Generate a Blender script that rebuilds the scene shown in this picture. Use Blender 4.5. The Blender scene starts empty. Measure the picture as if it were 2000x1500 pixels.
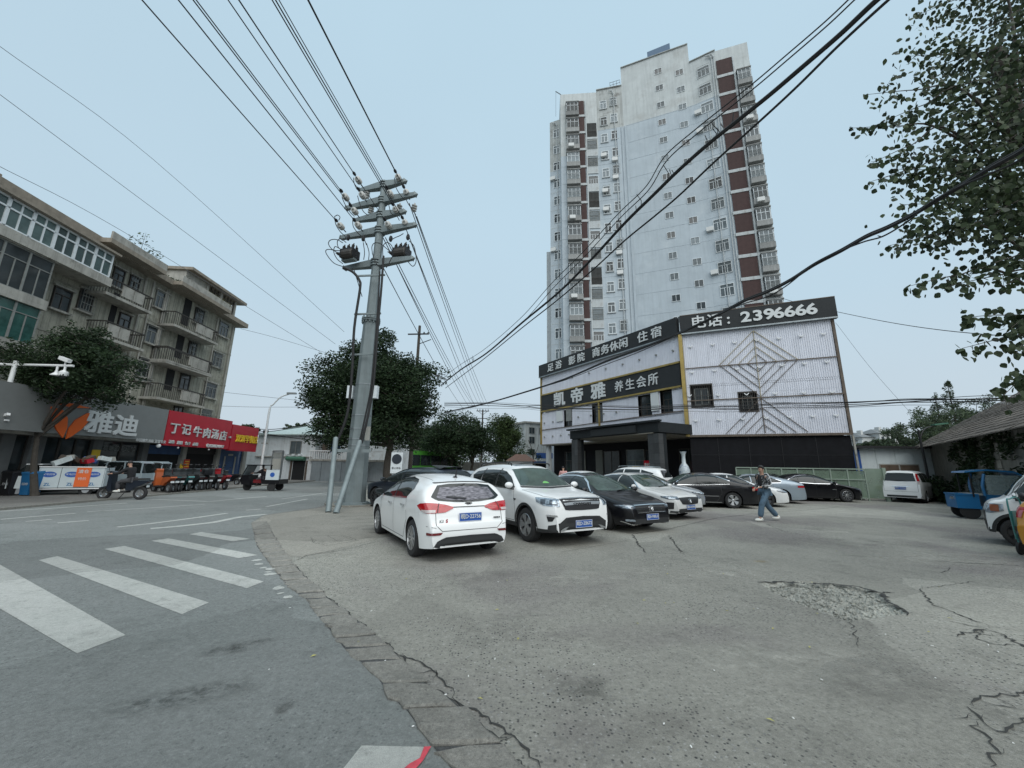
import bpy, bmesh, math, random
import numpy as np
from mathutils import Vector, Matrix
from mathutils.bvhtree import BVHTree
R = math.radians
random.seed(7); RNG = np.random.default_rng(7)
scene = bpy.context.scene
C = scene.collection
# ---------------------------------------------------------------- camera
FPX = 750.0; EYE = 1.6
_up = np.array([54., 3520., -FPX]); _up /= np.linalg.norm(_up)
_f = np.array([0, 0, -1.0]); _Y = _f - _up*(_f@_up); _Y /= np.linalg.norm(_Y); _X = np.cross(_Y, _up)
CM = np.array([_X, _Y, _up])
cam = bpy.data.objects.new('camera', bpy.data.cameras.new('camera')); C.objects.link(cam)
cam.data.sensor_width = 36; cam.data.lens = FPX/2000*36
cam.data.clip_start = 0.05; cam.data.clip_end = 3000
cam.matrix_world = Matrix(((CM[0][0], CM[0][1], CM[0][2], 0), (CM[1][0], CM[1][1], CM[1][2], 0), (CM[2][0], CM[2][1], CM[2][2], EYE), (0, 0, 0, 1)))
scene.camera = cam
def ray(px, py): return CM @ np.array([px-1000., 750.-py, -FPX])
def G(px, py, z=0.0):
    r = ray(px, py); t = (z-EYE)/r[2]; return Vector((r[0]*t, r[1]*t, z))
def AT(px, py, Y):
    r = ray(px, py)*(Y/ray(px, py)[1]); return Vector((r[0], r[1], r[2]+EYE))
# ---------------------------------------------------------------- light
world = bpy.data.worlds.new('World'); scene.world = world; world.use_nodes = True
nt = world.node_tree; nt.nodes.clear()
SUN_EL, SUN_AZ = 51, 160
out = nt.nodes.new('ShaderNodeOutputWorld'); bg = nt.nodes.new('ShaderNodeBackground')
sky = nt.nodes.new('ShaderNodeTexSky'); sky.sky_type = 'NISHITA'; sky.sun_disc = False
sky.sun_elevation = R(SUN_EL); sky.sun_rotation = R(SUN_AZ); sky.air_density = 1.5; sky.dust_density = 6.0; sky.ozone_density = 1.5
bw = nt.nodes.new('ShaderNodeHueSaturation'); bw.inputs['Saturation'].default_value = 0.35; bw.inputs['Value'].default_value = 0.9
tc = nt.nodes.new('ShaderNodeTexCoord'); sep = nt.nodes.new('ShaderNodeSeparateXYZ'); ramp = nt.nodes.new('ShaderNodeValToRGB')
nt.links.new(tc.outputs['Generated'], sep.inputs[0]); nt.links.new(sep.outputs['Z'], ramp.inputs[0])
cr = ramp.color_ramp; cr.elements[0].position = 0.0; cr.elements[0].color = (0.575, 0.66, 0.73, 1); cr.elements[1].position = 0.9; cr.elements[1].color = (0.50, 0.69, 0.82, 1)
e = cr.elements.new(0.35); e.color = (0.51, 0.67, 0.785, 1)
scl = nt.nodes.new('ShaderNodeVectorMath'); scl.operation = 'SCALE'; scl.inputs['Scale'].default_value = 10.8
nt.links.new(ramp.outputs[0], scl.inputs[0])
cl = nt.nodes.new('ShaderNodeTexNoise'); cl.inputs['Scale'].default_value = 1.3; cl.inputs['Detail'].default_value = 4
nt.links.new(tc.outputs['Generated'], cl.inputs['Vector'])
clm = nt.nodes.new('ShaderNodeMapRange'); clm.inputs['To Min'].default_value = 0.93; clm.inputs['To Max'].default_value = 1.06
nt.links.new(cl.outputs['Fac'], clm.inputs['Value'])
scl2 = nt.nodes.new('ShaderNodeVectorMath'); scl2.operation = 'SCALE'; nt.links.new(scl.outputs[0], scl2.inputs[0]); nt.links.new(clm.outputs[0], scl2.inputs['Scale'])
mx = nt.nodes.new('ShaderNodeMix'); mx.data_type = 'RGBA'; mx.inputs['Factor'].default_value = 0.9
nt.links.new(sky.outputs[0], bw.inputs['Color']); nt.links.new(bw.outputs[0], mx.inputs['A']); nt.links.new(scl2.outputs[0], mx.inputs['B'])
nt.links.new(mx.outputs['Result'], bg.inputs[0]); bg.inputs[1].default_value = 0.10
nt.links.new(bg.outputs[0], out.inputs[0])
sun = bpy.data.objects.new('sun', bpy.data.lights.new('sun', 'SUN')); C.objects.link(sun)
sun.data.energy = 2.6; sun.data.angle = R(80); sun.data.color = (1.0, 0.97, 0.92)
sun.rotation_euler = (R(90-SUN_EL), 0, R(180-SUN_AZ))
scene.view_settings.view_transform = 'Standard'; scene.view_settings.look = 'None'; scene.view_settings.exposure = 0.0; scene.view_settings.gamma = 1
scene.cycles.max_bounces = 5; scene.cycles.diffuse_bounces = 3; scene.cycles.glossy_bounces = 3; scene.cycles.transmission_bounces = 3
scene.cycles.use_adaptive_sampling = True

# ---------------------------------------------------------------- helpers
def tag(o, label=None, cat=None, group=None, kind=None):
    if label: o['label'] = label
    if cat: o['category'] = cat
    if group: o['group'] = group
    if kind: o['kind'] = kind
    return o
def empty(name, loc=(0, 0, 0), rz=0.0, label=None, cat=None, group=None, scale=1.0):
    o = bpy.data.objects.new(name, None); o.empty_display_size = 0.2; C.objects.link(o)
    o.location = loc; o.rotation_euler = (0, 0, rz); o.scale = (scale,)*3
    return tag(o, label, cat, group)
def link(name, me, mat=None, parent=None, loc=(0, 0, 0), rot=(0, 0, 0), smooth=False, kind=None, label=None):
    if mat is not None and not me.materials:
        for m in (mat if isinstance(mat, (list, tuple)) else [mat]): me.materials.append(m)
    o = bpy.data.objects.new(name, me); C.objects.link(o)
    if parent is not None: o.parent = parent
    o.location = loc; o.rotation_euler = rot
    if kind: o['kind'] = kind
    if label: o['label'] = label
    return o
class MB:
    def __init__(s): s.v = []; s.f = []; s.m = []; s.cm = 0
    def add(s, vs, fs):
        n = len(s.v); s.v.extend([tuple(p) for p in vs]); s.f.extend([tuple(i+n for i in f) for f in fs]); s.m.extend([s.cm]*len(fs)); return s
    def box(s, x0, x1, y0, y1, z0, z1):
        vs = [(x0, y0, z0), (x1, y0, z0), (x1, y1, z0), (x0, y1, z0), (x0, y0, z1), (x1, y0, z1), (x1, y1, z1), (x0, y1, z1)]
        return s.add(vs, [(0, 3, 2, 1), (4, 5, 6, 7), (0, 1, 5, 4), (1, 2, 6, 5), (2, 3, 7, 6), (3, 0, 4, 7)])
    def bar(s, a, b, w, h, up=(0, 0, 1)):
        a = Vector(a); b = Vector(b); d = (b-a).normalized(); u = Vector(up)
        if abs(d.dot(u)) > 0.98: u = Vector((1, 0, 0))
        x = d.cross(u).normalized()*w/2; y = x.cross(d).normalized()*h/2
        vs = [a-x-y, a+x-y, a+x+y, a-x+y, b-x-y, b+x-y, b+x+y, b-x+y]
        return s.add(vs, [(0, 1, 2, 3), (7, 6, 5, 4), (0, 4, 5, 1), (1, 5, 6, 2), (2, 6, 7, 3), (3, 7, 4, 0)])
    def tube(s, pts, r, n=8, cap=True):
        pts = [Vector(p) for p in pts]; rs = r if isinstance(r, (list, tuple)) else [r]*len(pts)
        vs = []; fs = []; pu = None
        for i, p in enumerate(pts):
            d = (pts[min(i+1, len(pts)-1)]-pts[max(i-1, 0)])
            if d.length < 1e-9: d = Vector((0, 0, 1))
            d.normalize()
            if pu is None: u = Vector((0, 0, 1)) if abs(d.z) < 0.9 else Vector((1, 0, 0))
            else: u = pu
            x = d.cross(u)
            if x.length < 1e-6: x = d.cross(Vector((0, 1, 0)))
            x.normalize(); y = x.cross(d); y.normalize(); pu = y
            for k in range(n):
                a = 2*math.pi*k/n; vs.append(p+x*(math.cos(a)*rs[i])+y*(math.sin(a)*rs[i]))
        for i in range(len(pts)-1):
            for k in range(n):
                a = i*n+k; b = i*n+(k+1) % n; fs.append((a, b, b+n, a+n))
        if cap: fs.append(tuple(reversed(range(n)))); fs.append(tuple(range((len(pts)-1)*n, len(pts)*n)))
        return s.add(vs, fs)
    def lathe(s, prof, n=16, c=(0, 0, 0), axis='z', cap=True):
        vs = []; fs = []
        for (r, h) in prof:
            for k in range(n):
                a = 2*math.pi*k/n; x, y = r*math.cos(a), r*math.sin(a)
                if axis == 'z': vs.append((c[0]+x, c[1]+y, c[2]+h))
                elif axis == 'y': vs.append((c[0]+x, c[1]+h, c[2]+y))
                else: vs.append((c[0]+h, c[1]+x, c[2]+y))
        for i in range(len(prof)-1):
            for k in range(n):
                a = i*n+k; b = i*n+(k+1) % n; fs.append((a, b, b+n, a+n))
        if cap: fs.append(tuple(reversed(range(n)))); fs.append(tuple(range((len(prof)-1)*n, len(prof)*n)))
        return s.add(vs, fs)
    def prism(s, poly, z0, z1):
        n = len(poly); vs = [(p[0], p[1], z0) for p in poly]+[(p[0], p[1], z1) for p in poly]
        return s.add(vs, [tuple(reversed(range(n))), tuple(range(n, 2*n))]+[(i, (i+1) % n, (i+1) % n+n, i+n) for i in range(n)])
    def prism_y(s, poly, y0, y1):   # poly in xz
        n = len(poly); vs = [(p[0], y0, p[1]) for p in poly]+[(p[0], y1, p[1]) for p in poly]
        return s.add(vs, [tuple(range(n)), tuple(reversed(range(n, 2*n)))]+[(i, i+n, (i+1) % n+n, (i+1) % n) for i in range(n)])
    def ball(s, c, rx, ry=None, rz=None, n=10, m=7):
        ry = ry or rx; rz = rz or rx; vs = [(c[0], c[1], c[2]-rz)]; fs = []
        for i in range(1, m):
            t = math.pi*i/m
            for k in range(n):
                a = 2*math.pi*k/n; vs.append((c[0]+rx*math.sin(t)*math.cos(a), c[1]+ry*math.sin(t)*math.sin(a), c[2]-rz*math.cos(t)))
        vs.append((c[0], c[1], c[2]+rz)); T = len(vs)-1
        for k in range(n): fs.append((0, 1+(k+1) % n, 1+k)); fs.append((T, T-n+k, T-n+(k+1) % n))
        for i in range(m-2):
            for k in range(n):
                a = 1+i*n+k; b = 1+i*n+(k+1) % n; fs.append((a, b, b+n, a+n))
        return s.add(vs, fs)
    def mesh(s, name, mats=None, smooth=False, fix=False):
        me = bpy.data.meshes.new(name); me.from_pydata(s.v, [], s.f)
        if mats is not None:
            for m in (mats if isinstance(mats, (list, tuple)) else [mats]): me.materials.append(m)
        if any(s.m): me.polygons.foreach_set('material_index', s.m)
        if fix:
            b = bmesh.new(); b.from_mesh(me); bmesh.ops.recalc_face_normals(b, faces=b.faces); b.to_mesh(me); b.free()
        if smooth:
            me.polygons.foreach_set('use_smooth', [True]*len(me.polygons))
            if smooth != 'all': me.set_sharp_from_angle(angle=R(38))
        me.update(); return me
    def build(s, name, mats=None, parent=None, smooth=False, loc=(0, 0, 0), rot=(0, 0, 0), kind=None, label=None, fix=False):
        return link(name, s.mesh(name, mats, smooth, fix), None, parent, loc, rot, kind=kind, label=label)
def copy_tree(o, parent=None):
    c = o.copy(); C.objects.link(c); c.parent = parent
    for ch in list(kids.get(o.name, [])) if False else [x for x in o.children]: copy_tree(ch, c)
    return c
kids = {}
def crom(pts, n=6):
    pts = [Vector(p) for p in pts]; P = [pts[0]*2-pts[1]]+pts+[pts[-1]*2-pts[-2]]; o = []
    for i in range(1, len(P)-2):
        for k in range(n):
            t = k/n; a, b, c, d = P[i-1], P[i], P[i+1], P[i+2]
            o.append(0.5*((2*b)+(c-a)*t+(2*a-5*b+4*c-d)*t*t+(3*b-a-3*c+d)*t**3))
    o.append(pts[-1]); return o
# ---- materials
def mat(name, col, rough=0.8, metal=0.0, var=0.0, vs=3.0, bump=0.0, bs=40.0, streak=0.0, dirt=None, dirtamt=0.0, ds=1.2, coat=0.0, emit=None, es=1.0, spec=0.5, rnd=0.0, alpha=None, vec='Object', grime=0.0):
    m = bpy.data.materials.new(name); m.use_nodes = True; t = m.node_tree; b = t.nodes['Principled BSDF']
    N = t.nodes.new; Lk = t.links.new
    b.inputs['Roughness'].default_value = rough; b.inputs['Metallic'].default_value = metal; b.inputs['Specular IOR Level'].default_value = spec
    if coat: b.inputs['Coat Weight'].default_value = coat; b.inputs['Coat Roughness'].default_value = 0.06
    cur = None
    rgb = N('ShaderNodeRGB'); rgb.outputs[0].default_value = (*col, 1); cur = rgb.outputs[0]
    if var or bump or streak or dirtamt or grime: tcn = N('ShaderNodeTexCoord'); V = tcn.outputs[vec]
    if var:
        n = N('ShaderNodeTexNoise'); n.inputs['Scale'].default_value = vs; n.inputs['Detail'].default_value = 6; n.inputs['Roughness'].default_value = 0.65; Lk(V, n.inputs['Vector'])
        mr = N('ShaderNodeMapRange'); mr.inputs['From Min'].default_value = 0.3; mr.inputs['From Max'].default_value = 0.7; mr.inputs['To Min'].default_value = 1-var; mr.inputs['To Max'].default_value = 1+var; Lk(n.outputs['Fac'], mr.inputs['Value'])
        s = N('ShaderNodeVectorMath'); s.operation = 'SCALE'; Lk(cur, s.inputs[0]); Lk(mr.outputs[0], s.inputs['Scale']); cur = s.outputs[0]
    if rnd:
        oi = N('ShaderNodeObjectInfo'); mr = N('ShaderNodeMapRange'); mr.inputs['To Min'].default_value = 1-rnd; mr.inputs['To Max'].default_value = 1+rnd; Lk(oi.outputs['Random'], mr.inputs['Value'])
        s = N('ShaderNodeVectorMath'); s.operation = 'SCALE'; Lk(cur, s.inputs[0]); Lk(mr.outputs[0], s.inputs['Scale']); cur = s.outputs[0]
    if streak:
        mp = N('ShaderNodeMapping'); mp.inputs['Scale'].default_value = (2.2, 2.2, 0.12); Lk(V, mp.inputs[0])
        n = N('ShaderNodeTexNoise'); n.inputs['Scale'].default_value = 1.6; n.inputs['Detail'].default_value = 7; n.inputs['Roughness'].default_value = 0.7; Lk(mp.outputs[0], n.inputs['Vector'])
        mr = N('ShaderNodeMapRange'); mr.inputs['From Min'].default_value = 0.45; mr.inputs['From Max'].default_value = 0.75; mr.inputs['To Min'].default_value = 1; mr.inputs['To Max'].default_value = 1-streak; Lk(n.outputs['Fac'], mr.inputs['Value'])
        s = N('ShaderNodeVectorMath'); s.operation = 'SCALE'; Lk(cur, s.inputs[0]); Lk(mr.outputs[0], s.inputs['Scale']); cur = s.outputs[0]
    if dirtamt:
        n = N('ShaderNodeTexNoise'); n.inputs['Scale'].default_value = ds; n.inputs['Detail'].default_value = 8; n.inputs['Roughness'].default_value = 0.72; Lk(V, n.inputs['Vector'])
        mr = N('ShaderNodeMapRange'); mr.inputs['From Min'].default_value = 0.52; mr.inputs['From Max'].default_value = 0.68; mr.inputs['To Max'].default_value = dirtamt; Lk(n.outputs['Fac'], mr.inputs['Value'])
        x = N('ShaderNodeMix'); x.data_type = 'RGBA'; Lk(mr.outputs[0], x.inputs['Factor']); Lk(cur, x.inputs['A']); x.inputs['B'].default_value = (*(dirt or (0.1, 0.09, 0.08)), 1); cur = x.outputs['Result']
    Lk(cur, b.inputs['Base Color'])
    if bump:
        n = N('ShaderNodeTexNoise'); n.inputs['Scale'].default_value = bs; n.inputs['Detail'].default_value = 5; Lk(V, n.inputs['Vector'])
        bp = N('ShaderNodeBump'); bp.inputs['Strength'].default_value = bump; bp.inputs['Distance'].default_value = 0.02; Lk(n.outputs['Fac'], bp.inputs['Height']); Lk(bp.outputs[0], b.inputs['Normal'])
    if emit: b.inputs['Emission Color'].default_value = (*emit, 1); b.inputs['Emission Strength'].default_value = es
    if alpha is not None: b.inputs['Alpha'].default_value = alpha
    return m
M = {}
def mm(k, *a, **kw):
    M[k] = mat(k, *a, **kw); return M[k]
mm('concrete', (0.27, 0.265, 0.25), 0.9, var=0.15, bump=0.4, streak=0.25)
mm('old_wall', (0.33, 0.325, 0.27), 0.95, var=0.22, vs=1.2, bump=0.5, streak=0.6, dirt=(0.12, 0.115, 0.09), dirtamt=0.9, ds=0.9)
mm('old_trim', (0.37, 0.36, 0.325), 0.95, var=0.2, bump=0.4, streak=0.5, dirt=(0.08, 0.08, 0.07), dirtamt=0.8, ds=1.5)
mm('roof_slab', (0.25, 0.22, 0.18), 0.95, var=0.2, bump=0.4, streak=0.3)
mm('dark_glass', (0.025, 0.032, 0.035), 0.06, spec=0.6, var=0.4, vs=0.8)
mm('win_glass', (0.10, 0.12, 0.13), 0.15, spec=0.3, rnd=0.8, var=0.4, vs=1.0)
mm('green_glass', (0.03, 0.085, 0.075), 0.1, spec=0.7, var=0.4, vs=2)
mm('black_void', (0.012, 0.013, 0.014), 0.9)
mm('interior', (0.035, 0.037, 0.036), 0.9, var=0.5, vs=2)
mm('win_white', (0.62, 0.66, 0.68), 0.6, var=0.08)
mm('win_old', (0.20, 0.21, 0.20), 0.8, var=0.2)
mm('win_dark', (0.05, 0.045, 0.04), 0.6, metal=0.3)
mm('steel', (0.30, 0.33, 0.34), 0.5, metal=0.75, var=0.15, vs=5, streak=0.2)
mm('galv', (0.20, 0.235, 0.24), 0.62, metal=0.35, var=0.12, vs=2.5, bump=0.05, streak=0.25)
mm('iron', (0.03, 0.03, 0.032), 0.5, metal=0.5)
mm('black', (0.014, 0.014, 0.016), 0.5)
mm('rubber', (0.02, 0.02, 0.021), 0.85, bump=0.2, bs=60)
mm('cable', (0.012, 0.012, 0.013), 0.7)
mm('wire', (0.10, 0.11, 0.125), 0.7)
mm('porcelain', (0.42, 0.42, 0.40), 0.35)
mm('white', (0.72, 0.73, 0.73), 0.5, var=0.05)
mm('text_white', (0.58, 0.60, 0.60), 0.5)
mm('white_wall', (0.66, 0.70, 0.72), 0.9, var=0.08, vs=1.5, bump=0.2, streak=0.22, dirt=(0.30, 0.28, 0.25), dirtamt=0.5, ds=1.6)
mm('red_sign', (0.40, 0.008, 0.022), 0.45, var=0.08, vs=2)
mm('yellow', (0.75, 0.50, 0.03), 0.5)
mm('blue', (0.02, 0.085, 0.30), 0.5, var=0.1)
mm('plate_blue', (0.02, 0.09, 0.36), 0.4)
mm('plate_green', (0.12, 0.42, 0.25), 0.4)
mm('grey_sign', (0.18, 0.19, 0.188), 0.55, var=0.06, vs=3)
mm('orange', (0.70, 0.12, 0.015), 0.45)
mm('chrome', (0.75, 0.76, 0.78), 0.12, metal=1.0)
mm('alloy', (0.50, 0.51, 0.52), 0.3, metal=0.85)
mm('alloy_dark', (0.10, 0.10, 0.105), 0.35, metal=0.8)
mm('brake', (0.06, 0.06, 0.065), 0.5, metal=0.6)
mm('auto_glass', (0.012, 0.016, 0.016), 0.04, spec=0.55)
mm('windshield', (0.05, 0.075, 0.065), 0.05, spec=0.6, var=0.5, vs=1.5)
mm('headlight', (0.32, 0.37, 0.42), 0.12, metal=0.5, coat=1.0, var=0.5, vs=14)
mm('headlight_dark', (0.05, 0.06, 0.075), 0.1, metal=0.2, coat=1.0)
mm('tail_red', (0.38, 0.008, 0.012), 0.12, coat=1.0, var=0.25, vs=12)
mm('tail_dark', (0.13, 0.008, 0.012), 0.12, coat=1.0)
mm('tail_clear', (0.50, 0.44, 0.43), 0.15, coat=1.0, var=0.2, vs=20)
mm('plastic', (0.022, 0.023, 0.024), 0.6, bump=0.1, bs=200)
mm('seam', (0.05, 0.05, 0.05), 0.8)
def paint(name, col, metal=0.0, dust=0.06):
    return mm(name, col, 0.30, metal=metal, coat=0.55, spec=0.25, dirt=(0.22, 0.21, 0.19), dirtamt=dust, ds=2.0)
paint('paint_white', (0.74, 0.745, 0.74)); paint('paint_pearl', (0.60, 0.60, 0.59), 0.0); paint('paint_black', (0.006, 0.006, 0.008), 0.0, 0.02)
paint('paint_navy', (0.018, 0.024, 0.035), 0.2, 0.04); paint('paint_silver', (0.33, 0.39, 0.44), 0.3); paint('paint_grey', (0.30, 0.32, 0.34), 0.3)
paint('paint_blue', (0.02, 0.14, 0.32), 0.0); paint('paint_orange', (0.42, 0.10, 0.03)); paint('paint_taxi', (0.55, 0.24, 0.02)); paint('paint_dgreen', (0.02, 0.07, 0.07), 0.2)
paint('paint_red', (0.33, 0.015, 0.02)); paint('paint_teal', (0.05, 0.22, 0.22)); paint('paint_lgrey', (0.36, 0.43, 0.46))
mm('bark', (0.055, 0.048, 0.04), 0.95, var=0.3, vs=6, bump=0.8, bs=18)
mm('skin', (0.42, 0.25, 0.18), 0.6); mm('hair', (0.012, 0.010, 0.010), 0.6)
def leafmat(name, col, tr=0.25, var=0.5):
    m = mat(name, col, 0.6, var=0, spec=0.25); t = m.node_tree; b = t.nodes['Principled BSDF']; N = t.nodes.new; Lk = t.links.new
    tcn = N('ShaderNodeTexCoord'); n = N('ShaderNodeTexNoise'); n.inputs['Scale'].default_value = 1.1; n.inputs['Detail'].default_value = 3; Lk(tcn.outputs['Object'], n.inputs['Vector'])
    g = N('ShaderNodeNewGeometry'); ad = N('ShaderNodeMath'); ad.operation = 'ADD'; Lk(n.outputs['Fac'], ad.inputs[0])
    ml = N('ShaderNodeMath'); ml.operation = 'MULTIPLY_ADD'; ml.inputs[1].default_value = 0.5; ml.inputs[2].default_value = -0.25; Lk(g.outputs['Random Per Island'], ml.inputs[0]); Lk(ml.outputs[0], ad.inputs[1])
    rp = N('ShaderNodeValToRGB'); c = rp.color_ramp; c.elements[0].position = 0.25; c.elements[0].color = (col[0]*(1-var), col[1]*(1-var), col[2]*(1-var), 1)
    c.elements[1].position = 0.8; c.elements[1].color = (col[0]*(1+var*1.3), col[1]*(1+var), col[2]*(1+var*0.4), 1)
    Lk(ad.outputs[0], rp.inputs[0]); Lk(rp.outputs[0], b.inputs['Base Color'])
    tb = N('ShaderNodeBsdfTranslucent'); Lk(rp.outputs[0], tb.inputs[0]); mxs = N('ShaderNodeMixShader'); mxs.inputs[0].default_value = tr
    o = t.nodes['Material Output']; Lk(b.outputs[0], mxs.inputs[1]); Lk(tb.outputs[0], mxs.inputs[2]); Lk(mxs.outputs[0], o.inputs[0]); M[name] = m; return m
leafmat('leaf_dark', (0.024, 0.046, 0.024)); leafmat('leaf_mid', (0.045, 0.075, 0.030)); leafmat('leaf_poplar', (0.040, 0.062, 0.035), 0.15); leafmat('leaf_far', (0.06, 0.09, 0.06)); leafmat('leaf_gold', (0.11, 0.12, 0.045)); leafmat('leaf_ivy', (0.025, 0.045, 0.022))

_txt = {}
def text_mesh(s, size=1.0, ext=0.0, bold=0.0, align='CENTER', shear=0.0, sp=1.0):
    k = (s, size, ext, bold, align, shear, sp)
    if k in _txt: return _txt[k]
    cu = bpy.data.curves.new('lettering', 'FONT'); cu.body = s; cu.size = size; cu.extrude = ext; cjk = any(ord(c_) > 0x2fff for c_ in s); cu.offset = 0 if cjk else bold; cu.align_x = align; cu.align_y = 'CENTER'; cu.shear = shear; cu.space_character = sp; cu.resolution_u = 3
    o = bpy.data.objects.new('tmp', cu); C.objects.link(o); dg = bpy.context.evaluated_depsgraph_get()
    me = bpy.data.meshes.new_from_object(o.evaluated_get(dg)); me.materials.clear()
    if cjk and bold:
        n = len(me.vertices); co = np.empty(n*3, np.float32); me.vertices.foreach_get('co', co); co = co.reshape(-1, 3); F = [tuple(p_.vertices) for p_ in me.polygons]; V = []; FF = []
        for q, (dx, dy) in enumerate(((-1, -1), (1, -1), (1, 1), (-1, 1), (0, 0))):
            V.append(co+np.array([dx*bold*.8, dy*bold*.8, q*.0012])); FF += [tuple(i+q*n for i in f_) for f_ in F]
        me2 = bpy.data.meshes.new('lettering'); me2.from_pydata(np.vstack(V).tolist(), [], FF); me = me2
    bpy.data.objects.remove(o); bpy.data.curves.remove(cu); _txt[k] = me; return me
def text(s, size, mt, parent, loc, rot, ext=0.01, bold=0.0, align='CENTER', name='lettering', sx=1.0, shear=0.0, sp=1.0):
    """text standing in the local xz plane facing -y (rot z turns it)"""
    me = text_mesh(s, size, ext, bold, align, shear, sp)
    if me.materials and me.materials[0] != mt: me = me.copy(); me.materials.clear()
    if not me.materials: me.materials.append(mt)
    o = bpy.data.objects.new(name, me); C.objects.link(o); o.parent = parent; o.location = loc
    o.rotation_euler = (R(90)+rot[0], rot[1], rot[2]); o.scale = (sx, 1, 1); return o
# ================================================================ GROUND
def ground_mat(name, c1, c2, agg=0.5, patch=None, gr=1.0):
    m = bpy.data.materials.new(name); m.use_nodes = True; t = m.node_tree; b = t.nodes['Principled BSDF']; N = t.nodes.new; Lk = t.links.new
    g = N('ShaderNodeNewGeometry'); V = g.outputs['Position']; b.inputs['Roughness'].default_value = 0.88; b.inputs['Specular IOR Level'].default_value = 0.3
    def noise(s, d=6, r=0.65, vec=V, dist=0.0):
        n = N('ShaderNodeTexNoise'); n.inputs['Scale'].default_value = s; n.inputs['Detail'].default_value = d; n.inputs['Roughness'].default_value = r; n.inputs['Distortion'].default_value = dist; Lk(vec, n.inputs['Vector']); return n.outputs['Fac']
    def rng(x, a, c, lo=0.0, hi=1.0):
        n = N('ShaderNodeMapRange'); n.inputs['From Min'].default_value = a; n.inputs['From Max'].default_value = c; n.inputs['To Min'].default_value = lo; n.inputs['To Max'].default_value = hi; Lk(x, n.inputs['Value']); return n.outputs[0]
    def mix(f, A, B):
        n = N('ShaderNodeMix'); n.data_type = 'RGBA'; Lk(f, n.inputs['Factor'])
        for k, v in (('A', A), ('B', B)):
            if isinstance(v, tuple): n.inputs[k].default_value = (*v, 1)
            else: Lk(v, n.inputs[k])
        return n.outputs['Result']
    def mul(a, c):
        n = N('ShaderNodeMath'); n.operation = 'MULTIPLY'; Lk(a, n.inputs[0])
        if isinstance(c, float): n.inputs[1].default_value = c
        else: Lk(c, n.inputs[1])
        return n.outputs[0]
    cur = mix(rng(noise(0.35, 5, 0.6), 0.35, 0.65), c1, c2)
    if patch: cur = mix(mul(rng(noise(0.22, 4, 0.55, dist=0.6), 0.5, 0.6), 0.75), cur, patch)
    dk = tuple(v*0.45 for v in c1)
    cur = mix(mul(rng(noise(1.7, 8, 0.75), 0.52, 0.72), 0.5), cur, dk)
    cur = mix(mul(rng(noise(5.0, 5, 0.7), 0.5, 0.8), 0.30), cur, tuple(v*1.45 for v in c1))
    # exposed stones
    vo = N('ShaderNodeTexVoronoi'); vo.inputs['Scale'].default_value = 40; Lk(V, vo.inputs['Vector'])
    st = rng(vo.outputs['Distance'], 0.28, 0.42, 1.0, 0.0)
    sel = N('ShaderNodeSeparateColor'); Lk(vo.outputs['Color'], sel.inputs[0]); pick = rng(sel.outputs[0], 0.62, 0.68)
    area = rng(noise(0.45, 4, 0.6), 0.40, 0.60, 0.3, 1.0)
    cur = mix(mul(mul(mul(st, pick), area), agg), cur, (0.03, 0.032, 0.035))
    pick2 = rng(sel.outputs[1], 0.78, 0.82); cur = mix(mul(mul(mul(st, pick2), area), agg*0.6), cur, (0.42, 0.42, 0.40))
    sl = N('ShaderNodeTexVoronoi'); sl.inputs['Scale'].default_value = 0.27; nz = N('ShaderNodeTexNoise'); nz.inputs['Scale'].default_value = .8; nz.inputs['Detail'].default_value = 6; Lk(V, nz.inputs['Vector']); va_ = N('ShaderNodeVectorMath'); va_.operation = 'ADD'; Lk(V, va_.inputs[0]); Lk(nz.outputs['Color'], va_.inputs[1]); Lk(va_.outputs[0], sl.inputs['Vector'])
    sc3 = N('ShaderNodeSeparateColor'); Lk(sl.outputs['Color'], sc3.inputs[0])
    for f_ in (rng(sc3.outputs[0], 0, 1, .84, 1.14), rng(noise(16, 10, .82), .35, .65, 1-.23*gr, 1+.23*gr), rng(noise(42, 6, .8), .35, .65, 1-.17*gr, 1+.17*gr)):
        q_ = N('ShaderNodeVectorMath'); q_.operation = 'SCALE'; Lk(cur, q_.inputs[0]); Lk(f_, q_.inputs['Scale']); cur = q_.outputs[0]
    n2 = N('ShaderNodeTexNoise'); n2.inputs['Scale'].default_value = 260; n2.inputs['Detail'].default_value = 2; Lk(V, n2.inputs['Vector'])
    sc = N('ShaderNodeVectorMath'); sc.operation = 'SCALE'; Lk(cur, sc.inputs[0]); Lk(rng(n2.outputs['Fac'], 0.3, 0.7, 0.68, 1.32), sc.inputs['Scale'])
    Lk(sc.outputs[0], b.inputs['Base Color'])
    ad = N('ShaderNodeMath'); ad.operation = 'MULTIPLY_ADD'; Lk(noise(28, 8, 0.8), ad.inputs[0]); ad.inputs[1].default_value = 1.0; Lk(mul(noise(110, 4, 0.8), 0.5), ad.inputs[2])
    bp = N('ShaderNodeBump'); bp.inputs['Strength'].default_value = 0.85; bp.inputs['Distance'].default_value = 0.02; Lk(ad.outputs[0], bp.inputs['Height']); Lk(bp.outputs[0], b.inputs['Normal'])
    M[name] = m; return m
ground_mat('lot_ground', (0.232, 0.226, 0.200), (0.302, 0.294, 0.258), 1.0, (0.185, 0.168, 0.162))
ground_mat('asphalt', (0.185, 0.198, 0.190), (0.225, 0.234, 0.226), 0.5, None, .8)
ground_mat('pavement', (0.15, 0.145, 0.135), (0.19, 0.185, 0.17), 0.3)
ground_mat('kerb_stone', (0.20, 0.195, 0.175), (0.245, 0.235, 0.21), 0.4)
ground_mat('pad', (0.25, 0.24, 0.21), (0.30, 0.285, 0.25), 0.3)
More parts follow.
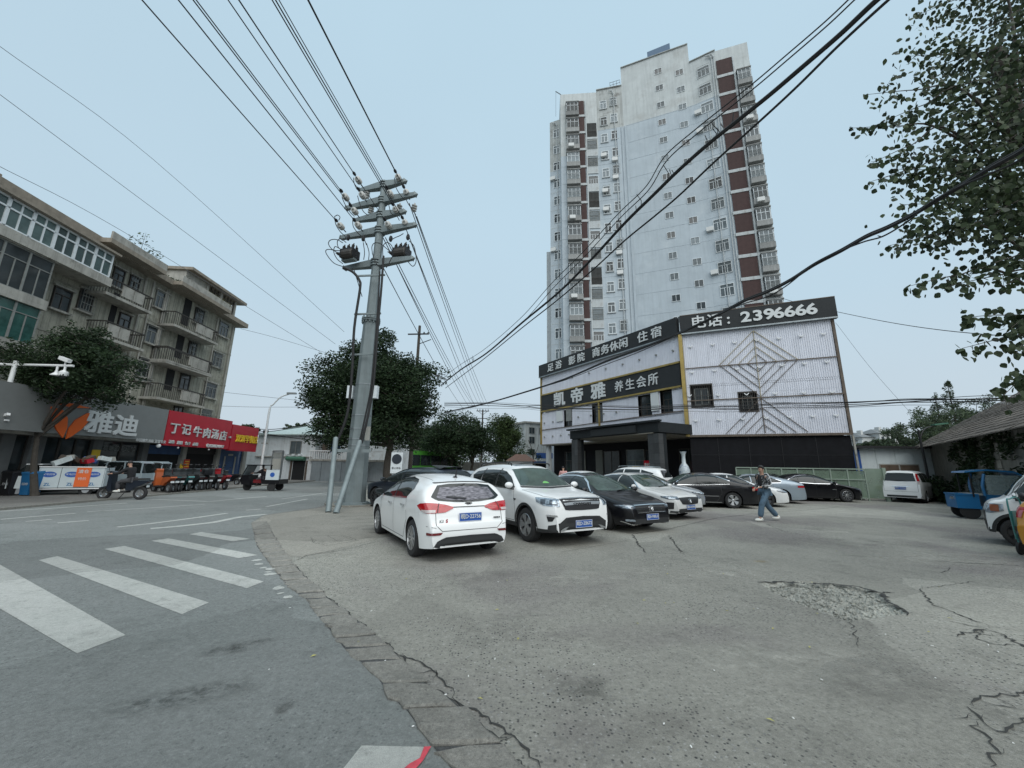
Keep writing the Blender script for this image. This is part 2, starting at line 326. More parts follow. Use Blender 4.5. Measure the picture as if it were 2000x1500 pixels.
ground_mat('marking', (0.44, 0.45, 0.42), (0.52, 0.52, 0.49), 0.15, None, .45)
_m = M['marking'].node_tree; _g = _m.nodes.new('ShaderNodeNewGeometry'); _n = _m.nodes.new('ShaderNodeTexNoise'); _n.inputs['Scale'].default_value = 7; _n.inputs['Detail'].default_value = 10; _n.inputs['Roughness'].default_value = .8; _m.links.new(_g.outputs['Position'], _n.inputs['Vector']); _r = _m.nodes.new('ShaderNodeMapRange'); _r.inputs['From Min'].default_value = .33; _r.inputs['From Max'].default_value = .46; _r.inputs['To Min'].default_value = .55; _r.inputs['To Max'].default_value = .93; _m.links.new(_n.outputs['Fac'], _r.inputs['Value']); _m.links.new(_r.outputs[0], _m.nodes['Principled BSDF'].inputs['Alpha'])
ground_mat('rubble', (0.30, 0.30, 0.27), (0.37, 0.37, 0.33), 1.0)
def soft(name, col, lo, hi, amt, sc_):
    m = mat(name, col, .9); t = m.node_tree; g = t.nodes.new('ShaderNodeNewGeometry'); n = t.nodes.new('ShaderNodeTexNoise'); n.inputs['Scale'].default_value = sc_; n.inputs['Detail'].default_value = 8; n.inputs['Roughness'].default_value = .75; t.links.new(g.outputs['Position'], n.inputs['Vector'])
    r = t.nodes.new('ShaderNodeMapRange'); r.inputs['From Min'].default_value = lo; r.inputs['From Max'].default_value = hi; r.inputs['To Max'].default_value = amt; t.links.new(n.outputs['Fac'], r.inputs['Value']); 
    tc_ = t.nodes.new('ShaderNodeTexCoord'); ln = t.nodes.new('ShaderNodeVectorMath'); ln.operation = 'LENGTH'; t.links.new(tc_.outputs['Object'], ln.inputs[0]); fa = t.nodes.new('ShaderNodeMapRange'); fa.inputs['From Min'].default_value = 1.0; fa.inputs['From Max'].default_value = .45; t.links.new(ln.outputs['Value'], fa.inputs['Value'])
    mu = t.nodes.new('ShaderNodeMath'); mu.operation = 'MULTIPLY'; t.links.new(r.outputs[0], mu.inputs[0]); t.links.new(fa.outputs[0], mu.inputs[1]); t.links.new(mu.outputs[0], t.nodes['Principled BSDF'].inputs['Alpha']); M[name] = m
soft('stain_soft', (.06, .06, .055), .42, .66, .5, 7); soft('sand', (0.34, 0.25, 0.10), .4, .65, .6, 14); soft('dust', (.36, .35, .31), .42, .62, .7, 3.0); soft('dark_patch', (.13, .12, .11), .42, .66, .32, 2.5)
ground_mat('stain', (0.075, 0.078, 0.078), (0.09, 0.09, 0.088), 0.3)
mm('crack', (0.03, 0.03, 0.028), 0.95)
mm('red_line', (0.45, 0.05, 0.07), 0.8, var=0.25, vs=30)

POT = [G(*p) for p in [(1486, 1140), (1560, 1134), (1625, 1140), (1690, 1146), (1735, 1170), (1772, 1198), (1720, 1205), (1660, 1214), (1600, 1195), (1540, 1172), (1500, 1152)]]
pc = sum(POT, Vector())/len(POT)
def inpoly(x, y, P):
    c = np.zeros(x.shape, bool); n = len(P)
    for i in range(n):
        a, b_ = P[i], P[(i+1) % n]
        c ^= ((a.y > y) != (b_.y > y)) & (x < (b_.x-a.x)*(y-a.y)/(b_.y-a.y+1e-9)+a.x)
    return c
def segdist(x, y, P):
    d = np.full(x.shape, 1e9); n = len(P)
    for i in range(n):
        a, b_ = P[i], P[(i+1) % n]; vx, vy = b_.x-a.x, b_.y-a.y; L = vx*vx+vy*vy+1e-9
        t = np.clip(((x-a.x)*vx+(y-a.y)*vy)/L, 0, 1); d = np.minimum(d, np.hypot(x-a.x-t*vx, y-a.y-t*vy))
    return d
x0, x1, y0, y1, st = 3.0, 6.0, 4.4, 7.0, 0.025
gx, gy = np.meshgrid(np.arange(x0, x1+1e-6, st), np.arange(y0, y1+1e-6, st)); ny, nx = gx.shape
ins = inpoly(gx, gy, POT); dd = segdist(gx, gy, POT); rn = RNG.random(gx.shape)
gz = np.where(ins, -np.minimum(dd/0.06, 1)*(0.035+0.03*rn), 0.0)
vs = np.stack([gx, gy, gz], -1).reshape(-1, 3); idx = np.arange(nx*ny).reshape(ny, nx)
fs = np.stack([idx[:-1, :-1], idx[:-1, 1:], idx[1:, 1:], idx[1:, :-1]], -1).reshape(-1, 4)
S = 900
ring = [(x0, y0, 0), (x1, y0, 0), (x1, y1, 0), (x0, y1, 0), (-S, -S, 0), (S, -S, 0), (S, S, 0), (-S, S, 0)]
n0 = len(vs); allv = [tuple(v) for v in vs]+ring
allf = [tuple(int(i) for i in f) for f in fs]+[(n0+4, n0+5, n0+1, n0), (n0+5, n0+6, n0+2, n0+1), (n0+6, n0+7, n0+3, n0+2), (n0+7, n0+4, n0, n0+3)]
me = bpy.data.meshes.new('parking_lot'); me.from_pydata(allv, [], allf); me.materials.append(M['lot_ground']); me.materials.append(M['rubble'])
fi = ins.reshape(-1)[fs[:, 0]] & ins.reshape(-1)[fs[:, 2]]
me.polygons.foreach_set('material_index', [1 if v else 0 for v in fi]+[0]*4)
lot = link('parking_lot', me, kind='structure')
# loose rubble in the pothole
mb = MB()
for i in range(420):
    for _ in range(20):
        px, py = pc.x+random.uniform(-1.0, 1.0), pc.y+random.uniform(-1.0, 1.0)
        if inpoly(np.array([px]), np.array([py]), POT)[0]: break
    s = random.uniform(0.006, 0.022); mb.ball((px, py, -0.04+s*0.3), s, s*random.uniform(.6, 1), s*0.7, 5, 4)
mb.build('pothole_rubble', M['rubble'], lot, kind='stuff')
def sheet(name, pts, z, m, parent=None, kind=None, thick=0.0):
    mb = MB()
    if thick: mb.prism([(p[0], p[1]) for p in pts], z-thick, z)
    else: mb.add([(p[0], p[1], z) for p in pts], [tuple(range(len(pts)))])
    me = mb.mesh(name, m)
    if not thick and me.polygons[0].normal.z < 0: me.flip_normals()
    b = bmesh.new(); b.from_mesh(me); bmesh.ops.triangulate(b, faces=[f for f in b.faces if len(f.verts) > 4]); bmesh.ops.recalc_face_normals(b, faces=b.faces) if thick else None; b.to_mesh(me); b.free()
    return link(name, me, None, parent, kind=kind)
KO = [(491, 1021), (502, 1068), (534, 1111), (563, 1147), (599, 1172), (624, 1208), (649, 1237), (671, 1266), (692, 1284), (732, 1316), (761, 1360), (797, 1392), (826, 1432), (854, 1471), (905, 1530)]
KI = [(520, 1018), (545, 1063), (572, 1101), (602, 1133), (631, 1160), (655, 1180), (680, 1198), (706, 1220), (740, 1246), (790, 1294), (835, 1338), (880, 1366), (925, 1408), (975, 1456), (1050, 1525)]
KOg = [G(*p) for p in KO]; KIg = [G(*p) for p in KI]
far_r = [G(517, 1006), G(560, 1000), G(617, 992), G(655, 980), G(690, 962), Vector((-10.0, 40, 0)), Vector((-9, 140, 0))]
road_poly = [Vector((-0.3, 1.7, 0)), Vector((0.3, -6, 0)), Vector((-90, -6, 0)), Vector((-90, 160, 0)), ][:]
road_poly = [Vector((0.5, -6, 0))]+list(reversed(KOg))[0:]+far_r+[Vector((-40, 140, 0)), Vector((-90, 60, 0)), Vector((-90, -6, 0))]
road = sheet('road', road_poly, 0.004, M['asphalt'], kind='structure')
def at_len(P, t):
    L = [0]
    for a, b_ in zip(P[:-1], P[1:]): L.append(L[-1]+(b_-a).length)
    s = t*L[-1]
    for i in range(len(P)-1):
        if s <= L[i+1] or i == len(P)-2: return P[i].lerp(P[i+1], (s-L[i])/max(1e-6, L[i+1]-L[i]))
kerb = empty('kerb', tuple(KOg[8]), 0); kerb['kind'] = 'structure'
ts = [0]
_bk = KOg+[p for p in reversed(KIg)]; sheet('kerb_joint', _bk, 0.0058, M['stain'], lot)
while ts[-1] < 1: ts.append(ts[-1]+random.uniform(0.022, 0.042))
ts[-1] = 1
for a, b_ in zip(ts[:-1], ts[1:]):
    g = 0.0022; P = []
    for t, side in ((a+g, 0), ((a+b_)/2, 0), (b_-g, 0), (b_-g, 1), ((a+b_)/2, 1), (a+g, 1)):
        q = at_len(KOg if side == 0 else KIg, t)
        P.append(q+Vector((random.uniform(-.012, .012), random.uniform(-.012, .012), 0)))
    o_, i_ = P[:3], P[3:]
    P = [o_[0], o_[0].lerp(o_[1], .5), o_[1], o_[1].lerp(o_[2], .5), o_[2], o_[2].lerp(i_[0], .5), i_[0], i_[1], i_[2], i_[2].lerp(o_[0], .5)]
    P = [p+Vector((random.uniform(-.02, .02), random.uniform(-.02, .02), 0)) for p in P]
    c = sum(P, Vector())/len(P); h = random.uniform(0.012, 0.028); n = len(P); mb = MB(); o = Vector(KOg[8])
    vs = [p-o for p in P]; vs = [Vector((v.x, v.y, -0.01)) for v in vs]; top = [Vector((v.x, v.y, h*random.uniform(.3, .8))) for v in vs]
    inn = [Vector(((v.x-(c-o).x)*0.9+(c-o).x, (v.y-(c-o).y)*0.9+(c-o).y, h+random.uniform(-.005, .006))) for v in vs]
    mb.add(vs+top+inn+[Vector(((c-o).x, (c-o).y, h+random.uniform(-.004, .004)))], [(i, (i+1) % n, (i+1) % n+n, i+n) for i in range(n)]+[(i+n, (i+1) % n+n, (i+1) % n+2*n, i+2*n) for i in range(n)]+[(i+2*n, (i+1) % n+2*n, 3*n) for i in range(n)])
    mb.build('kerb_stone', M['kerb_stone'], kerb, fix=True)
# concrete apron behind the kerb and round the pole
sheet('apron', [G(*p) for p in [(505, 1012), (517, 1007), (560, 1001), (617, 993), (655, 988), (740, 992), (738, 1052), (650, 1075), (585, 1088), (560, 1086), (535, 1060)]], 0.004, M['pad'], lot)
# markings
def ribbon(P, w, z, jag=0.0, taper=False, step=None):
    if step:
        Q = []
        for a, b_ in zip(P[:-1], P[1:]):
            n = max(1, int((b_-a).length/step))
            for k in range(n): Q.append(a.lerp(b_, k/n))
        Q.append(P[-1]); P = Q
    L, Rr = [], []
    for i, p in enumerate(P):
        d = (P[min(i+1, len(P)-1)]-P[max(i-1, 0)]); d.z = 0; d.normalize(); nrm = Vector((-d.y, d.x, 0)); ww = w*(1+jag*2*random.uniform(-.35, .5))/2
        if taper: ww *= min(1, 0.25+min(i, len(P)-1-i)*0.3)
        off = nrm*(random.uniform(-1, 1)*jag*0.03); L.append(p+nrm*ww+off); Rr.append(p-nrm*ww+off)
    v = [Vector((q.x, q.y, z)) for q in L+Rr]; n = len(P)
    return v, [(i+n, i+n+1, i+1, i) for i in range(n-1)]
bars = [[(0, 1104), (245, 1242), (150, 1278), (-120, 1120), (-60, 1083)], [(112, 1087), (408, 1178), (355, 1201), (75, 1095)], [(243, 1067), (515, 1137), (482, 1150), (203, 1073)], [(328, 1052), (504, 1085), (466, 1091), (295, 1057)], [(393, 1040), (488, 1053), (455, 1058), (369, 1044)],
        [(-420, 1135), (-250, 1128), (-140, 1300), (-320, 1420)]]
for bq in bars: sheet('crosswalk_stripe', [G(*p) for p in bq], 0.008, M['marking'], road)
sheet('painted_patch', [G(*p) for p in [(706, 1459), (842, 1462), (790, 1530), (650, 1530)]], 0.008, M['marking'], road)
sheet('red_painted_edge', [G(*p) for p in [(828, 1463), (842, 1462), (826, 1490), (790, 1530), (760, 1530), (800, 1496), (820, 1485)]], 0.012, M['red_line'], road)
for P, w in [([(229, 1030), (296, 1023), (365, 1014), (443, 1003)], 0.16), ([(294, 1033), (344, 1029), (416, 1021), (470, 1010), (520, 1005)], 0.22), ([(0, 999), (120, 992), (248, 983)], .15), ([(0, 989), (80, 985), (175, 981)], .15), ([(0, 1015), (70, 1009), (147, 1003)], .15),
             ([(50, 1019), (101, 1015)], .12), ([(112, 1022), (173, 1017)], .12), ([(267, 975), (340, 977), (408, 980)], .12), ([(408, 980), (470, 974), (520, 970)], .12), ([(480, 997), (509, 995)], .13), ([(520, 990), (600, 975)], .13), ([(170, 1000), (300, 992), (400, 985)], .1), ([(550, 975), (640, 962)], .1)]:
    v, f = ribbon([G(*p) for p in P], w, 0.0085, step=0.5); MB().add(v, f).build('lane_line', M['marking'], road)
# worn kerbside specks of paint
mb = MB()
for (px, py) in [(505, 1103), (513, 1110), (520, 1118), (526, 1122), (541, 1146), (548, 1160), (560, 1168), (500, 1095), (530, 1112), (545, 1150)]:
    p = G(px+random.uniform(-4, 4), py); r = random.uniform(.03, .09)
    mb.add([(p.x+math.cos(a)*r*random.uniform(.5, 1.2), p.y+math.sin(a)*r*random.uniform(.5, 1.2), 0.009) for a in np.linspace(0, 6.28, 8)[:-1]], [tuple(range(7))])
mb.build('worn_paint_specks', M['marking'], road, kind='stuff')
cracks = [([(572, 1101), (602, 1133), (631, 1160), (655, 1180), (680, 1198), (706, 1220), (740, 1246), (779, 1280), (804, 1315), (840, 1342), (880, 1366), (925, 1408), (980, 1460), (1050, 1525)], .018, .5),
          ([(779, 1280), (812, 1290), (842, 1306), (872, 1340), (886, 1345), (880, 1366)], .018, .4), ([(884, 1364), (922, 1388), (962, 1410), (1005, 1438), (1060, 1500)], .02, .5), ([(804, 1315), (850, 1312), (845, 1335)], .012, .4), ([(925, 1408), (975, 1440), (1000, 1438)], .012, .4),
          ([(572, 1098), (600, 1085), (650, 1078), (700, 1068), (735, 1058)], .016, .4), ([(1484, 1139), (1530, 1137), (1562, 1140), (1625, 1141), (1682, 1147), (1720, 1160), (1742, 1180), (1758, 1186), (1774, 1203)], .06, .8), ([(1500, 1150), (1560, 1145), (1600, 1155), (1650, 1160)], .02, .6),
          ([(1660, 1212), (1670, 1235), (1676, 1250), (1681, 1268)], .012, .5), ([(1798, 1150), (1812, 1172), (1822, 1182), (1862, 1196), (1900, 1212), (1930, 1223)], .022, .5), ([(1905, 1135), (1860, 1142), (1798, 1150)], .012, .5),
          ([(1866, 1243), (1890, 1236), (1925, 1230), (1960, 1240), (1995, 1262), (2040, 1290)], .03, .6), ([(1925, 1230), (1900, 1245), (1935, 1258), (1995, 1262)], .015, .5), ([(1826, 1096), (1866, 1099), (1930, 1102), (2010, 1107)], .03, .4), ([(1855, 1108), (1845, 1118), (1818, 1118)], .015, .4),
          ([(1894, 1378), (1905, 1366), (1940, 1360), (1985, 1358), (2020, 1345)], .022, .5), ([(1892, 1382), (1900, 1395), (1915, 1412), (1950, 1432), (1985, 1418), (2010, 1400)], .02, .5), ([(1912, 1412), (1898, 1420), (1938, 1446), (1945, 1470), (1935, 1500)], .016, .5),
          ([(1235, 1044), (1248, 1065), (1262, 1080)], .03, .6), ([(1306, 1046), (1318, 1062), (1332, 1080)], .03, .7), ([(1237, 1043), (1304, 1034), (1400, 1012), (1480, 1003), (1576, 996), (1640, 990)], .03, .3), ([(1493, 1022), (1528, 1037), (1576, 1046)], .02, .3),
          ([(1262, 1080), (1332, 1082), (1400, 1090), (1455, 1098)], .012, .3), ([(700, 1100), (760, 1092), (860, 1096)], .010, .3), ([(1090, 1080), (1160, 1068), (1230, 1055)], .012, .3),
          ([(610, 1048), (640, 1046), (678, 1048), (700, 1056), (640, 1066), (612, 1060), (608, 1050)], .014, .4), ([(640, 1046), (660, 1058)], .01, .2), ([(668, 1047), (690, 1056)], .01, .2),
          ([(740, 1246), (700, 1240), (672, 1266)], .01, .5), ([(1590, 1075), (1640, 1085), (1700, 1088)], .014, .4), ([(1400, 1050), (1480, 1058)], .014, .3)]
for P, w, j in cracks:
    v, f = ribbon([G(*p) for p in P], w*.6, 0.0065, jag=j*1.6, taper=True, step=0.045); MB().add(v, f).build('ground_crack', M['crack'], lot)
    for i in range(1, len(P)-1):
        if random.random() < .55:
            a = G(*P[i]); t_ = random.uniform(0, 6.28); b_ = a+Vector((math.cos(t_), math.sin(t_), 0))*random.uniform(.08, .3); v, f = ribbon([a, a.lerp(b_, .5)+Vector((random.uniform(-.03, .03), random.uniform(-.03, .03), 0)), b_], w*.35, 0.0062, jag=j*1.6, taper=True, step=0.04); MB().add(v, f).build('ground_crack', M['crack'], lot)
for k in range(6):   # scored concrete grid beside the pole
    a = G(660+k*12, 1010+k*6); b_ = G(742, 1006+k*7); v, f = ribbon([a, b_], .02, .0085); MB().add(v, f).build('score_line', M['crack'], lot)
# stains
def blob(c, rx, ry, a, z, m, parent, name, n=26, j=.3):
    P = [(1.05*math.cos(t), 1.05*math.sin(t), 0) for t in np.linspace(0, 2*math.pi, n+1)[:-1]]
    o = MB().add(P, [tuple(range(n))]).build(name, m, parent, loc=(c.x, c.y, z), rot=(0, 0, a)); o.scale = (rx*1.25, ry*1.25, 1); return o
ground_mat('stain_lot', (0.135, 0.125, 0.118), (0.15, 0.14, 0.13), 0.5)
for px, py, rx, ry, a in [(345, 1368, .32, .06, .35), (395, 1352, .2, .05, .5), (470, 1262, .22, .035, .5), (438, 1275, .15, .03, .3), (555, 1385, .04, .03, 0), (290, 1376, .12, .03, .3)]:
    blob(G(px, py), rx*1.3, ry*2.2, a, .008, M['stain_soft'], road, 'oil_stain')
for px, py, rx, ry, a in [(1150, 1350, .12, .09, .2)]:
    blob(G(px, py), rx*2, ry*2, a, .004, M['stain_soft'], lot, 'damp_stain')
mm('litter_white', (0.7, 0.7, 0.68), 0.8); mm('leaf_dry', (0.35, 0.33, 0.10), .8)
for px, py, rx, ry, a, m_ in [(1010, 1230, .9, .28, -.35, 'dark_patch'), (1500, 1290, 1.0, .4, .1, 'dust'), (1250, 1420, .5, .2, .2, 'dark_patch'), (900, 1130, .9, .3, .4, 'dark_patch'), (1850, 1090, 1.6, .6, .2, 'dust'), (1400, 1120, 1.2, .4, .2, 'dust'), (1640, 1060, 2, .6, 0, 'dark_patch'), (1130, 1130, 1, .35, .3, 'dust'), (1720, 1330, .6, .25, .4, 'dark_patch'), (640, 1085, .5, .2, .3, 'dust')]: blob(G(px, py), rx, ry, a, .0045, M[m_], lot, 'worn_patch', n=40, j=.25)
blob(G(1487, 1097), .13, .07, 0, .004, M['sand'], lot, 'yellow_sand_stain', j=.5)
mb = MB()
for px, py in [(1297, 1417), (1347, 1125), (1480, 1190), (1931, 1262), (1950, 1275), (1350, 1462), (870, 1360), (1730, 1241), (973, 1138), (725, 1195), (566, 1189), (525, 1310), (1395, 1312), (1980, 1455), (1160, 1300)]+[(random.uniform(600, 1950), random.uniform(1090, 1480)) for _ in range(14)]:
    p = G(px, py); a = random.uniform(0, 3); l = random.uniform(.004, .011)
    mb.bar((p.x-l*math.cos(a), p.y-l*math.sin(a), .010), (p.x+l*math.cos(a), p.y+l*math.sin(a), .012), .007, .003)
mb.build('scattered_litter', M['litter_white'], None, kind='stuff')
mb = MB()
for px, py in [(1670, 1182), (1720, 1090), (1012, 1250), (1505, 1410), (938, 1368), (990, 1135), (1300, 1180), (1860, 1058), (1510, 1230), (1420, 1195), (1245, 1220)]+[(random.uniform(600, 1980), random.uniform(1060, 1300)) for _ in range(22)]:
    p = G(px, py); a = random.uniform(0, 3); l = random.uniform(.012, .028)
    mb.add([(p.x-l*math.cos(a), p.y-l*math.sin(a), .012), (p.x+l*.4*math.sin(a), p.y-l*.4*math.cos(a), .016), (p.x+l*math.cos(a), p.y+l*math.sin(a), .012), (p.x-l*.4*math.sin(a), p.y+l*.4*math.cos(a), .018)], [(0, 1, 2, 3)])
mb.build('fallen_leaves', M['leaf_dry'], None, kind='stuff')
# pavement in front of the shops with a kerb
DIR = Vector((math.sin(R(-4)), math.cos(R(-4)), 0)); NRM = Vector((DIR.y, -DIR.x, 0))   # street direction; NRM points to the street (right)
FP = 19.6                                                            # distance of the shop line from the camera
def SH(s, d=0.0, z=0.0):    # s along the street, d in front of the shop line
    p = NRM*(-FP+d)+DIR*s; return Vector((p.x, p.y, z))
pav = sheet('pavement', [SH(-40, -8), SH(60, -8), SH(60, 4.6), SH(-40, 4.6)], 0.05, M['pavement'], kind='structure', thick=0.045)
mb = MB(); 
a0 = SH(-40, 4.6); 
for i in range(100):
    p = SH(-40+i, 4.62); q = SH(-40+i+.985, 4.62); mb.bar(p+Vector((0, 0, .04)), q+Vector((0, 0, .04)), .12, .075)
mb.build('kerb_edging', M['kerb_stone'], pav, kind='stuff')

# ================================================================ facade helpers
def onplane(px, py, P0, P1):
    """pixel -> (s along P0P1, z) on the vertical plane through P0,P1"""
    d = (P1-P0); d.z = 0; d.normalize(); n = Vector((d.y, -d.x, 0)); r = Vector(ray(px, py)); t = (P0.x*n.x+P0.y*n.y)/(r.x*n.x+r.y*n.y); q = r*t
    return ((q.x-P0.x)*d.x+(q.y-P0.y)*d.y, q.z+EYE)
def frame_of(name, P0, P1, root):
    """carrier transform: local x along the facade, y inward (away from viewer), z up"""
    d = P1-P0; return (Vector((P0.x, P0.y, 0))-root.location, math.atan2(d.y, d.x))
class Fac:
    def __init__(s, P0, P1, root): s.P0 = P0; s.P1 = P1; s.root = root; s.loc, s.rz = frame_of('', P0, P1, root); s.L = ((P1-P0).xy).length
    def put(s, name, mb, mt, kind=None, label=None, smooth=False, off=(0, 0, 0), parent=None):
        if parent is not None: return link(name, mb if isinstance(mb, bpy.types.Mesh) else mb.mesh(name, mt, smooth), mt if isinstance(mb, bpy.types.Mesh) else None, parent, off, kind=kind, label=label)
        me = mb if isinstance(mb, bpy.types.Mesh) else mb.mesh(name, mt, smooth)
        o = link(name, me, mt, s.root, s.loc+Matrix.Rotation(s.rz, 3, 'Z') @ Vector(off), (0, 0, s.rz), kind=kind, label=label); return o
    def px(s, x, y): return onplane(x, y, s.P0, s.P1)
_wc = {}
def window_meshes(w, h, key, cols=2, trans=0.3, fr=0.05, dep=0.07, mt='win_white', glass='win_glass', cage=False):
    k = (round(w, 2), round(h, 2), key)
    if k in _wc: return _wc[k]
    f = MB(); f.box(0, w, -dep, 0, 0, fr); f.box(0, w, -dep, 0, h-fr, h); f.box(0, fr, -dep, 0, fr, h-fr); f.box(w-fr, w, -dep, 0, fr, h-fr)
    zt = h*(1-trans) if trans else h-fr
    if trans: f.box(fr, w-fr, -dep*.9, 0, zt-fr/2, zt+fr/2)
    for c in range(1, cols): x = w*c/cols; f.box(x-fr/2, x+fr/2, -dep*.8, 0, fr, (zt-fr/2) if trans else h-fr)
    p = MB(); p.add([(fr, -dep*.35, fr), (w-fr, -dep*.35, fr), (w-fr, -dep*.35, h-fr), (fr, -dep*.35, h-fr)], [(0, 1, 2, 3)])
    g = None
    if cage:
        g = MB(); n = max(3, int(w/.14))
        for i in range(n+1): x = w*i/n; g.box(x-.008, x+.008, -.26, -.245, 0, h)
        for z in (0, h*.33, h*.66, h): g.box(0, w, -.262, -.245, z-.012, z+.012)
        for z in (0, h):
            for x in (0, w): g.box(x-.01, x+.01, -.25, 0, z-.01, z+.01)
        g = g.mesh('grille', M['win_old'])
    _wc[k] = (f.mesh('window', M[mt]), p.mesh('pane', M[glass]), g); return _wc[k]
def window(fac, x, z, w, h, y=0.0, **kw):
    key = kw.pop('key', ''); f, p, g = window_meshes(w, h, key+str(sorted(kw.items())), **kw)
    o = fac.put('window', f, None, off=(x, y, z)); link('pane', p, None, o)
    if g: link('security_grille', g, None, o, kind='stuff')
    return o
# ================================================================ TOWER
def AZ(az, Rr, z=0): return Vector((math.sin(R(az))*Rr, math.cos(R(az))*Rr, z))
mm('tower_blue', (0.42, 0.475, 0.515), 0.92, var=0.09, vs=0.35, bump=0.15, bs=4, streak=0.14, dirt=(0.52, 0.57, 0.60), dirtamt=0.6, ds=0.28)
mm('tower_pale', (0.50, 0.53, 0.53), 0.92, var=0.10, vs=0.4, bump=0.15, bs=4, streak=0.22, dirt=(0.30, 0.29, 0.27), dirtamt=0.4, ds=0.35)
mm('tower_stained', (0.43, 0.45, 0.44), 0.92, var=0.12, vs=0.5, bump=0.15, bs=4, streak=0.45, dirt=(0.13, 0.12, 0.11), dirtamt=0.75, ds=0.8)
mm('tower_white', (0.47, 0.50, 0.51), 0.9, var=0.06, vs=0.8, streak=0.15, dirt=(0.2, 0.17, 0.14), dirtamt=0.4, ds=1.3)
mm('brick_red', (0.062, 0.036, 0.034), 0.9, var=0.15, vs=4, streak=0.15, rnd=0.12)
mm('ac_white', (0.6, 0.61, 0.60), .6)
mm('box_blue', (.07, .13, .21), .6); FL = 3.0; ZB = 51.2
pA0 = AZ(6.0, 51.5); pA1 = AZ(7.85, 51.0); pB0 = AZ(7.9, 49.6); pB1 = AZ(14.2, 50.2); pC1 = AZ(18.5, 50.45); pD1 = AZ(29.2, 50.7); pE1 = AZ(32.9, 50.7); pG1 = AZ(37.1, 51.8)
tw = empty('apartment_tower', AZ(22, 51), 0, 'tall pale blue apartment tower with brick red panels and stained parapet', 'building')
def wallseg(P0, P1, z0, z1, m, depth=6, name='wall'):
    d = (P1-P0).normalized(); n = Vector((-d.y, d.x, 0)); mb = MB(); o = tw.location
    a, b_, c, e_ = P0-o, P1-o, P1+n*depth-o, P0+n*depth-o
    mb.prism([(a.x, a.y), (b_.x, b_.y), (c.x, c.y), (e_.x, e_.y)], z0, z1); return mb.build(name, M[m], tw, fix=True)
wallseg(AZ(5.35, 54), AZ(6.6, 54), 0, 34, 'tower_white', 4)
wallseg(pA0, pA1+(pA1-pA0).normalized()*.6, 0, 46.0, 'tower_blue'); wallseg(pA0, pA1+(pA1-pA0).normalized()*.6, 46.0, 55.2, 'tower_stained')
wallseg(pB0, pB1, 0, 47.0, 'tower_blue', 5); wallseg(pB0, pB1, 47.0, 58.3, 'tower_pale', 5)
wallseg(pB1, pC1, 0, ZB, 'tower_blue', 8); wallseg(pB1, pC1, ZB, 58.6, 'tower_stained', 8)
wallseg(pC1, pD1, 0, ZB, 'tower_blue', 9); wallseg(pC1, pD1, ZB, 61.9, 'tower_pale', 9)
wallseg(pD1, pE1, 0, ZB, 'tower_blue', 7); wallseg(pD1, pE1, ZB, 58.6, 'tower_pale', 7)
wallseg(pE1, pG1, 0, 58.5, 'tower_pale', 6)
wallseg(AZ(23.0, 52), AZ(26.6, 52), 61.9, 65.2, 'box_blue', 2, 'rooftop_billboard')
for (a, b_) in ((pB1, pC1), (pC1, pD1), (pD1, pE1)):      # parapet copings
    d = (b_-a).normalized(); 
    z = {0: 58.6}.get(0); z = 61.9 if a is pC1 else 58.6
    mb = MB(); mb.bar(a-tw.location+Vector((0, 0, z+.05)), b_-tw.location+Vector((0, 0, z+.05)), .35, .1); mb.build('coping', M['tower_stained'], tw)
FB = Fac(pB0, pB1, tw); FC = Fac(pB1, pC1, tw); FD = Fac(pC1, pD1, tw); FE = Fac(pD1, pE1, tw); FG = Fac(pE1, pG1, tw); FA = Fac(pA0, pA1, tw)
# storey joints: raised beads
for fac, L, z0 in ((FC, FC.L, ZB), (FD, FD.L, ZB), (FE, FE.L, ZB), (FA, FA.L, 46), (FB, 1.6, 46)):
    mb = MB()
    for k in range(19): 
        z = ZB-k*FL+random.uniform(-.02, .02)
        if z > 3 and z < z0+.1: mb.box(0.05, L-.05, -.018, .01, z-.03, z+.03)
    fac.put('storey_bead', mb, M['tower_pale'] if fac is FA else M['tower_blue'], kind='stuff')
# shallow pilasters / pipes
for fac, x, w in ((FC, FC.L-1.0, .5), (FC, FC.L-.35, .18), (FD, .15, .3)):
    mb = MB(); mb.box(x, x+w, -.12, .02, 0, ZB-.1); fac.put('pilaster', mb, M['tower_blue'])
for fac, x, z1 in ((FE, .5*FE.L, 49), (FE, FE.L-.55, 57.5), (FE, FE.L-.25, 57.5), (FC, FC.L-1.25, 57.3), (FA, .7*FA.L, 54)):
    mb = MB(); mb.tube([(x, -.12, 0), (x, -.12, z1)], .06, 6); mb.tube([(x, -.12, z1), (x-.2, -.2, z1+.5), (x-.7, -.25, z1+.6)], .1, 6) if z1 > 50 else None; fac.put('drain_pipe', mb, M['tower_white'])
# windows, centre (two stair/bath columns)
def tzp(u, v): return (1020+u*.4266, 60+v*.4266)
x, z = FD.px(*tzp(645, 395)); xs1 = FD.px(*tzp(662, 658))[0]; 
z_row = FD.px(*tzp(630, 193))[1]
for k in range(19):
    zz = z_row-k*FL-.1
    if zz < 5: break
    window(FD, xs1-.6, zz, 1.05, .95, key='s%d' % (k % 4), cols=2, trans=0, mt='win_white', glass=('dark_glass' if k % 3 == 0 else 'win_glass'))
xs2 = FD.px(*tzp(780, 670))[0]-.35; z_row2 = FD.px(*tzp(737, 195))[1]
for k in range(19):
    zz = z_row2-k*FL-.1
    if zz < 5: break
    window(FD, xs2-.6, zz, 1.05, .95, key='s%d' % (k % 3), cols=2, trans=0, glass=('dark_glass' if k % 4 == 0 else 'win_glass'))
xe = FE.px(*tzp(885, 690))[0]; ze = FE.px(*tzp(833, 208))[1]
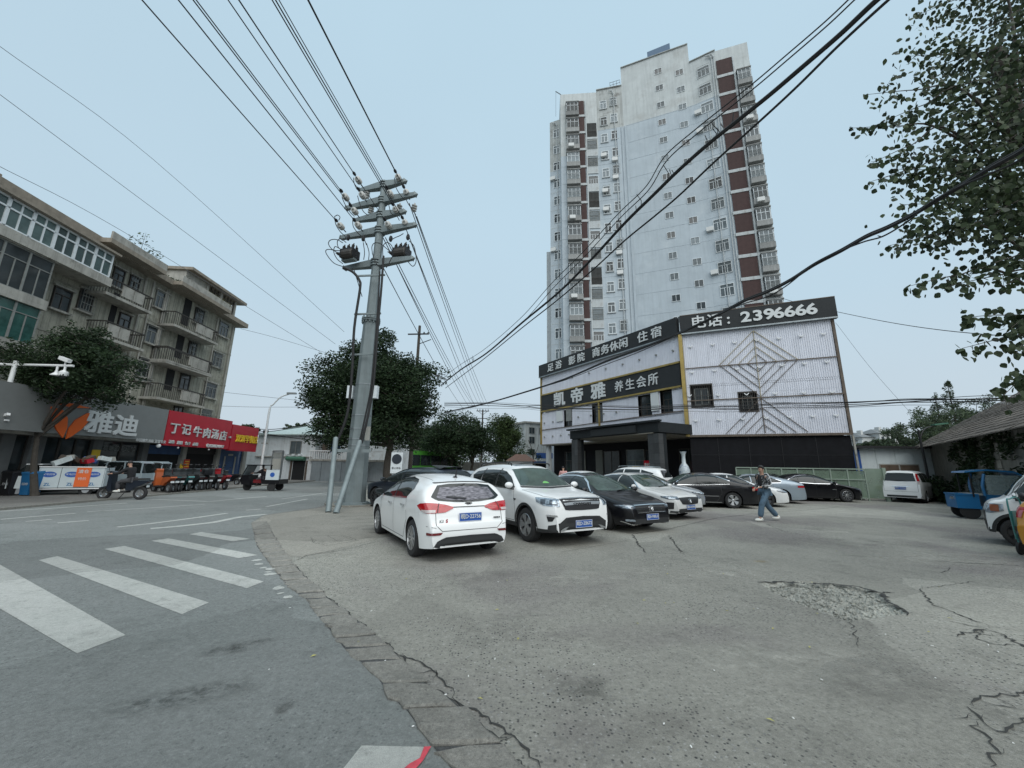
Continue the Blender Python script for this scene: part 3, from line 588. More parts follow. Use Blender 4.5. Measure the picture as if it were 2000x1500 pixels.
for k in range(19):
    zz = ze-k*FL
    if zz < 5: break
    window(FE, xe-.8, zz, 1.55, 1.6, key='e', cols=3, trans=.3, cage=(k % 3 != 2), fr=.07)
    mb = MB(); mb.box(-.1, 1.65, -.3, 0, -.1, 0)
for col, (u, v) in enumerate(((386, 650), (434, 636))):
    xc = FC.px(*tzp(u, v))[0]; zc = FC.px(*tzp(378, 358) if col == 0 else tzp(425, 342))[1]
    for k in range(19):
        zz = zc-k*FL
        if zz < 5: break
        window(FC, xc-.6, zz, 1.0, 1.5, key='c', cols=2, trans=.32, cage=((k+col) % 4 == 1), fr=.08)
        mb = MB().box(-.08, 1.08, -.14, -.005, -.1, -.005) ; FC.put('window_sill', mb, M['tower_white'], off=(xc-.6, 0, zz))
xa = FA.px(*tzp(156, 680))[0]; za = FA.px(*tzp(156, 490))[1]
for k in range(18):
    zz = za-k*FL
    if zz < 5: break
    window(FA, max(.15, xa-.4), zz, .95, 1.5, key='a', cols=2, trans=.3, fr=.07)
# B facade: bay windows, brick column, balconies
def bay_mesh(w, h, seed):
    f = MB(); rr = random.Random(seed); d = .55; fr = .07
    for x in (0, w-fr): f.box(x, x+fr, -d, -d+fr, 0, h)
    for x in (w*.33, w*.66): f.box(x-.03, x+.03, -d, -d+.05, 0, h)
    for z in (0, h*.62, h-fr): f.box(0, w, -d, -d+.06, z, z+fr)
    for z in (0, h*.62, h-fr): f.box(0, .06, -d, 0, z, z+fr); f.box(w-.06, w, -d, 0, z, z+fr)
    p = MB(); p.box(.04, w-.04, -d+.03, -.02, .05, h-.05)
    sl = MB(); sl.box(-.08, w+.08, -d-.1, 0, -.75, -.02)
    g = MB(); n = 14
    for i in range(n+1): x = w*i/n; g.box(x-.008, x+.008, -d-.12, -d-.10, 0, h*.6)
    for z in (0, h*.3, h*.6): g.box(0, w, -d-.12, -d-.10, z-.01, z+.01)
    return f, p, sl, g
mm('bay_slab', (0.26, 0.265, 0.26), 0.9, var=.2, streak=.4, rnd=.25); 
def bays(fac, x, w, ztop, h=1.65, n=19, step=FL):
    f, p, sl, g = bay_mesh(w, h, 1); f = f.mesh('window', M['win_white']); p = p.mesh('pane', M['win_glass']); sl = sl.mesh('sill_slab', M['bay_slab']); g = g.mesh('g', M['win_old'])
    cnp = MB().box(-.1, w+.1, -.67, 0, h, h+.12).mesh('bay_canopy', M['bay_slab'])
    for k in range(n):
        zz = ztop-k*step
        if zz < 5: break
        o = fac.put('bay_window', f, None, off=(x, 0, zz)); link('pane', p, None, o); link('sill_slab', sl, None, o); link('bay_canopy', cnp, None, o)
        if k % 4 != 3: link('security_grille', g, None, o, kind='stuff')
        if k % 4 == 2:
            ac = MB(); ac.box(.2, 1.0, -1.0, -.68, -.62, -.1); ac.box(.3, .75, -1.01, -.99, -.55, -.15); acm = ac.mesh('ac', M['ac_white']); oo = link('air_conditioner', acm, None, o)
            fan = MB().lathe([(.22, -.0), (.22, .012), (.02, .02)], 14, (.52, -1.03, -.35), 'y'); link('fan_guard', fan.mesh('fan_guard', M['win_dark']), None, o) if False else None
xb, zb_ = FB.px(*tzp(203, 395)); xb2 = FB.px(*tzp(262, 390))[0]
bays(FB, FB.px(*tzp(206, 660))[0], FB.px(*tzp(262, 660))[0]-FB.px(*tzp(206, 660))[0], FB.px(*tzp(229, 382))[1])
xr0 = FB.px(*tzp(266, 660))[0]; xr1 = FB.px(*tzp(291, 660))[0]; zr = FB.px(*tzp(275, 323))[1]
bp = MB().box(0, xr1-xr0, -.1, .02, 0, FL-.42).mesh('brick_panel', M['brick_red'])
band = MB().box(-.15, xr1-xr0+.15, -.16, .02, 0, .36).mesh('white_band', M['tower_white'])
for k in range(19):
    zz = zr-(k+1)*FL+.4
    if zz < 3: break
    FB.put('brick_panel', bp, None, off=(xr0, 0, zz)); FB.put('white_band', band, None, off=(xr0, 0, zz-.39))
mb = MB(); mb.box(xr0-.35, xr0-.16, -.2, .02, 0, zr); mb.box(xr1+.16, xr1+.32, -.2, .02, 0, zr); FB.put('white_frame', mb, M['tower_white'])
xv0 = xr1+.36; xv1 = FB.L-.15; zv = FB.px(*tzp(318, 412))[1]
for k in range(18):
    zz = zv-(k+1)*FL
    if zz < 4: break
    mode = [0, 1, 1, 2, 0, 1, 2, 1][k % 8]
    if mode == 0:      # open balcony: flat panel coloured dark for the shade inside, with railing
        mb = MB(); mb.box(0, xv1-xv0, -.03, .02, 0, 2.55); o = FB.put('balcony_shade', mb, M['interior'], off=(xv0, 0, zz))
        mb = MB(); n = 11
        for i in range(n+1): xx = (xv1-xv0)*i/n; mb.box(xx-.012, xx+.012, -.12, -.1, 0, 1.0)
        mb.box(0, xv1-xv0, -.13, -.09, 1.0, 1.05); link('railing', mb.mesh('railing', M['win_dark']), None, o, kind='stuff')
    elif mode == 1: window(FB, xv0, zz+.9, xv1-xv0, 1.5, key='v', cols=3, trans=.5, mt='win_old', glass='win_glass', cage=True)
    else: window(FB, xv0, zz+.9, xv1-xv0, 1.35, key='v2', cols=4, trans=.4, mt='win_white', glass='dark_glass')
    mb = MB(); mb.box(-.05, xv1-xv0+.05, -.1, .02, -.35, .0 if mode == 0 else .85); FB.put('balcony_front', mb, M['tower_white'], off=(xv0, 0, zz))
# G facade
xg0, zg = FG.px(*tzp(895, 160)); xg0 = FG.px(*tzp(940, 600))[0]; xg1 = FG.px(*tzp(1018, 600))[0]; zg = FG.px(*tzp(925, 130))[1]
bp = MB().box(0, xg1-xg0, -.1, .02, 0, FL-.48).mesh('brick_panel', M['brick_red']); band = MB().box(-.1, FG.L-xg0, -.16, .02, 0, .42).mesh('white_band', M['tower_white'])
for k in range(19):
    zz = zg-(k+1)*FL+.45
    if zz < 3: break
    FG.put('brick_panel', bp, None, off=(xg0, 0, zz)); FG.put('white_band', band, None, off=(xg0, 0, zz-.45))
mb = MB(); mb.box(xg1+.05, xg1+.25, -.2, .02, 0, zg); FG.put('white_frame', mb, M['tower_white'])
xw = xg1+.35; bays(FG, xw, max(1.5, FG.L-xw-.55), FG.px(*tzp(1010, 238))[1])
acm = MB().box(0, .8, -.42, -.06, 0, .55).mesh('air_conditioner', M['ac_white'])
rc = random.Random(4)
for fac, xx, z0_ in ((FC, .35, 50), (FC, FC.L-1.9, 49), (FE, xe-1.7, 50), (FA, .1, 45)):
    for k in range(4): FACo = fac.put('air_conditioner', acm, None, off=(max(.05, xx), 0, z0_-FL*rc.randint(0, 12)-.7))
# roof bits
mb = MB(); q = AZ(8.0, 49.6)-tw.location; mb.tube([q+Vector((0, 0, 58.3)), q+Vector((-.8, 0, 58.9))], .06, 6); mb.tube([q+Vector((-.75, 0, 58.9)), q+Vector((-.8, 0, 54.2))], .02, 4); mb.build('lightning_rod', M['wire'], tw)
mb = MB(); a = AZ(16.6, 50.4)-tw.location+Vector((0, 0, 58.7)); b_ = AZ(18.3, 50.5)-tw.location+Vector((0, 0, 58.7))
for zz in (.5, 1.0): mb.tube([a+Vector((0, 0, zz)), b_+Vector((0, 0, zz+.2))], .03, 5)
for k in range(4): q = a.lerp(b_, k/3); mb.tube([q, q+Vector((0, 0, 1.1))], .03, 5)
mb.build('roof_railing', M['wire'], tw)

# ================================================================ BATHHOUSE (black and white clad building)
def clad_mat():
    m = mm('cladding', (0.66, 0.675, 0.735), 0.55, metal=0.15, var=0.06, vs=1.0, streak=0.18, dirt=(0.3, 0.3, 0.31), dirtamt=0.25, ds=1.0); return m
clad_mat(); mm('black_panel', (0.009, 0.009, 0.011), 0.6, spec=.15, var=0.3, vs=2, streak=.2); mm('sign_black', (0.028, 0.031, 0.033), 0.6, spec=.2, var=0.12, vs=1.5, streak=0.1); mm('gold', (0.34, 0.25, 0.08), 0.45, metal=0.5, var=0.25, vs=2, dirt=(0.11, 0.07, 0.03), dirtamt=0.6, ds=1.0)
mm('gold_pale', (.34, .29, .18), .5, var=.2); mm('rust', (0.12, 0.095, 0.075), 0.7, metal=0.2, var=0.3, vs=3); mm('granite', (0.045, 0.048, 0.05), 0.6, var=0.25, vs=9, rnd=.3); mm('canopy_dark', (0.018, 0.021, 0.023), 0.6, spec=.2, var=.15); mm('soffit', (0.20, 0.185, 0.155), 0.8, var=.08, streak=.1); mm('curtain', (0.13, 0.13, 0.115), .9)
CB = 3.8; PT = 12.2
hR = G(1663, 845, CB); hC = G(1344, 850, CB); hL = AZ(4.5, 40.3)
for v in (hR, hC, hL): v.z = 0
hot = empty('bathhouse', tuple(hC), 0, 'black and white bathhouse clad in ribbed metal with gold trim and phone number sign', 'building')
HL = Fac(hL, hC, hot); HR = Fac(hC, hR, hot)
# core volume
o = hot.location; nb = Vector((-(hR-hL).normalized().y, (hR-hL).normalized().x, 0))
def inset(P, d): return P+nb*d
rd = hR.normalized()*11; mb = MB(); pts = [inset(hL, .6), inset(hC, .8), inset(hR, .4)+Vector((-.4, 0, 0)), inset(hR, 0)+rd+Vector((-1.2, 0, 0)), inset(hL, 10)]; mb.prism([((p-o).x, (p-o).y) for p in pts], CB, PT-1.9); mb.build('body', M['black_panel'], hot, fix=True)
def ribbed(fac, x0, x1, z0, z1, pitch=.115, dep=.032):
    mb = MB(); n = int((x1-x0)/pitch); vs = []
    xs = []
    for i in range(n+1):
        b = x0+i*pitch
        xs += [(b, 0), (b+pitch*.22, 0), (b+pitch*.34, -dep), (b+pitch*.80, -dep), (b+pitch*.92, 0)]
    xs = [q for q in xs if q[0] < x1]+[(x1, 0)]
    vs = [(q[0], q[1], z0) for q in xs]+[(q[0], q[1], z1) for q in xs]; m = len(xs)
    mb.add(vs, [(i, i+1, i+1+m, i+m) for i in range(m-1)]); return mb
def slab(fac, name, x0, x1, z0, z1, y0, y1, m, **kw): return fac.put(name, MB().box(x0, x1, y0, y1, z0, z1), M[m], **kw)
# right facade
ZS = HR.px(1637, 627)[1]; print('ZS', ZS, HL.L, HR.L)
wr = []
for (a, b_, c, d) in ((935, 585, 1070, 708), (1218, 628, 1335, 735)):
    q0 = HR.px(1040+a/3.03, 560+b_/3.03); q1 = HR.px(1040+c/3.03, 560+d/3.03); wr.append((q0[0], q1[0], q1[1], q0[1]))
ZS = 10.9
def clad_with_holes(fac, x0, x1, z0, z1, holes, yoff=0.0):
    """ribbed metal panels around window openings, panel by panel"""
    zs = sorted(set([z0, z1]+[h[2] for h in holes]+[h[3] for h in holes]))
    for za, zb in zip(zs[:-1], zs[1:]):
        if zb-za < .03: continue
        cuts = [(h[0], h[1]) for h in holes if h[2] < (za+zb)/2 < h[3]]; cuts.sort(); x = x0
        for c in cuts+[(x1, x1)]:
            if c[0]-x > .03: fac.put('cladding_panel', ribbed(fac, x, c[0], za, zb-.004), M['cladding'], off=(0, yoff, 0))
            x = c[1]
clad_with_holes(HR, 0.12, HR.L-.1, CB, 7.05, [(h[0], h[1], h[2], min(7.05, h[3])) for h in wr if h[2] < 7.05])
zl1 = HR.px(1339, 721)[1]
top_holes = []
clad_with_holes(HR, 0.12, HR.L-.1, 7.06, ZS, [(h[0], h[1], max(7.06, h[2]), h[3]) for h in wr if h[3] > 7.06])
for (xa, xb_, za, zb) in wr:
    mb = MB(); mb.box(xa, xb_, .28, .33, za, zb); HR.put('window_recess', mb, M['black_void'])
    window(HR, xa+.2, za+.15, (xb_-xa)-.4, (zb-za)-.35, y=.27, key='h', cols=2, trans=0, mt='win_old', glass='dark_glass')
    mb = MB(); n = 9
    for i in range(n+1): xx = xa+(xb_-xa)*i/n; mb.box(xx-.012, xx+.012, -.06, -.045, za, zb)
    for zz in (za+.02, (za+zb)/2, zb-.02): mb.box(xa, xb_, -.065, -.045, zz-.015, zz+.015)
    HR.put('window_bars', mb, M['win_dark'], kind='stuff')
    mb = MB(); mb.box(xa-.06, xa, -.05, .3, za-.06, zb+.06); mb.box(xb_, xb_+.06, -.05, .3, za-.06, zb+.06); mb.box(xa, xb_, -.05, .3, za-.06, za); mb.box(xa, xb_, -.05, .3, zb, zb+.06); HR.put('window_surround', mb, M['win_dark'])
def Z5(u, v): return (1040+u/3.03, 560+v/3.03)
def strip(fac, a, b_, w, m, name='trim_strip', y=-.075, t=.04):
    p = fac.px(*Z5(*a)); q = fac.px(*Z5(*b_)); mb = MB(); mb.bar((p[0], y, p[1]), (q[0], y, q[1]), t, w, up=(0, 0, 1)) if abs(p[0]-q[0]) > .3 else mb.bar((p[0], y, p[1]), (q[0], y, q[1]), w, t, up=(0, 1, 0))
    # keep the strip lying against the facade
    d = Vector((q[0]-p[0], 0, q[1]-p[1])).normalized(); nn = Vector((-d.z, 0, d.x))*w/2; mb = MB()
    A = Vector((p[0], y, p[1])); B = Vector((q[0], y, q[1])); T = Vector((0, t, 0))
    mb.add([A-nn, B-nn, B+nn, A+nn, A-nn+T, B-nn+T, B+nn+T, A+nn+T], [(0, 1, 2, 3), (7, 6, 5, 4), (0, 4, 5, 1), (1, 5, 6, 2), (2, 6, 7, 3), (3, 7, 4, 0)])
    return fac.put(name, mb, M[m])
dm = [((1305, 262), (1105, 465), (1350, 652), (1570, 432)), ((1312, 310), (1155, 462), (1345, 600), (1510, 436)), ((1318, 355), (1215, 462), (1341, 553), (1445, 443)), ((1325, 400), (1270, 457), (1337, 503), (1388, 448))]
k = 0
for q in dm:
    for i in range(4): strip(HR, q[i], q[(i+1) % 4], .03, 'gold_pale' if i in (0, 3) and k < 3 else 'rust', 'diamond_strip', y=-.08-.004*(i+1)); k += .2
for ap, l, r in (((1352, 660), (1145, 870), (1630, 860)), ((1355, 715), (1210, 868), (1562, 862)), ((1362, 765), (1260, 867), (1500, 863)), ((1367, 815), (1320, 866), (1440, 864))):
    strip(HR, ap, l, .03, 'rust', 'diamond_strip', y=-.087); strip(HR, ap, r, .03, 'rust', 'diamond_strip', y=-.092)
strip(HR, (1305, 262), (1350, 655), .035, 'gold_pale', y=-.1); strip(HR, (1350, 660), (1377, 866), .05, 'rust', y=-.1)
strip(HR, (905, 487), (1812, 414), .06, 'rust', y=-.112); strip(HR, (915, 678), (1850, 632), .06, 'rust', y=-.112)
mb = MB(); mb.box(-.02, HR.L, -.16, -.01, CB-.14, CB-.005); HR.put('base_trim', mb, M['rust'])
mb = MB(); mb.box(HR.L-.09, HR.L+.05, -.1, .2, CB-.1, ZS); HR.put('edge_trim', mb, M['rust'])
mb = MB(); mb.box(-.14, .1, -.2, .1, CB-.1, ZS); HR.put('gold_column', mb, M['gold'])
# small V shaped lamp brackets on both faces
vb = MB(); vb.bar((-.13, -.12, .1), (0, -.12, -.02), .05, .05, up=(0, 1, 0)); vb.bar((.13, -.12, .1), (0, -.12, -.02), .05, .05, up=(0, 1, 0)); vb.box(-.03, .03, -.12, -.03, -.05, .03); vb = vb.mesh('lamp_bracket', M['white'])
for (a, b_, n) in (((935, 360), (1718, 285), 7), ((945, 512), (1740, 450), 7), ((930, 650), (1770, 628), 6), ((968, 797), (1795, 765), 7)):
    for i in range(n):
        t = i/(n-1); p = HR.px(*Z5(a[0]+(b_[0]-a[0])*t, a[1]+(b_[1]-a[1])*t)); HR.put('lamp_bracket', vb, None, off=(p[0], 0, p[1]))
vb2 = MB().box(-.05, .05, -.16, -.03, -.06, .06).mesh('lamp_bracket', M['win_old'])
for (a, b_, n) in (((140, 565), (835, 380), 8), ((75, 808), (125, 800), 2), ((275, 772), (500, 742), 4), ((75, 890), (220, 875), 4)):
    for i in range(n):
        t = i/(n-1); p = HL.px(*Z5(a[0]+(b_[0]-a[0])*t, a[1]+(b_[1]-a[1])*t)); HL.put('lamp_bracket', vb2, None, off=(p[0], 0, p[1]))
# left facade
wl = []
for (a, b_, c, d) in ((187, 727, 235, 828), (353, 692, 416, 806), (626, 640, 706, 768), (757, 612, 829, 745)):
    q0 = HL.px(*Z5(a, (b_+d)/2)); q1 = HL.px(*Z5(c, (b_+d)/2)); m0 = HL.px(*Z5((a+c)/2, b_))[1]; m1 = HL.px(*Z5((a+c)/2, d))[1]; wl.append((q0[0], q1[0], m1, m0)); print('wl', wl[-1])
ZSG0, ZSG1 = 7.35, 9.2
q = HL.px(*Z5(60, 742)), HL.px(*Z5(60, 648)), HL.px(*Z5(875, 452)), HL.px(*Z5(880, 577)); print('sign', q)
ZSG0 = (q[0][1]+q[3][1])/2; ZSG1 = (q[1][1]+q[2][1])/2
wl = [(w[0], w[1], max(CB+.9, w[2]), min(ZSG0-.1, w[3])) for w in wl]
clad_with_holes(HL, 0.1, HL.L-.15, CB, ZSG0-.05, wl); clad_with_holes(HL, 0.1, HL.L-.15, ZSG1+.05, ZS, [])
slab(HL, 'sign_board', .1, HL.L-.15, ZSG0, ZSG1, -.12, .1, 'sign_black')
slab(HL, 'gold_border', .0, HL.L-.15, ZSG1, ZSG1+.13, -.18, .0, 'gold'); slab(HL, 'gold_border', .0, HL.L-.15, ZSG0-.13, ZSG0, -.18, .0, 'gold')
mb = MB().box(-.05, .1, -.15, .2, CB, ZS); HL.put('edge_trim', mb, M['gold']); strip(HL, (60, 850), (895, 735), .06, 'rust', y=-.1)
p = HL.px(*Z5(400, 760)); slab(HL, 'gold_post', p[0]-.1, p[0]+.06, CB+.3, ZSG0, -.13, -.04, 'gold')
for (xa, xb_, za, zb) in wl:
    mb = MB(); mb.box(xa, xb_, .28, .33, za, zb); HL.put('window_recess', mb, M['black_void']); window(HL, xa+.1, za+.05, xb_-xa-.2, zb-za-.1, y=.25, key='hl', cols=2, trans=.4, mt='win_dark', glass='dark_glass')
for (a, b_, c, d, m) in ((146, 735, 184, 798, 'text_white'), (204, 722, 235, 795, 'win_old'), (706, 624, 752, 735, 'text_white')):
    q0 = HL.px(*Z5(a, (b_+d)/2)); q1 = HL.px(*Z5(c, (b_+d)/2)); z0 = HL.px(*Z5((a+c)/2, d))[1]; z1 = min(ZSG0-.15, HL.px(*Z5((a+c)/2, b_))[1]); slab(HL, 'shutter', q0[0], q1[0], z0, z1, -.12, -.06, m)
# parapet sign boards
slab(HL, 'parapet_sign', -.1, HL.L-.05, ZS+.02, PT, -.3, .05, 'sign_black'); slab(HR, 'parapet_sign', .03, HR.L+.2, ZS+.02, PT, -.305, .05, 'sign_black')
slab(HL, 'sign_edge', -.1, HL.L-.1, ZS-.07, ZS+.015, -.32, .0, 'steel'); slab(HR, 'sign_edge', .08, HR.L+.2, ZS-.07, ZS+.015, -.32, .0, 'steel'); slab(HR, 'sign_edge', .05, HR.L+.2, PT, PT+.05, -.32, .06, 'rust')
def put_text(fac, s, a, b_, size, y, bold=.02, m='text_white', ext=.03, n=None, vs=None):
    """letters spread between two zoom-5 pixel positions on the facade"""
    pa = fac.px(*Z5(*a)); pb = fac.px(*Z5(*b_)); L = len(s)
    for i, ch in enumerate(s):
        if ch == ' ': continue
        t = i/(L-1) if L > 1 else 0; me = text_mesh(ch, size, ext, bold*size); o = fac.put('sign_letter', me if me.materials else me, M[m], off=(pa[0]+(pb[0]-pa[0])*t, y, pa[1]+(pb[1]-pa[1])*t)); o.rotation_euler = (R(90), 0, fac.rz)
zmid = (ZS+PT)/2
def line_text(fac, chars, y, size, z, m='text_white', bold=.02, ext=.03, sx=1.0):
    for ch, (u, v) in chars:
        x = fac.px(*Z5(u, v))[0]; me = text_mesh(ch, size, ext, bold*size); o = fac.put('sign_letter', me, M[m], off=(x, y, z)); o.rotation_euler = (R(90), 0, fac.rz); o.scale = (sx, 1, 1)
line_text(HL, [('足', (122, 485)), ('浴', (170, 468)), ('影', (250, 445)), ('院', (303, 424)), ('商', (393, 392)), ('务', (446, 376)), ('休', (500, 358)), ('闲', (555, 340)), ('住', (668, 302)), ('宿', (750, 275))], -.34, .88, zmid-.05, sx=1.15)
line_text(HR, [('电', (980, 225)), ('话', (1075, 215)), (':', (1158, 222))], -.345, .98, zmid-.02)
line_text(HR, [('2', (1258, 196)), ('3', (1328, 186)), ('9', (1394, 178)), ('6', (1450, 170)), ('6', (1514, 164)), ('6', (1578, 156)), ('6', (1642, 150))], -.345, .98, zmid-.02, bold=.03, sx=1.25)
zs2 = (ZSG0+ZSG1)/2
line_text(HL, [('凯', (165, 670)), ('帝', (270, 645)), ('雅', (395, 610))], -.15, 1.45, zs2-.05, bold=.035, sx=1.25)
line_text(HL, [('养', (520, 600)), ('生', (585, 590)), ('会', (652, 575)), ('所', (722, 555))], -.15, .95, zs2-.03, bold=.012, sx=1.0)
# rooftop dome-like cover behind the parapet
mb = MB().lathe([(1.6, 0), (1.55, .4), (1.2, .8), (.6, 1.05), (.05, 1.1)], 20, (2.6, 2.2, PT-.6)); HR.put('roof_tank', mb, M['white'], smooth=True)
# ground floor
slab(HR, 'black_wall', .1, HR.L-.05, 0, CB-.15, .05, .3, 'black_panel')
mb = MB()
for i in range(1, 5): x = HR.L*i/5; mb.box(x-.012, x+.012, .035, .06, 0, CB-.2)
for z in (1.3, 2.5): mb.box(.1, HR.L-.1, .035, .06, z-.01, z+.01)
HR.put('panel_joint', mb, M['iron'], kind='stuff')
mb = MB().box(HR.L+.0, HR.L+.09, -.05, .1, 0, CB-.15); HR.put('downpipe', mb, M['old_trim'])
slab(HL, 'ground_wall', 0, HL.L, 0, CB-.02, 1.6, 1.9, 'black_panel')
slab(HL, 'overhang_soffit', 0, HL.L, CB-.1, CB-.005, .0, 1.6, 'soffit')
slab(HL, 'white_pier', .35, .75, 0, CB-.11, .3, .7, 'tower_white')
for i, (u0, u1, kind) in enumerate(((122, 190, 'w'), (195, 240, 'c'), (300, 340, 'c'), (345, 440, 'g'), (480, 585, 'd'), (590, 690, 'g'), (790, 910, 'g'))):
    x0 = HL.px(*Z5(u0, 1000))[0]; x1 = HL.px(*Z5(u1, 1000))[0]
    if kind == 'c': slab(HL, 'curtain', x0, x1, .3, 3.1, 1.50, 1.56, 'curtain')
    elif kind == 'g': window(HL, x0, .3, x1-x0, 2.7, y=1.56, key='hg', cols=2, trans=0, mt='win_dark', glass='dark_glass')
    else: window(HL, x0, .15, x1-x0, 2.9, y=1.56, key='hd', cols=2, trans=.3, mt='win_old' if kind == 'd' else 'win_dark', glass='win_glass' if kind == 'd' else 'dark_glass')
# canopy
cz0, cz1 = 3.72, 4.5
c1 = G(1285, 823, cz1); c0 = G(1113, 842, cz1)
d_ = (hC-hL).normalized()
def proj(P, dep):   # point on the left facade line moved out
    s = (P-hL).dot(d_); return hL+d_*s+Vector((d_.y, -d_.x, 0))*dep
dep = max(1.5, (c1-proj(c1, 0)).xy.length); print('canopy depth', dep, (c0-proj(c0, 0)).xy.length)
a = c0-o; b_ = c1-o; cc = proj(c1, -1.5)-o; e_ = proj(c0, -1.5)-o; hcorner = hC+Vector((.3, -.1, 0))-o
mb = MB().prism([(a.x, a.y), (b_.x, b_.y), (hcorner.x, hcorner.y), (hcorner.x-1.5, hcorner.y+1.5), (cc.x, cc.y), (e_.x, e_.y)], cz0+.12, cz1); mb.build('canopy', M['canopy_dark'], hot, fix=True)
ai = a.lerp(cc, .04); bi = b_.lerp(e_, .04)
mb = MB().prism([(a.x+.25, a.y+.3), (b_.x-.25, b_.y+.35), (hcorner.x-.3, hcorner.y+.2), (cc.x, cc.y), (e_.x, e_.y)], cz0+.06, cz0+.115); mb.build('canopy_soffit', M['soffit'], hot, fix=True)
dd_ = (b_-a).normalized(); mb = MB(); mb.bar((a.x-.2, a.y-.12, cz1+.06), (b_.x+.1, b_.y-.12, cz1+.06), .3, .12); mb.build('canopy_coping', M['canopy_dark'], hot)
q = a.lerp(b_, .3); r_ = a.lerp(b_, .8); nn = Vector((dd_.y, -dd_.x, 0)); mb = MB(); mb.bar((q.x+nn.x*.06, q.y+nn.y*.06, 4.15), (r_.x+nn.x*.06, r_.y+nn.y*.06, 4.15), .1, .5); mb.build('canopy_fascia_panel', M['sign_black'], hot)
fr_ang = math.atan2(dd_.y, dd_.x)
for (pt, w) in ((a.lerp(b_, .06), .75), (a.lerp(b_, .945), .85)):
    pl = MB().box(-w/2+.03, w/2-.03, .08, w-.03, 0, cz0+.1).build('pillar_core', M['canopy_dark'], hot, loc=(pt.x, pt.y, 0), rot=(0, 0, fr_ang))
    rows = 6; hh = (cz0+.05)/rows
    tile = MB().box(0, w/2-.01, 0, .05, 0, hh-.012).mesh('granite_tile', M['granite'])
    for r in range(rows):
        for side in range(2):
            for cidx in range(2):
                ob = link('granite_tile', tile, None, pl); 
                if side == 0: ob.location = (-w/2+cidx*(w/2), .03, r*hh)
                else: ob.location = (-w/2, .03+w-cidx*(w/2)-.01, r*hh); ob.rotation_euler = (0, 0, -R(90))
                if side == 1: ob.location = (-w/2-.0, .06+w-cidx*(w/2), r*hh)
    for r in range(rows): ob = link('granite_tile', tile, None, pl, (w/2, .06, r*hh), (0, 0, R(90)))
# small things at the entrance
va = empty('floor_vase', tuple(HL.P0+d_*(HL.L-.9)+Vector((d_.y, -d_.x, 0))*.2), 0, 'tall blue and white porcelain vase standing beside the bathhouse entrance', 'vase')
va.location = AT(1338, 936, 25.5); va.location.z = 0
mm('vase_body', (0.50, 0.56, 0.58), 0.2, dirt=(0.02, 0.07, 0.25), dirtamt=1.0, ds=4.5)
MB().lathe([(.2, 0), (.22, .1), (.26, .6), (.33, 1.2), (.34, 1.5), (.26, 1.75), (.13, 1.95), (.11, 2.3), (.13, 2.5), (.22, 2.68), (.2, 2.68)], 20).build('vase_body', M['vase_body'], va, smooth=True)
mb = MB().lathe([(.24, 0), (.24, .12)], 16); mb.build('base', M['win_dark'], va)
sb = empty('red_notice_board', AT(1266, 920, 27.5), R(40), 'small red notice board on a thin stand between the glass doors', 'sign'); sb.location.z = 0
MB().tube([(0, 0, 0), (0, 0, 1.6)], .02, 6).build('stand', M['steel'], sb); MB().box(-.5, .5, -.03, 0, 1.5, 2.1).build('board', M['red_sign'], sb); text('停业整顿', .24, M['text_white'], sb, (0, -.04, 1.8), (0, 0, 0), bold=.004)
ys = empty('yellow_door_sign', AT(1242, 918, 28.5), R(40), 'small yellow notice on the bathhouse entrance glass', 'sign'); ys.location.z = 1.3
MB().box(-.45, .45, -.03, 0, 0, .4).build('board', M['yellow'], ys)
# ================================================================ OLD APARTMENT BLOCK WITH SHOPS
def Z1(u, v): return (u/4, 350+v/4)
def Z2(u, v): return (u*.26, 700+v*.26)
def Z3(u, v): return (480+u/6.52, 730+v/6.52)
SB = -3.4
LB = 23.0/math.tan(R(33.25))
blk = empty('old_apartment_block', tuple(SH(LB, SB)), 0, 'weathered grey four storey block with balconies and weeds on its roof edge', 'building')
OB = Fac(SH(4, SB), SH(LB, SB), blk); EV = 13.75
mb = MB().box(0, OB.L, 0, 9, 0, EV); OB.put('wall', mb, M['old_wall'])
mb = MB().box(0, OB.L+.55, -.75, 9.3, EV, EV+.38); OB.put('roof_slab', mb, M['roof_slab'])
for a, b_ in (((880, 535), (1260, 745)), ((1400, 860), (1760, 1025))):
    p = OB.px(*Z1(*a)); q = OB.px(*Z1(*b_)); mb = MB().box(p[0]-1.5, q[0]-1.2, -1.35, 0, EV+.05, EV+.32); OB.put('roof_canopy', mb, M['roof_slab'])
    mb = MB().box(p[0]-1.5, q[0]-1.2, -1.35, -1.25, EV+.32, EV+.75); OB.put('roof_parapet', mb, M['old_trim'])
# rooftop room at the far end
x0 = OB.L-6.2; mb = MB(); mb.box(x0, x0+2.2, 0.2, 6, EV+.4, EV+2.2); OB.put('rooftop_room', mb, M['old_trim'])
mb = MB()
for x in (x0+2.3, x0+4, OB.L-.3):
    for y in (.25, 5.8): mb.box(x-.12, x+.12, y-.12, y+.12, EV+.38, EV+2.2)
OB.put('pergola_post', mb, M['old_trim'], kind='stuff'); mb = MB().box(x0-.2, OB.L+.5, -.35, 6.4, EV+2.2, EV+2.42); OB.put('rooftop_slab', mb, M['roof_slab'])
mb = MB()
for i in range(9): x = x0+2.4+i*.42; mb.box(x-.02, x+.02, .2, .26, EV+.4, EV+2.2); mb.box(x-.02, x+.02, 5.8, 5.86, EV+.4, EV+2.2)
for z in (.9, 1.4, 1.9): mb.box(x0+2.3, OB.L-.3, .2, .25, EV+z-.02, EV+z+.02)
OB.put('window_lattice', mb, M['win_dark'], kind='stuff')
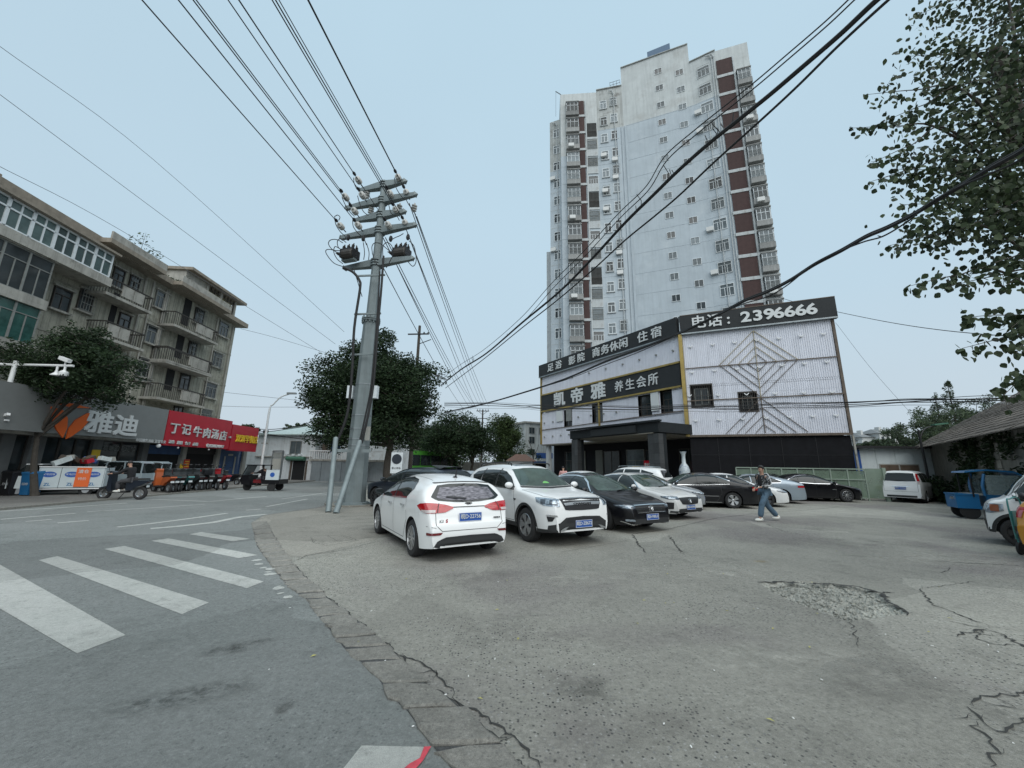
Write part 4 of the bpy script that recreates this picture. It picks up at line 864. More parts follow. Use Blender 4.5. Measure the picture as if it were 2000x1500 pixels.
# floor bands, pilasters and downpipes
mm('groove', (0.24, 0.235, 0.20), .95, var=.3)
for k in range(1, 5):
    z = EV-k*2.8; mb = MB().box(9, OB.L, -.03, .01, z-.05, z+.05); OB.put('floor_band', mb, M['groove'])
for u, v in ((1290, 900), (1210, 1330), (1060, 1100), (1120, 1150), (1680, 1180), (1800, 1250)):
    x = OB.px(*Z1(u, v))[0]; mb = MB().tube([(x, -.09, 3.3), (x, -.09, EV-.2)], .055, 6); OB.put('drain_pipe', mb, M['old_trim'])
mb = MB()
for i in range(60):
    x = OB.L*.35+i*.33; 
    if x < OB.L: mb.box(x-.012, x+.012, -.012, .005, 3.2, EV-.1)
OB.put('render_grooves', mb, M['groove'], kind='stuff')
def owin(u0, v0, u1, v1, Z=Z1, cols=3, mt='win_old', glass='dark_glass', trans=.3):
    m_ = OB.px(*Z((u0+u1)/2, (v0+v1)/2)); x0 = OB.px(*Z(u0, (v0+v1)/2))[0]; x1 = OB.px(*Z(u1, (v0+v1)/2))[0]; w = max(.7, x1-x0); h = min(1.75, max(1.2, abs(OB.px(*Z((u0+u1)/2, v0))[1]-OB.px(*Z((u0+u1)/2, v1))[1])*.8))
    xm = (x0+x1)/2; mb = MB().box(xm-w/2-.02, xm+w/2+.02, -.012, .02, m_[1]-h/2-.02, m_[1]+h/2+.02); OB.put('window_recess', mb, M['black_void'])
    o = window(OB, xm-w/2, m_[1]-h/2, w, h, y=-.015, key='o', cols=cols, trans=trans, mt=mt, glass=glass, cage=(random.random() < .5))
    mb = MB().box(-.12, w+.12, -.2, 0, -.12, -.02); mb.box(-.1, w+.1, -.14, 0, h+.02, h+.1); link('window_sill', mb.mesh('window_sill', M['old_trim']), None, o, kind='stuff'); return m_, h
for a in ((1705, 1110, 1780, 1240), (1655, 1350, 1730, 1475), (1205, 880, 1305, 1015), (1130, 1150, 1250, 1290), (1070, 1440, 1185, 1510)): owin(*a)
for a in ((1530, 180, 1620, 300), (1495, 410, 1580, 470), (1010, 30, 1140, 170)): owin(*a, Z=Z2)
# openings by the balconies
for a, Z in (((870, 715, 965, 830), Z1), ((1000, 780, 1080, 880), Z1), ((915, 1070, 1010, 1180), Z1), ((1515, 1035, 1590, 1110), Z1), ((1465, 1290, 1530, 1370), Z1), ((1345, 130, 1420, 220), Z2), ((1300, 370, 1370, 410), Z2), ((395, 860, 550, 1020), Z1), ((600, 900, 720, 1000), Z1)): owin(*a, Z=Z, cols=2, mt='win_dark')
for (u0, v0, u1, v1), Z in (((1422, 985, 1480, 1135), Z1), ((1370, 1245, 1425, 1390), Z1), ((1240, 100, 1300, 230), Z2), ((850, 1000, 900, 1130), Z1)):
    x0 = OB.px(*Z(u0, (v0+v1)/2))[0]; x1 = OB.px(*Z(u1, (v0+v1)/2))[0]; zb = OB.px(*Z((u0+u1)/2, v1))[1]; mb = MB().box(x0, x1, -.03, .02, zb-.1, zb+1.95); OB.put('balcony_door', mb, M['black_void'])
def balcony(a, b_, Z, panels=(.35, .75), glaz=False):
    """a,b: front bottom edge ends of the slab in zoom pixels"""
    F2 = Fac(SH(4, SB+1.05), SH(LB, SB+1.05), blk); p = F2.px(*Z(*a)); q = F2.px(*Z(*b_)); z = (p[1]+q[1])/2; x0, x1 = p[0], q[0]
    o = OB.put('balcony', MB().box(x0-.05, x1+.05, -1.15, 0, z, z+.16), M['old_trim'])
    w = x1-x0; mb = MB(); n = int(w/.16)
    for i in range(n+1): xx = w*i/n; mb.box(xx-.012, xx+.012, -1.06, -1.04, .16, 1.05)
    for i in range(7): y = -1.05+i*.16; mb.box(-.02, .0, y-.01, y+.01, .16, 1.05); mb.box(w, w+.02, y-.01, y+.01, .16, 1.05)
    link('railing', mb.mesh('railing', M['win_dark']), None, o, (x0, 0, z), kind='stuff'); mb = MB(); mb.box(-.03, w+.03, -1.09, -1.02, 1.05, 1.11); mb.box(-.03, .03, -1.02, 0, 1.05, 1.11); mb.box(w-.03, w+.03, -1.02, 0, 1.05, 1.11); link('handrail', mb.mesh('handrail', M['win_dark']), None, o, (x0, 0, z))
    pw = w*(panels[1]-panels[0])/2
    for i in range(2): link('concrete_panel', MB().box(0, pw-.05, -1.13, -1.07, .3, .98).mesh('concrete_panel', M['old_trim']), None, o, (x0+w*panels[0]+i*pw, 0, z))
    return o
balcony((820, 890), (1165, 1060), Z1, (.3, .8)); balcony((800, 1235), (1100, 1355), Z1, (.05, .6)); balcony((1350, 1160), (1690, 1285), Z1, (.45, .85)); balcony((1285, 1440), (1640, 1540), Z1, (.5, .9)); balcony((1235, 35), (1578, 122), Z2, (.45, .9)); balcony((1165, 315), (1525, 368), Z2, (.45, .85))
# enclosed balconies of the near section
F3 = Fac(SH(4, SB+1.2), SH(LB, SB+1.2), blk)
def q3(u, v): return F3.px(*Z1(u, v))
pa = q3(890, 590); pb = q3(850, 775); xr = (pa[0]+pb[0])/2; xl = xr-12.0; zt = q3(730, 505)[1]; zb = q3(680, 690)[1]; print('glazed', xr, xl, zt, zb)
OB.put('enclosure_body', MB().box(xl, xr-.05, -1.12, 0, zb+.05, zt), M['interior'])
OB.put('enclosure_roof', MB().box(xl, xr+.15, -1.5, 0, zt, zt+.12), M['roof_slab']); OB.put('upper_roof_slab', MB().box(xl, xr-5.5, -1.2, 4, zt+.12, zt+.75), M['roof_slab'])
OB.put('enclosure_floor', MB().box(xl, xr+.1, -1.35, 0, zb-.5, zb-.02), M['old_trim'])
nun = 12; uw = (xr-xl)/nun; hh = zt-zb
f = MB(); f.box(0, uw, -.08, 0, 0, .09); f.box(0, uw, -.08, 0, hh-.09, hh); f.box(0, uw, -.08, 0, hh*.62, hh*.62+.08); f.box(0, .07, -.08, 0, 0, hh); f.box(uw-.07, uw, -.08, 0, 0, hh); f.box(uw/2-.03, uw/2+.03, -.07, 0, 0, hh); f = f.mesh('window', M['win_white'])
mm('glaze', (0.055, 0.085, 0.085), 0.08, spec=.7, rnd=.5, var=.4, vs=1)
p_ = MB().add([(.05, -.03, .05), (uw-.05, -.03, .05), (uw-.05, -.03, hh-.05), (.05, -.03, hh-.05)], [(0, 1, 2, 3)]).mesh('pane', M['glaze'])
for i in range(nun): o = OB.put('window', f, None, off=(xl+i*uw, -1.16, zb)); link('pane', p_, None, o)
ws = MB().box(-.05, .0, -1.16, 0, 0, hh).mesh('side_frame', M['win_white']); OB.put('side_frame', ws, None, off=(xr+.02, 0, zb))
# second enclosure below (dark) and the green glass one
for (u, v, n_, glass, mt, zdrop, h_) in ((390, 800, 9, 'dark_glass', 'win_old', 0, 2.0), (290, 1150, 7, 'green_glass', 'win_old', 0, 1.9)):
    c_ = q3(u, v); x1 = c_[0]; 
    OB.put('enclosure_body', MB().box(x1-n_*1.0, x1-.04, -1.1, 0, c_[1]-h_/2, c_[1]+h_/2), M['interior'])
    for i in range(n_): window(OB, x1-(i+1)*1.0, c_[1]-h_/2, 1.0, h_, y=-1.12, key='enc'+glass, cols=2, trans=.3, mt=mt, glass=glass, fr=.04)
    OB.put('enclosure_ledge', MB().box(x1-n_*1.0-.1, x1+.12, -1.28, 0, c_[1]-h_/2-.5, c_[1]-h_/2-.02), M['old_trim'])
    OB.put('enclosure_ledge', MB().box(x1-n_*1.0-.1, x1+.12, -1.25, 0, c_[1]+h_/2+.02, c_[1]+h_/2+.2), M['old_trim'])
# weeds on the roof
def leaves(mb, c, rx, ry, rz, n, s, flat=False, dist=None):
    for i in range(n):
        while True:
            v = Vector((random.uniform(-1, 1), random.uniform(-1, 1), random.uniform(-1, 1)))
            if v.length <= 1: break
        p = Vector((c[0]+v.x*rx, c[1]+v.y*ry, c[2]+v.z*rz)); a = Vector((random.gauss(0, 1), random.gauss(0, 1), random.gauss(0, .5))).normalized(); b_ = a.cross(Vector((random.gauss(0, 1), random.gauss(0, 1), random.gauss(0, 1)))).normalized(); k = s*random.uniform(.6, 1.3)
        mb.add([p-a*k, p-b_*k*.45, p+a*k, p+b_*k*.45], [(0, 1, 2, 3)])
def bush(name, c, r, n, s, label, m='leaf_mid', twigs=8, squash=1.0, group=None):
    t = empty(name, tuple(c), 0, label, 'plant', group); mb = MB(); tw_ = MB()
    for i in range(twigs):
        a = random.uniform(0, 6.28); l = r*random.uniform(.6, 1.15); e_ = Vector((math.cos(a)*l*.8, math.sin(a)*l*.8, l*random.uniform(.8, 1.4)*squash)); tw_.tube([(0, 0, 0), e_*.5+Vector((0, 0, .1)), e_], [.02, .012, .005], 4); leaves(mb, e_*.8, r*.3, r*.3, r*.3*squash, n//twigs, s)
    tw_.build('stems', M['bark'], t); mb.build('foliage', M[m], t); return t
FR = Fac(SH(4, SB), SH(LB, SB), blk)
def roofpt(u, v, y, z):
    x = OB.px(*Z1(u, v))[0]; d = (OB.P1-OB.P0).normalized(); return OB.P0+d*x+Vector((-d.y, d.x, 0))*y+Vector((0, 0, z))
bush('roof_shrub', roofpt(1120, 650, .4, EV+.35), 1.5, 320, .09, 'wispy shrub growing on the block roof near the glazed balcony', 'leaf_mid', 10)
bush('roof_shrub', roofpt(1400, 800, .3, EV+.35), 1.0, 200, .09, 'small leafy shrub growing on the middle of the block roof', 'leaf_dark', 8)
t = empty('roof_grass', tuple(roofpt(1560, 860, -.9, EV+.4)), 0, 'yellow green grass clump spilling over the roof edge', 'plant'); mb = MB()
for i in range(500):
    x = random.uniform(-1.8, 1.8); a = random.uniform(0, 6.28); p = Vector((random.uniform(-.3, .3), x, random.uniform(0, .1))); q = p+Vector((math.cos(a)*.25, math.sin(a)*.25, random.uniform(.2, .55))); mb.add([p, p+Vector((.02, .02, 0)), q], [(0, 1, 2)])
mb.build('grass_blades', M['leaf_gold'], t)

# ---- shop row
sh = empty('shop_row', tuple(SH(30, 0)), 0, 'row of single storey shopfronts with grey and red signboards under the old block', 'building')
FS = Fac(SH(4, -1.1), SH(41, -1.1), sh)        # shutter plane
FN = Fac(SH(4, .2), SH(41, .2), sh)            # sign plane
xe = FN.px(498, 865)[0]; xg = FN.px(318, 840)[0]; xr_ = FN.px(446, 855)[0]; print('shop', xg, xr_, xe)
FS.put('wall', MB().box(0, xe+.3, 0.05, 4.0, 0, 4.5), M['old_wall']); FS.put('fascia', MB().box(0, xe+.1, -1.0, .05, 2.62, 4.35), M['old_trim'])
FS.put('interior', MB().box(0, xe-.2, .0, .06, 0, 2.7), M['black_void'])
FN.put('shop_sign_grey', MB().box(0, xg-.03, -.16, .1, 2.72, 4.62), M['grey_sign']); FN.put('shop_sign_red', MB().box(xg+.03, xr_-.05, -.16, .1, 2.5, 4.62), M['red_sign']); FN.put('shop_sign_yellow_text', MB().box(xr_+.05, xe, -.16, .1, 2.42, 4.4), M['red_sign'])
def nt_(s, u, v, size, m, fac=FN, Z=Z2, bold=.02, y=-.2, ext=.03, sx=1.0, shear=0):
    x, z = fac.px(*Z(u, v)); me = text_mesh(s, size, ext, bold*size, shear=shear); o = fac.put('sign_letter', me, M[m], off=(x, y, z)); o.rotation_euler = (R(90), 0, fac.rz); o.scale = (sx, 1, 1); return o
nt_('雅', 712, 490, 1.15, 'text_white', bold=.035, sx=1.25); nt_('迪', 918, 515, 1.15, 'text_white', bold=.035, sx=1.25); nt_('中国驰名商标 连锁专卖', 1110, 622, .2, 'text_white', bold=.01, ext=.01)
for ch, u, v in (('丁', 1288, 530), ('记', 1375, 540), ('牛', 1460, 556), ('肉', 1530, 566), ('汤', 1594, 574), ('店', 1655, 585)): nt_(ch, u, v, .72, 'text_white', bold=.02, sx=1.1)
for s_, u, v in (('油条', 1264, 628), ('烙馍', 1325, 635), ('包子', 1386, 640), ('麻糊', 1444, 646)): nt_(s_, u, v, .22, 'text_white', bold=.02)
nt_('✆13866310417', 1595, 660, .28, 'text_white', bold=.03); nt_('二店', 1705, 592, .15, 'text_white')
nt_('双双早餐店', 1838, 610, .62, 'yellow', bold=.03, sx=.95)
# orange leaf logo
def petal(cx, cz, pts):
    x, z = FN.px(*Z2(cx, cz)); mb = MB(); mb.prism_y([(x+a*.78, z-.1+b_*.78) for a, b_ in pts], -.22, -.17); o = FN.put('logo_petal', mb, M['orange'])
petal(490, 460, [(-1.15, .75), (-.5, .62), (-.15, .2), (-.05, -.35), (-.15, -.95), (-.6, -.5), (-1.0, .1)])
petal(490, 460, [(.05, -1.0), (.05, -.4), (.3, .15), (.85, .6), (1.15, .75), (1.1, .2), (.8, -.35), (.35, -.8)])
petal(490, 460, [(-1.0, .95), (0, .85), (1.1, .98), (.5, 1.02), (0, 1.1), (-.6, 1.05)])
# fronts
mm('shop_pillar', (0.13, 0.135, 0.135), .8, var=.1, streak=.2); mm('shutter_blue', (0.018, 0.07, 0.19), .5, var=.1, streak=.2); mm('tile_white', (0.34, 0.34, 0.31), .6, var=.1, streak=.3); mm('shop_glass', (0.02, 0.032, 0.032), .1, var=.6, vs=.6)
def sx(u, v=880): return FS.px(*Z2(u, v))[0]
def bay_glass(u0, u1, n, h=2.5, m='shop_glass'):
    x0, x1 = sx(u0), sx(u1); w = (x1-x0)/n
    for i in range(n): window(FS, x0+i*w, .12, w, h, y=-.02, key='sg', cols=1, trans=0, mt='win_dark', glass='dark_glass', fr=.05)
bay_glass(-700, 120, 5); bay_glass(240, 610, 3); bay_glass(690, 990, 2)
for u, m, w in ((-60, 'shop_pillar', .5), (180, 'shop_pillar', .6), (645, 'shop_pillar', .5), (1022, 'shop_pillar', .4), (1328, 'tile_white', .35), (1592, 'tile_white', .35), (1795, 'tile_white', .45)):
    x = sx(u); FS.put('pillar', MB().box(x-w/2, x+w/2, -.25, .04, 0, 2.62), M[m])
me = text_mesh('更高端的电动车', .33, .005, .004); o = FS.put('window_lettering', me, M['win_old'], off=(sx(820), -.08, 2.2)); o.rotation_euler = (R(90), 0, FS.rz)
def shutter(u0, u1, z0, z1, m):
    x0, x1 = sx(u0), sx(u1); mb = MB(); n = int((z1-z0)/.09)
    for i in range(n): z = z0+i*.09; mb.box(x0, x1, -.1+(.012 if i % 2 else 0), -.06, z, z+.085)
    return FS.put('roller_shutter', mb, M[m], kind='stuff')
shutter(1050, 1310, 2.0, 2.6, 'shutter_blue'); shutter(1350, 1580, 2.1, 2.6, 'iron'); shutter(1612, 1785, 0.05, 2.6, 'shutter_blue')
x0, x1 = sx(1655), sx(1735); 
for x in (x0, x1): FS.put('couplet_strip', MB().box(x-.09, x+.09, -.13, -.105, .6, 2.0), M['tile_white'])
FS.put('couplet_strip', MB().box((x0+x1)/2-.3, (x0+x1)/2+.3, -.13, -.105, 2.05, 2.2), M['tile_white'])
for u0, u1 in ((1110, 1285), (1425, 1535)): FS.put('counter_banner', MB().box(sx(u0), sx(u1), -.35, -.3, .85, 1.0), M['red_sign']); FS.put('counter', MB().box(sx(u0), sx(u1), -.3, -.02, .05, .98), M['shop_pillar'])
mm('red_orange', (0.50, 0.06, 0.02), .6); FS.put('menu_board', MB().box(sx(1328), sx(1368), -.33, -.28, .6, 1.7), M['red_orange'])
for i in range(6): FS.put('menu_line', MB().box(sx(1332), sx(1364), -.345, -.332, .72+i*.16, .77+i*.16), M['yellow'])
FS.put('yellow_notice', MB().box(sx(603), sx(668), -.30, -.27, 1.65, 2.1), M['yellow']); FS.put('yellow_notice', MB().box(sx(1305), sx(1342), -.30, -.27, 1.1, 1.4), M['yellow'])
x, z = FN.px(*Z2(1178, 657)); lp = MB().ball((x, -.1, 2.45), .12); FN.put('bulb', lp, M['white'], smooth=True)
for u, v in ((1325, 670), (1555, 690)): x, z = FN.px(*Z2(u, v)); FN.put('bulb', MB().ball((x, -.1, 2.4), .06), M['white'], smooth=True)

# ---- white houses at the end of the shop row
wh = empty('white_house', (-19, 36, 0), 0, 'white rendered two storey house with pale green sheet roof and rusty awning door', 'building')
WP0 = AT(497, 940, 37); WP1 = AT(596, 940, 36); WP0.z = WP1.z = 0; WF = Fac(WP0, WP1, wh)
def w3(u, v): return WF.px(*Z3(u, v))
ztop = w3(500, 778)[1]; L_ = WF.L; print('white house', L_, ztop)
WF.put('wall', MB().box(-.3, L_+.6, 0, 6, 0, ztop), M['white_wall'])
mm('roof_green', (0.40, 0.48, 0.46), .6, metal=.1, var=.1, streak=.2)
mb = MB().add([(-.5, -.5, ztop+.03), (L_+1.8, -.5, ztop+.03), (L_+2.1, 6, ztop+1.55), (.3, 6, ztop+1.55), (-.5, -.5, ztop-.06), (L_+1.8, -.5, ztop-.06), (L_+2.1, 6, ztop+1.45), (.3, 6, ztop+1.45)], [(0, 1, 2, 3), (7, 6, 5, 4), (0, 4, 5, 1), (1, 5, 6, 2), (2, 6, 7, 3), (3, 7, 4, 0)]); WF.put('sheet_roof', mb, M['roof_green'])
def wbox(name, u0, v0, u1, v1, y0, y1, m): a = w3(u0, v1); b_ = w3(u1, v0); return WF.put(name, MB().box(a[0], b_[0], y0, y1, max(0, a[1]), b_[1]), M[m])
a = w3(560, 1025); b_ = w3(722, 858); window(WF, a[0], a[1], b_[0]-a[0], b_[1]-a[1], y=-.02, key='wh', cols=2, trans=0, mt='win_old', glass='win_glass')
wbox('door_opening', 575, 1110, 762, 1365, -.03, .02, 'black_void'); a = w3(552, 1062); b_ = w3(772, 1100); mm('awning_green', (0.06, 0.16, 0.11), .6)
mb = MB().tube([(a[0], -.25, (a[1]+b_[1])/2), (b_[0], -.25, (a[1]+b_[1])/2)], .2, 10); WF.put('rolled_awning', mb, M['awning_green'])
for u in (572, 768): wbox('door_post', u-8, 1105, u+8, 1370, -.1, .03, 'rust')
a = w3(340, 1030); 
for u in (345, 440, 530, 620, 700): x, z = w3(u, 1035); WF.put('ledge_block', MB().box(x-.15, x+.15, -.2, 0, z-.08, z+.1), M['white_wall'])
WF.put('ledge', MB().box(-.2, L_+.5, -.18, 0, w3(400, 1062)[1], w3(400, 1050)[1]), M['old_trim'])
lh = empty('low_annex', (-15, 35, 0), 0, 'low annex with grey metal hoarding below a white baluster balcony', 'building')
AP0 = AT(597, 940, 35.5); AP1 = AT(700, 940, 35); AP0.z = AP1.z = 0; AF = Fac(AP0, AP1, lh)
def w4(u, v): return AF.px(*Z3(u, v))
AF.put('wall', MB().box(0, AF.L+3, 1.6, 5, 0, 5.0), M['white_wall']); bz = w4(1000, 1095)[1]; AF.put('balcony_slab', MB().box(.0, AF.L+3, 0, 1.6, bz-.12, bz+.05), M['old_trim'])
mb = MB()
for i in range(26): x = .1+i*.2; mb.box(x-.03, x+.03, .02, .1, bz+.05, bz+.75)
mb.box(0, AF.L+2, 0, .12, bz+.75, bz+.84); AF.put('balustrade', mb, M['white'], kind='stuff')
mm('hoarding', (0.27, 0.31, 0.33), .5, metal=.3, var=.12, vs=1, streak=.2)
for i in range(5): x = .35+i*.95; AF.put('hoarding_panel', MB().box(x, x+.93, .02+.03*(i % 2), .08+.03*(i % 2), 0, bz-.15), M['hoarding'])
a = w4(1005, 1000); b_ = w4(1110, 878); AF.put('blue_tarp', MB().box(a[0], b_[0], .9, 1.3, a[1], b_[1]), M['blue']); a = w4(890, 1000); b_ = w4(960, 880); AF.put('brown_boards', MB().box(a[0], b_[0], .9, 1.2, a[1], b_[1]), M['rust'])
# narrow building between the shops and the white house
nb_ = empty('narrow_shed', (-23, 37, 0), 0, 'narrow dirty white lean-to between the red signs and the white house', 'building')
n0_ = AT(478, 940, 37.5); n1_ = AT(505, 940, 37); n0_.z = n1_.z = 0; NF = Fac(n0_, n1_, nb_); NF.put('wall', MB().box(-.5, NF.L+.3, .2, 4, 0, 3.3), M['white_wall']); NF.put('dark_window', MB().box(NF.L-.5, NF.L+.1, .1, .19, 1.3, 4.6), M['interior']); NF.put('roof', MB().box(-.5, NF.L+.5, -.1, 4, 3.3, 3.4), M['old_trim'])
# ================================================================ STEEL UTILITY POLE
PB = G(690, 986)
pole = empty('utility_pole', tuple(PB), 0, 'tall grey faceted steel power pole with five crossarms and two switch boxes', 'utility pole')
def zat(px, py, P=PB): r = ray(px, py); return r[2]/math.hypot(r[0], r[1])*P.xy.length+EYE
def loc_(p): return Vector(p)-PB
ztop = zat(746, 358); zfl = zat(722, 627); print('pole', PB, ztop, zfl)
sh_ = MB(); sh_.lathe([(.47, 0), (.31, zfl)], 10); sh_.build('shaft', M['galv'], pole)
MB().lathe([(.24, zfl), (.14, ztop), (.15, ztop+.12)], 10).build('upper_shaft', M['galv'], pole)
mb = MB(); mb.lathe([(.31, zfl-.06), (.39, zfl-.05), (.39, zfl), (.26, zfl+.01), (.39, zfl+.03), (.39, zfl+.07), (.25, zfl+.12)], 14)
for k in range(14): a = k*2*math.pi/14; mb.bar((.35*math.cos(a), .35*math.sin(a), zfl-.14), (.35*math.cos(a), .35*math.sin(a), zfl+.16), .05, .05)
mb.build('flange', M['galv'], pole)
mb = MB(); mb.prism([(.75*math.cos(a), .75*math.sin(a)) for a in np.linspace(0, 2*math.pi, 9)[:-1]], 0, .06); mb.lathe([(.6, .0), (.6, .1), (.52, .12)], 10); mb.build('base_plate', M['galv'], pole)
MB().prism([(1.1*math.cos(a)*(1+random.uniform(-.15, .1)), .95*math.sin(a)*(1+random.uniform(-.15, .1))) for a in np.linspace(0, 2*math.pi, 15)[:-1]], 0, .05).build('concrete_footing', M['pad'], pole)
arms = [((705, 368), (791, 356), 6), ((678, 398), (812, 386), 8), ((694, 424), (790, 418), 6), ((668, 455), (808, 446), 8), ((672, 519), (806, 512), 8)]
armz = []
for (l, r_, w) in arms:
    cx = (l[0]+r_[0])/2; z = zat(cx, (l[1]+r_[1])/2); a = G(*l, z=z); b_ = G(*r_, z=z); c = Vector((PB.x, PB.y, z)); armz.append(z)
    # keep the arm straight through the shaft
    d = (b_-a); d.z = 0; d.normalize(); la = min(2.6, (a-c).xy.length); lb = min(2.6, (b_-c).xy.length); d = Vector((.985, -.17, 0)) if abs(d.x) < .5 else d
    d = Vector((.96, -.28, 0)).normalized(); rr = .14+(.24-.14)*(ztop-z)/(ztop-zfl)
    r1 = ray(*l); tl = None
    # solve length so that the tip falls on the pixel
    def solve(px, sgn):
        best = 1.0; bd = 1e9
        for L10 in range(6, 32):
            P = c+d*sgn*L10*.1; v = CM.T @ np.array([P.x, P.y, P.z-EYE]); x = 1000+FPX*v[0]/-v[2]
            if abs(x-px) < bd: bd = abs(x-px); best = L10*.1
        return best
    la, lb = solve(l[0], -1), solve(r_[0], 1); n = Vector((-d.y, d.x, 0))
    mb = MB()
    for sgn, L in ((-1, la), (1, lb)):
        q0 = c+d*sgn*rr*.8-PB; q1 = c+d*sgn*L-PB
        h0, h1 = .17, .09; w0, w1 = .14, .07; vs = []
        for q, h, w_ in ((q0, h0, w0), (q1, h1, w1)):
            for sx_, sz in ((-1, -1), (1, -1), (1, 1), (-1, 1)): vs.append(q+n*sx_*w_/1+Vector((0, 0, sz*h)))
        mb.add(vs, [(0, 1, 2, 3), (7, 6, 5, 4), (0, 4, 5, 1), (1, 5, 6, 2), (2, 6, 7, 3), (3, 7, 4, 0)])
        mb.add([q1+n*.12+Vector((0, 0, -.1)), q1-n*.12+Vector((0, 0, -.1)), q1+d*sgn*.16, q1+n*.12+Vector((0, 0, .1)), q1-n*.12+Vector((0, 0, .1))], [(0, 2, 3), (1, 4, 2), (0, 1, 2), (3, 2, 4), (0, 3, 4, 1)])
    mb.build('crossarm', M['galv'], pole, fix=True)
    mb = MB(); 
    for dz in (-.13, 0, .13): mb.lathe([(rr+.03, dz-.035), (rr+.07, dz-.03), (rr+.07, dz+.03), (rr+.03, dz+.035)], 10, (0, 0, z))
    mb.build('clamp_collar', M['galv'], pole)
ARM = Vector((.96, -.28, 0)).normalized()
# insulators
WD = Vector(ray(1048, 884)).normalized()
def orient(mb_, A, D):
    D = Vector(D).normalized(); q = D.to_track_quat('Z', 'Y'); return q.to_euler()
ins_me = MB().lathe([(.03, -.24), (.05, -.18), (.13, -.17), (.13, -.13), (.06, -.10), (.14, -.06), (.14, -.02), (.06, .01), (.13, .05), (.13, .09), (.05, .12), (.03, .2)], 12).mesh('insulator', M['porcelain'], True)
cl_me = MB().lathe([(.02, -.1), (.06, -.06), (.07, .04), (.03, .14)], 8).mesh('strain_clamp', M['iron'])
def Z4(u, v): return (620+u/6.25, 320+v/6.25)
INS = []
for (u, v) in ((495, 195), (545, 380), (340, 400), (450, 572), (280, 755), (495, 748), (985, 165), (885, 360), (1085, 350), (955, 560), (860, 742), (1070, 720)):
    P = AT(*Z4(u, v), PB.y-.45); o = link('insulator', ins_me, None, pole, loc_(P), orient(None, None, -WD)); INS.append(P)
    link('strain_clamp', cl_me, None, pole, loc_(P-WD*.36+Vector((0, 0, .02))), orient(None, None, -WD))
    MB().tube([loc_(P)+WD*.15, loc_(P)+WD*.5], .025, 5).build('link_rod', M['iron'], pole)
for (u, v) in ((605, 372), (655, 560), (1000, 530), (1182, 530)):
    P = AT(*Z4(u, v), PB.y+.3); link('insulator', ins_me, None, pole, loc_(P), (R(12), R(10), 0)); 
grp = 'power lines passing overhead from the steel pole'
sides = ['outermost on the left', 'inner left', 'upper left', 'centre left']
def wire(name, pts, r, label, group=None, m='wire', n=5, cat='cable', seg=6):
    P0 = Vector(pts[0]); o_ = empty_less = MB().tube([p-P0 for p in (crom(pts, seg) if len(pts) > 2 else [Vector(q) for q in pts])], r, n).build(name, M[m], None, loc=tuple(P0), smooth=True); tag(o_, label, cat, group); return o_
def sagged(a, b_, sag, n=14):
    return [a.lerp(b_, t/n)-Vector((0, 0, 4*sag*(t/n)*(1-t/n))) for t in range(n+1)]
wires = [(2, .017), (3, .017), (0, .017), (1, .017), (4, .017), (5, .017), (6, .017), (7, .014), (8, .017), (9, .017), (10, .014), (11, .017)]
for i, r_ in wires:
    S = INS[i]-WD*.45
    side = 'left' if i < 6 else 'right'
    wire('power_line', sagged(S, S-WD*38, .12), r_, 'thin overhead power line coming forward from the %s ends of the steel pole crossarms' % side, 'power lines running overhead on the %s of the steel pole' % side, 'cable')
for (u, v), (x, y), Yf in (((1182, 590), (948, 792), 80), ((1120, 480), (941, 790), 80), ((1210, 640), (955, 795), 80), ((1060, 740), (935, 790), 80), ((800, 900), (925, 795), 75), ((830, 900), (928, 792), 75), ((970, 1240), (920, 800), 75), ((800, 1260), (905, 798), 70), ((1140, 950), (930, 797), 78)):
    wire('power_line', sagged(AT(*Z4(u, v), PB.y+.4), AT(x, y, Yf), .5), .022, 'thin overhead line running from the steel pole down the street', 'power lines continuing down the street beyond the steel pole')
# jumper loops and switch gear
def switch(u, v, label):
    P = AT(*Z4(u, v), PB.y-.15); b = MB().box(-.42, .42, -.32, .32, -.28, .22).mesh('switch_box', M['iron']); rz = math.atan2(ARM.y, ARM.x)
    o = link('switch_box', b, None, pole, loc_(P), (0, 0, rz), label=label); o.scale = (.8,)*3
    tk = MB().lathe([(.2, -.55), (.26, -.5), (.26, .1), (.2, .15)], 12, (0, 0, -.1), 'x'); link('tank', tk.mesh('tank', M['win_dark']), None, o, (.25, -.2, 0))
    bs_ = MB().lathe([(.05, 0), (.08, .05), (.05, .08), (.09, .14), (.05, .17), (.09, .23), (.05, .26), (.03, .38)], 8).mesh('bushing', M['win_dark'])
    for i, (x, y) in enumerate(((-.3, -.2), (0, -.2), (.3, -.2), (-.3, .2), (0, .2), (.3, .2))): link('bushing', bs_, None, o, (x, y, .2), (R(-14 if y < 0 else 14), 0, 0))
    for i in range(3): link('bushing', bs_, None, o, (-.42, -.2+.2*i, -.05), (0, R(-70), 0))
    link('bracket', MB().bar((-.4, 0, -.36), (.4, 0, -.36), .3, .14).mesh('bracket', M['galv']), None, o)
switch(395, 1105, 'left switch box'); switch(1030, 1090, 'right switch box')
def jc(pts, r=.018, dy=-.5):
    P = [loc_(AT(*Z4(*p), PB.y+dy)) for p in pts]; MB().tube(crom(P, 5), r, 5).build('jumper_cable', M['cable'], pole, smooth=True)
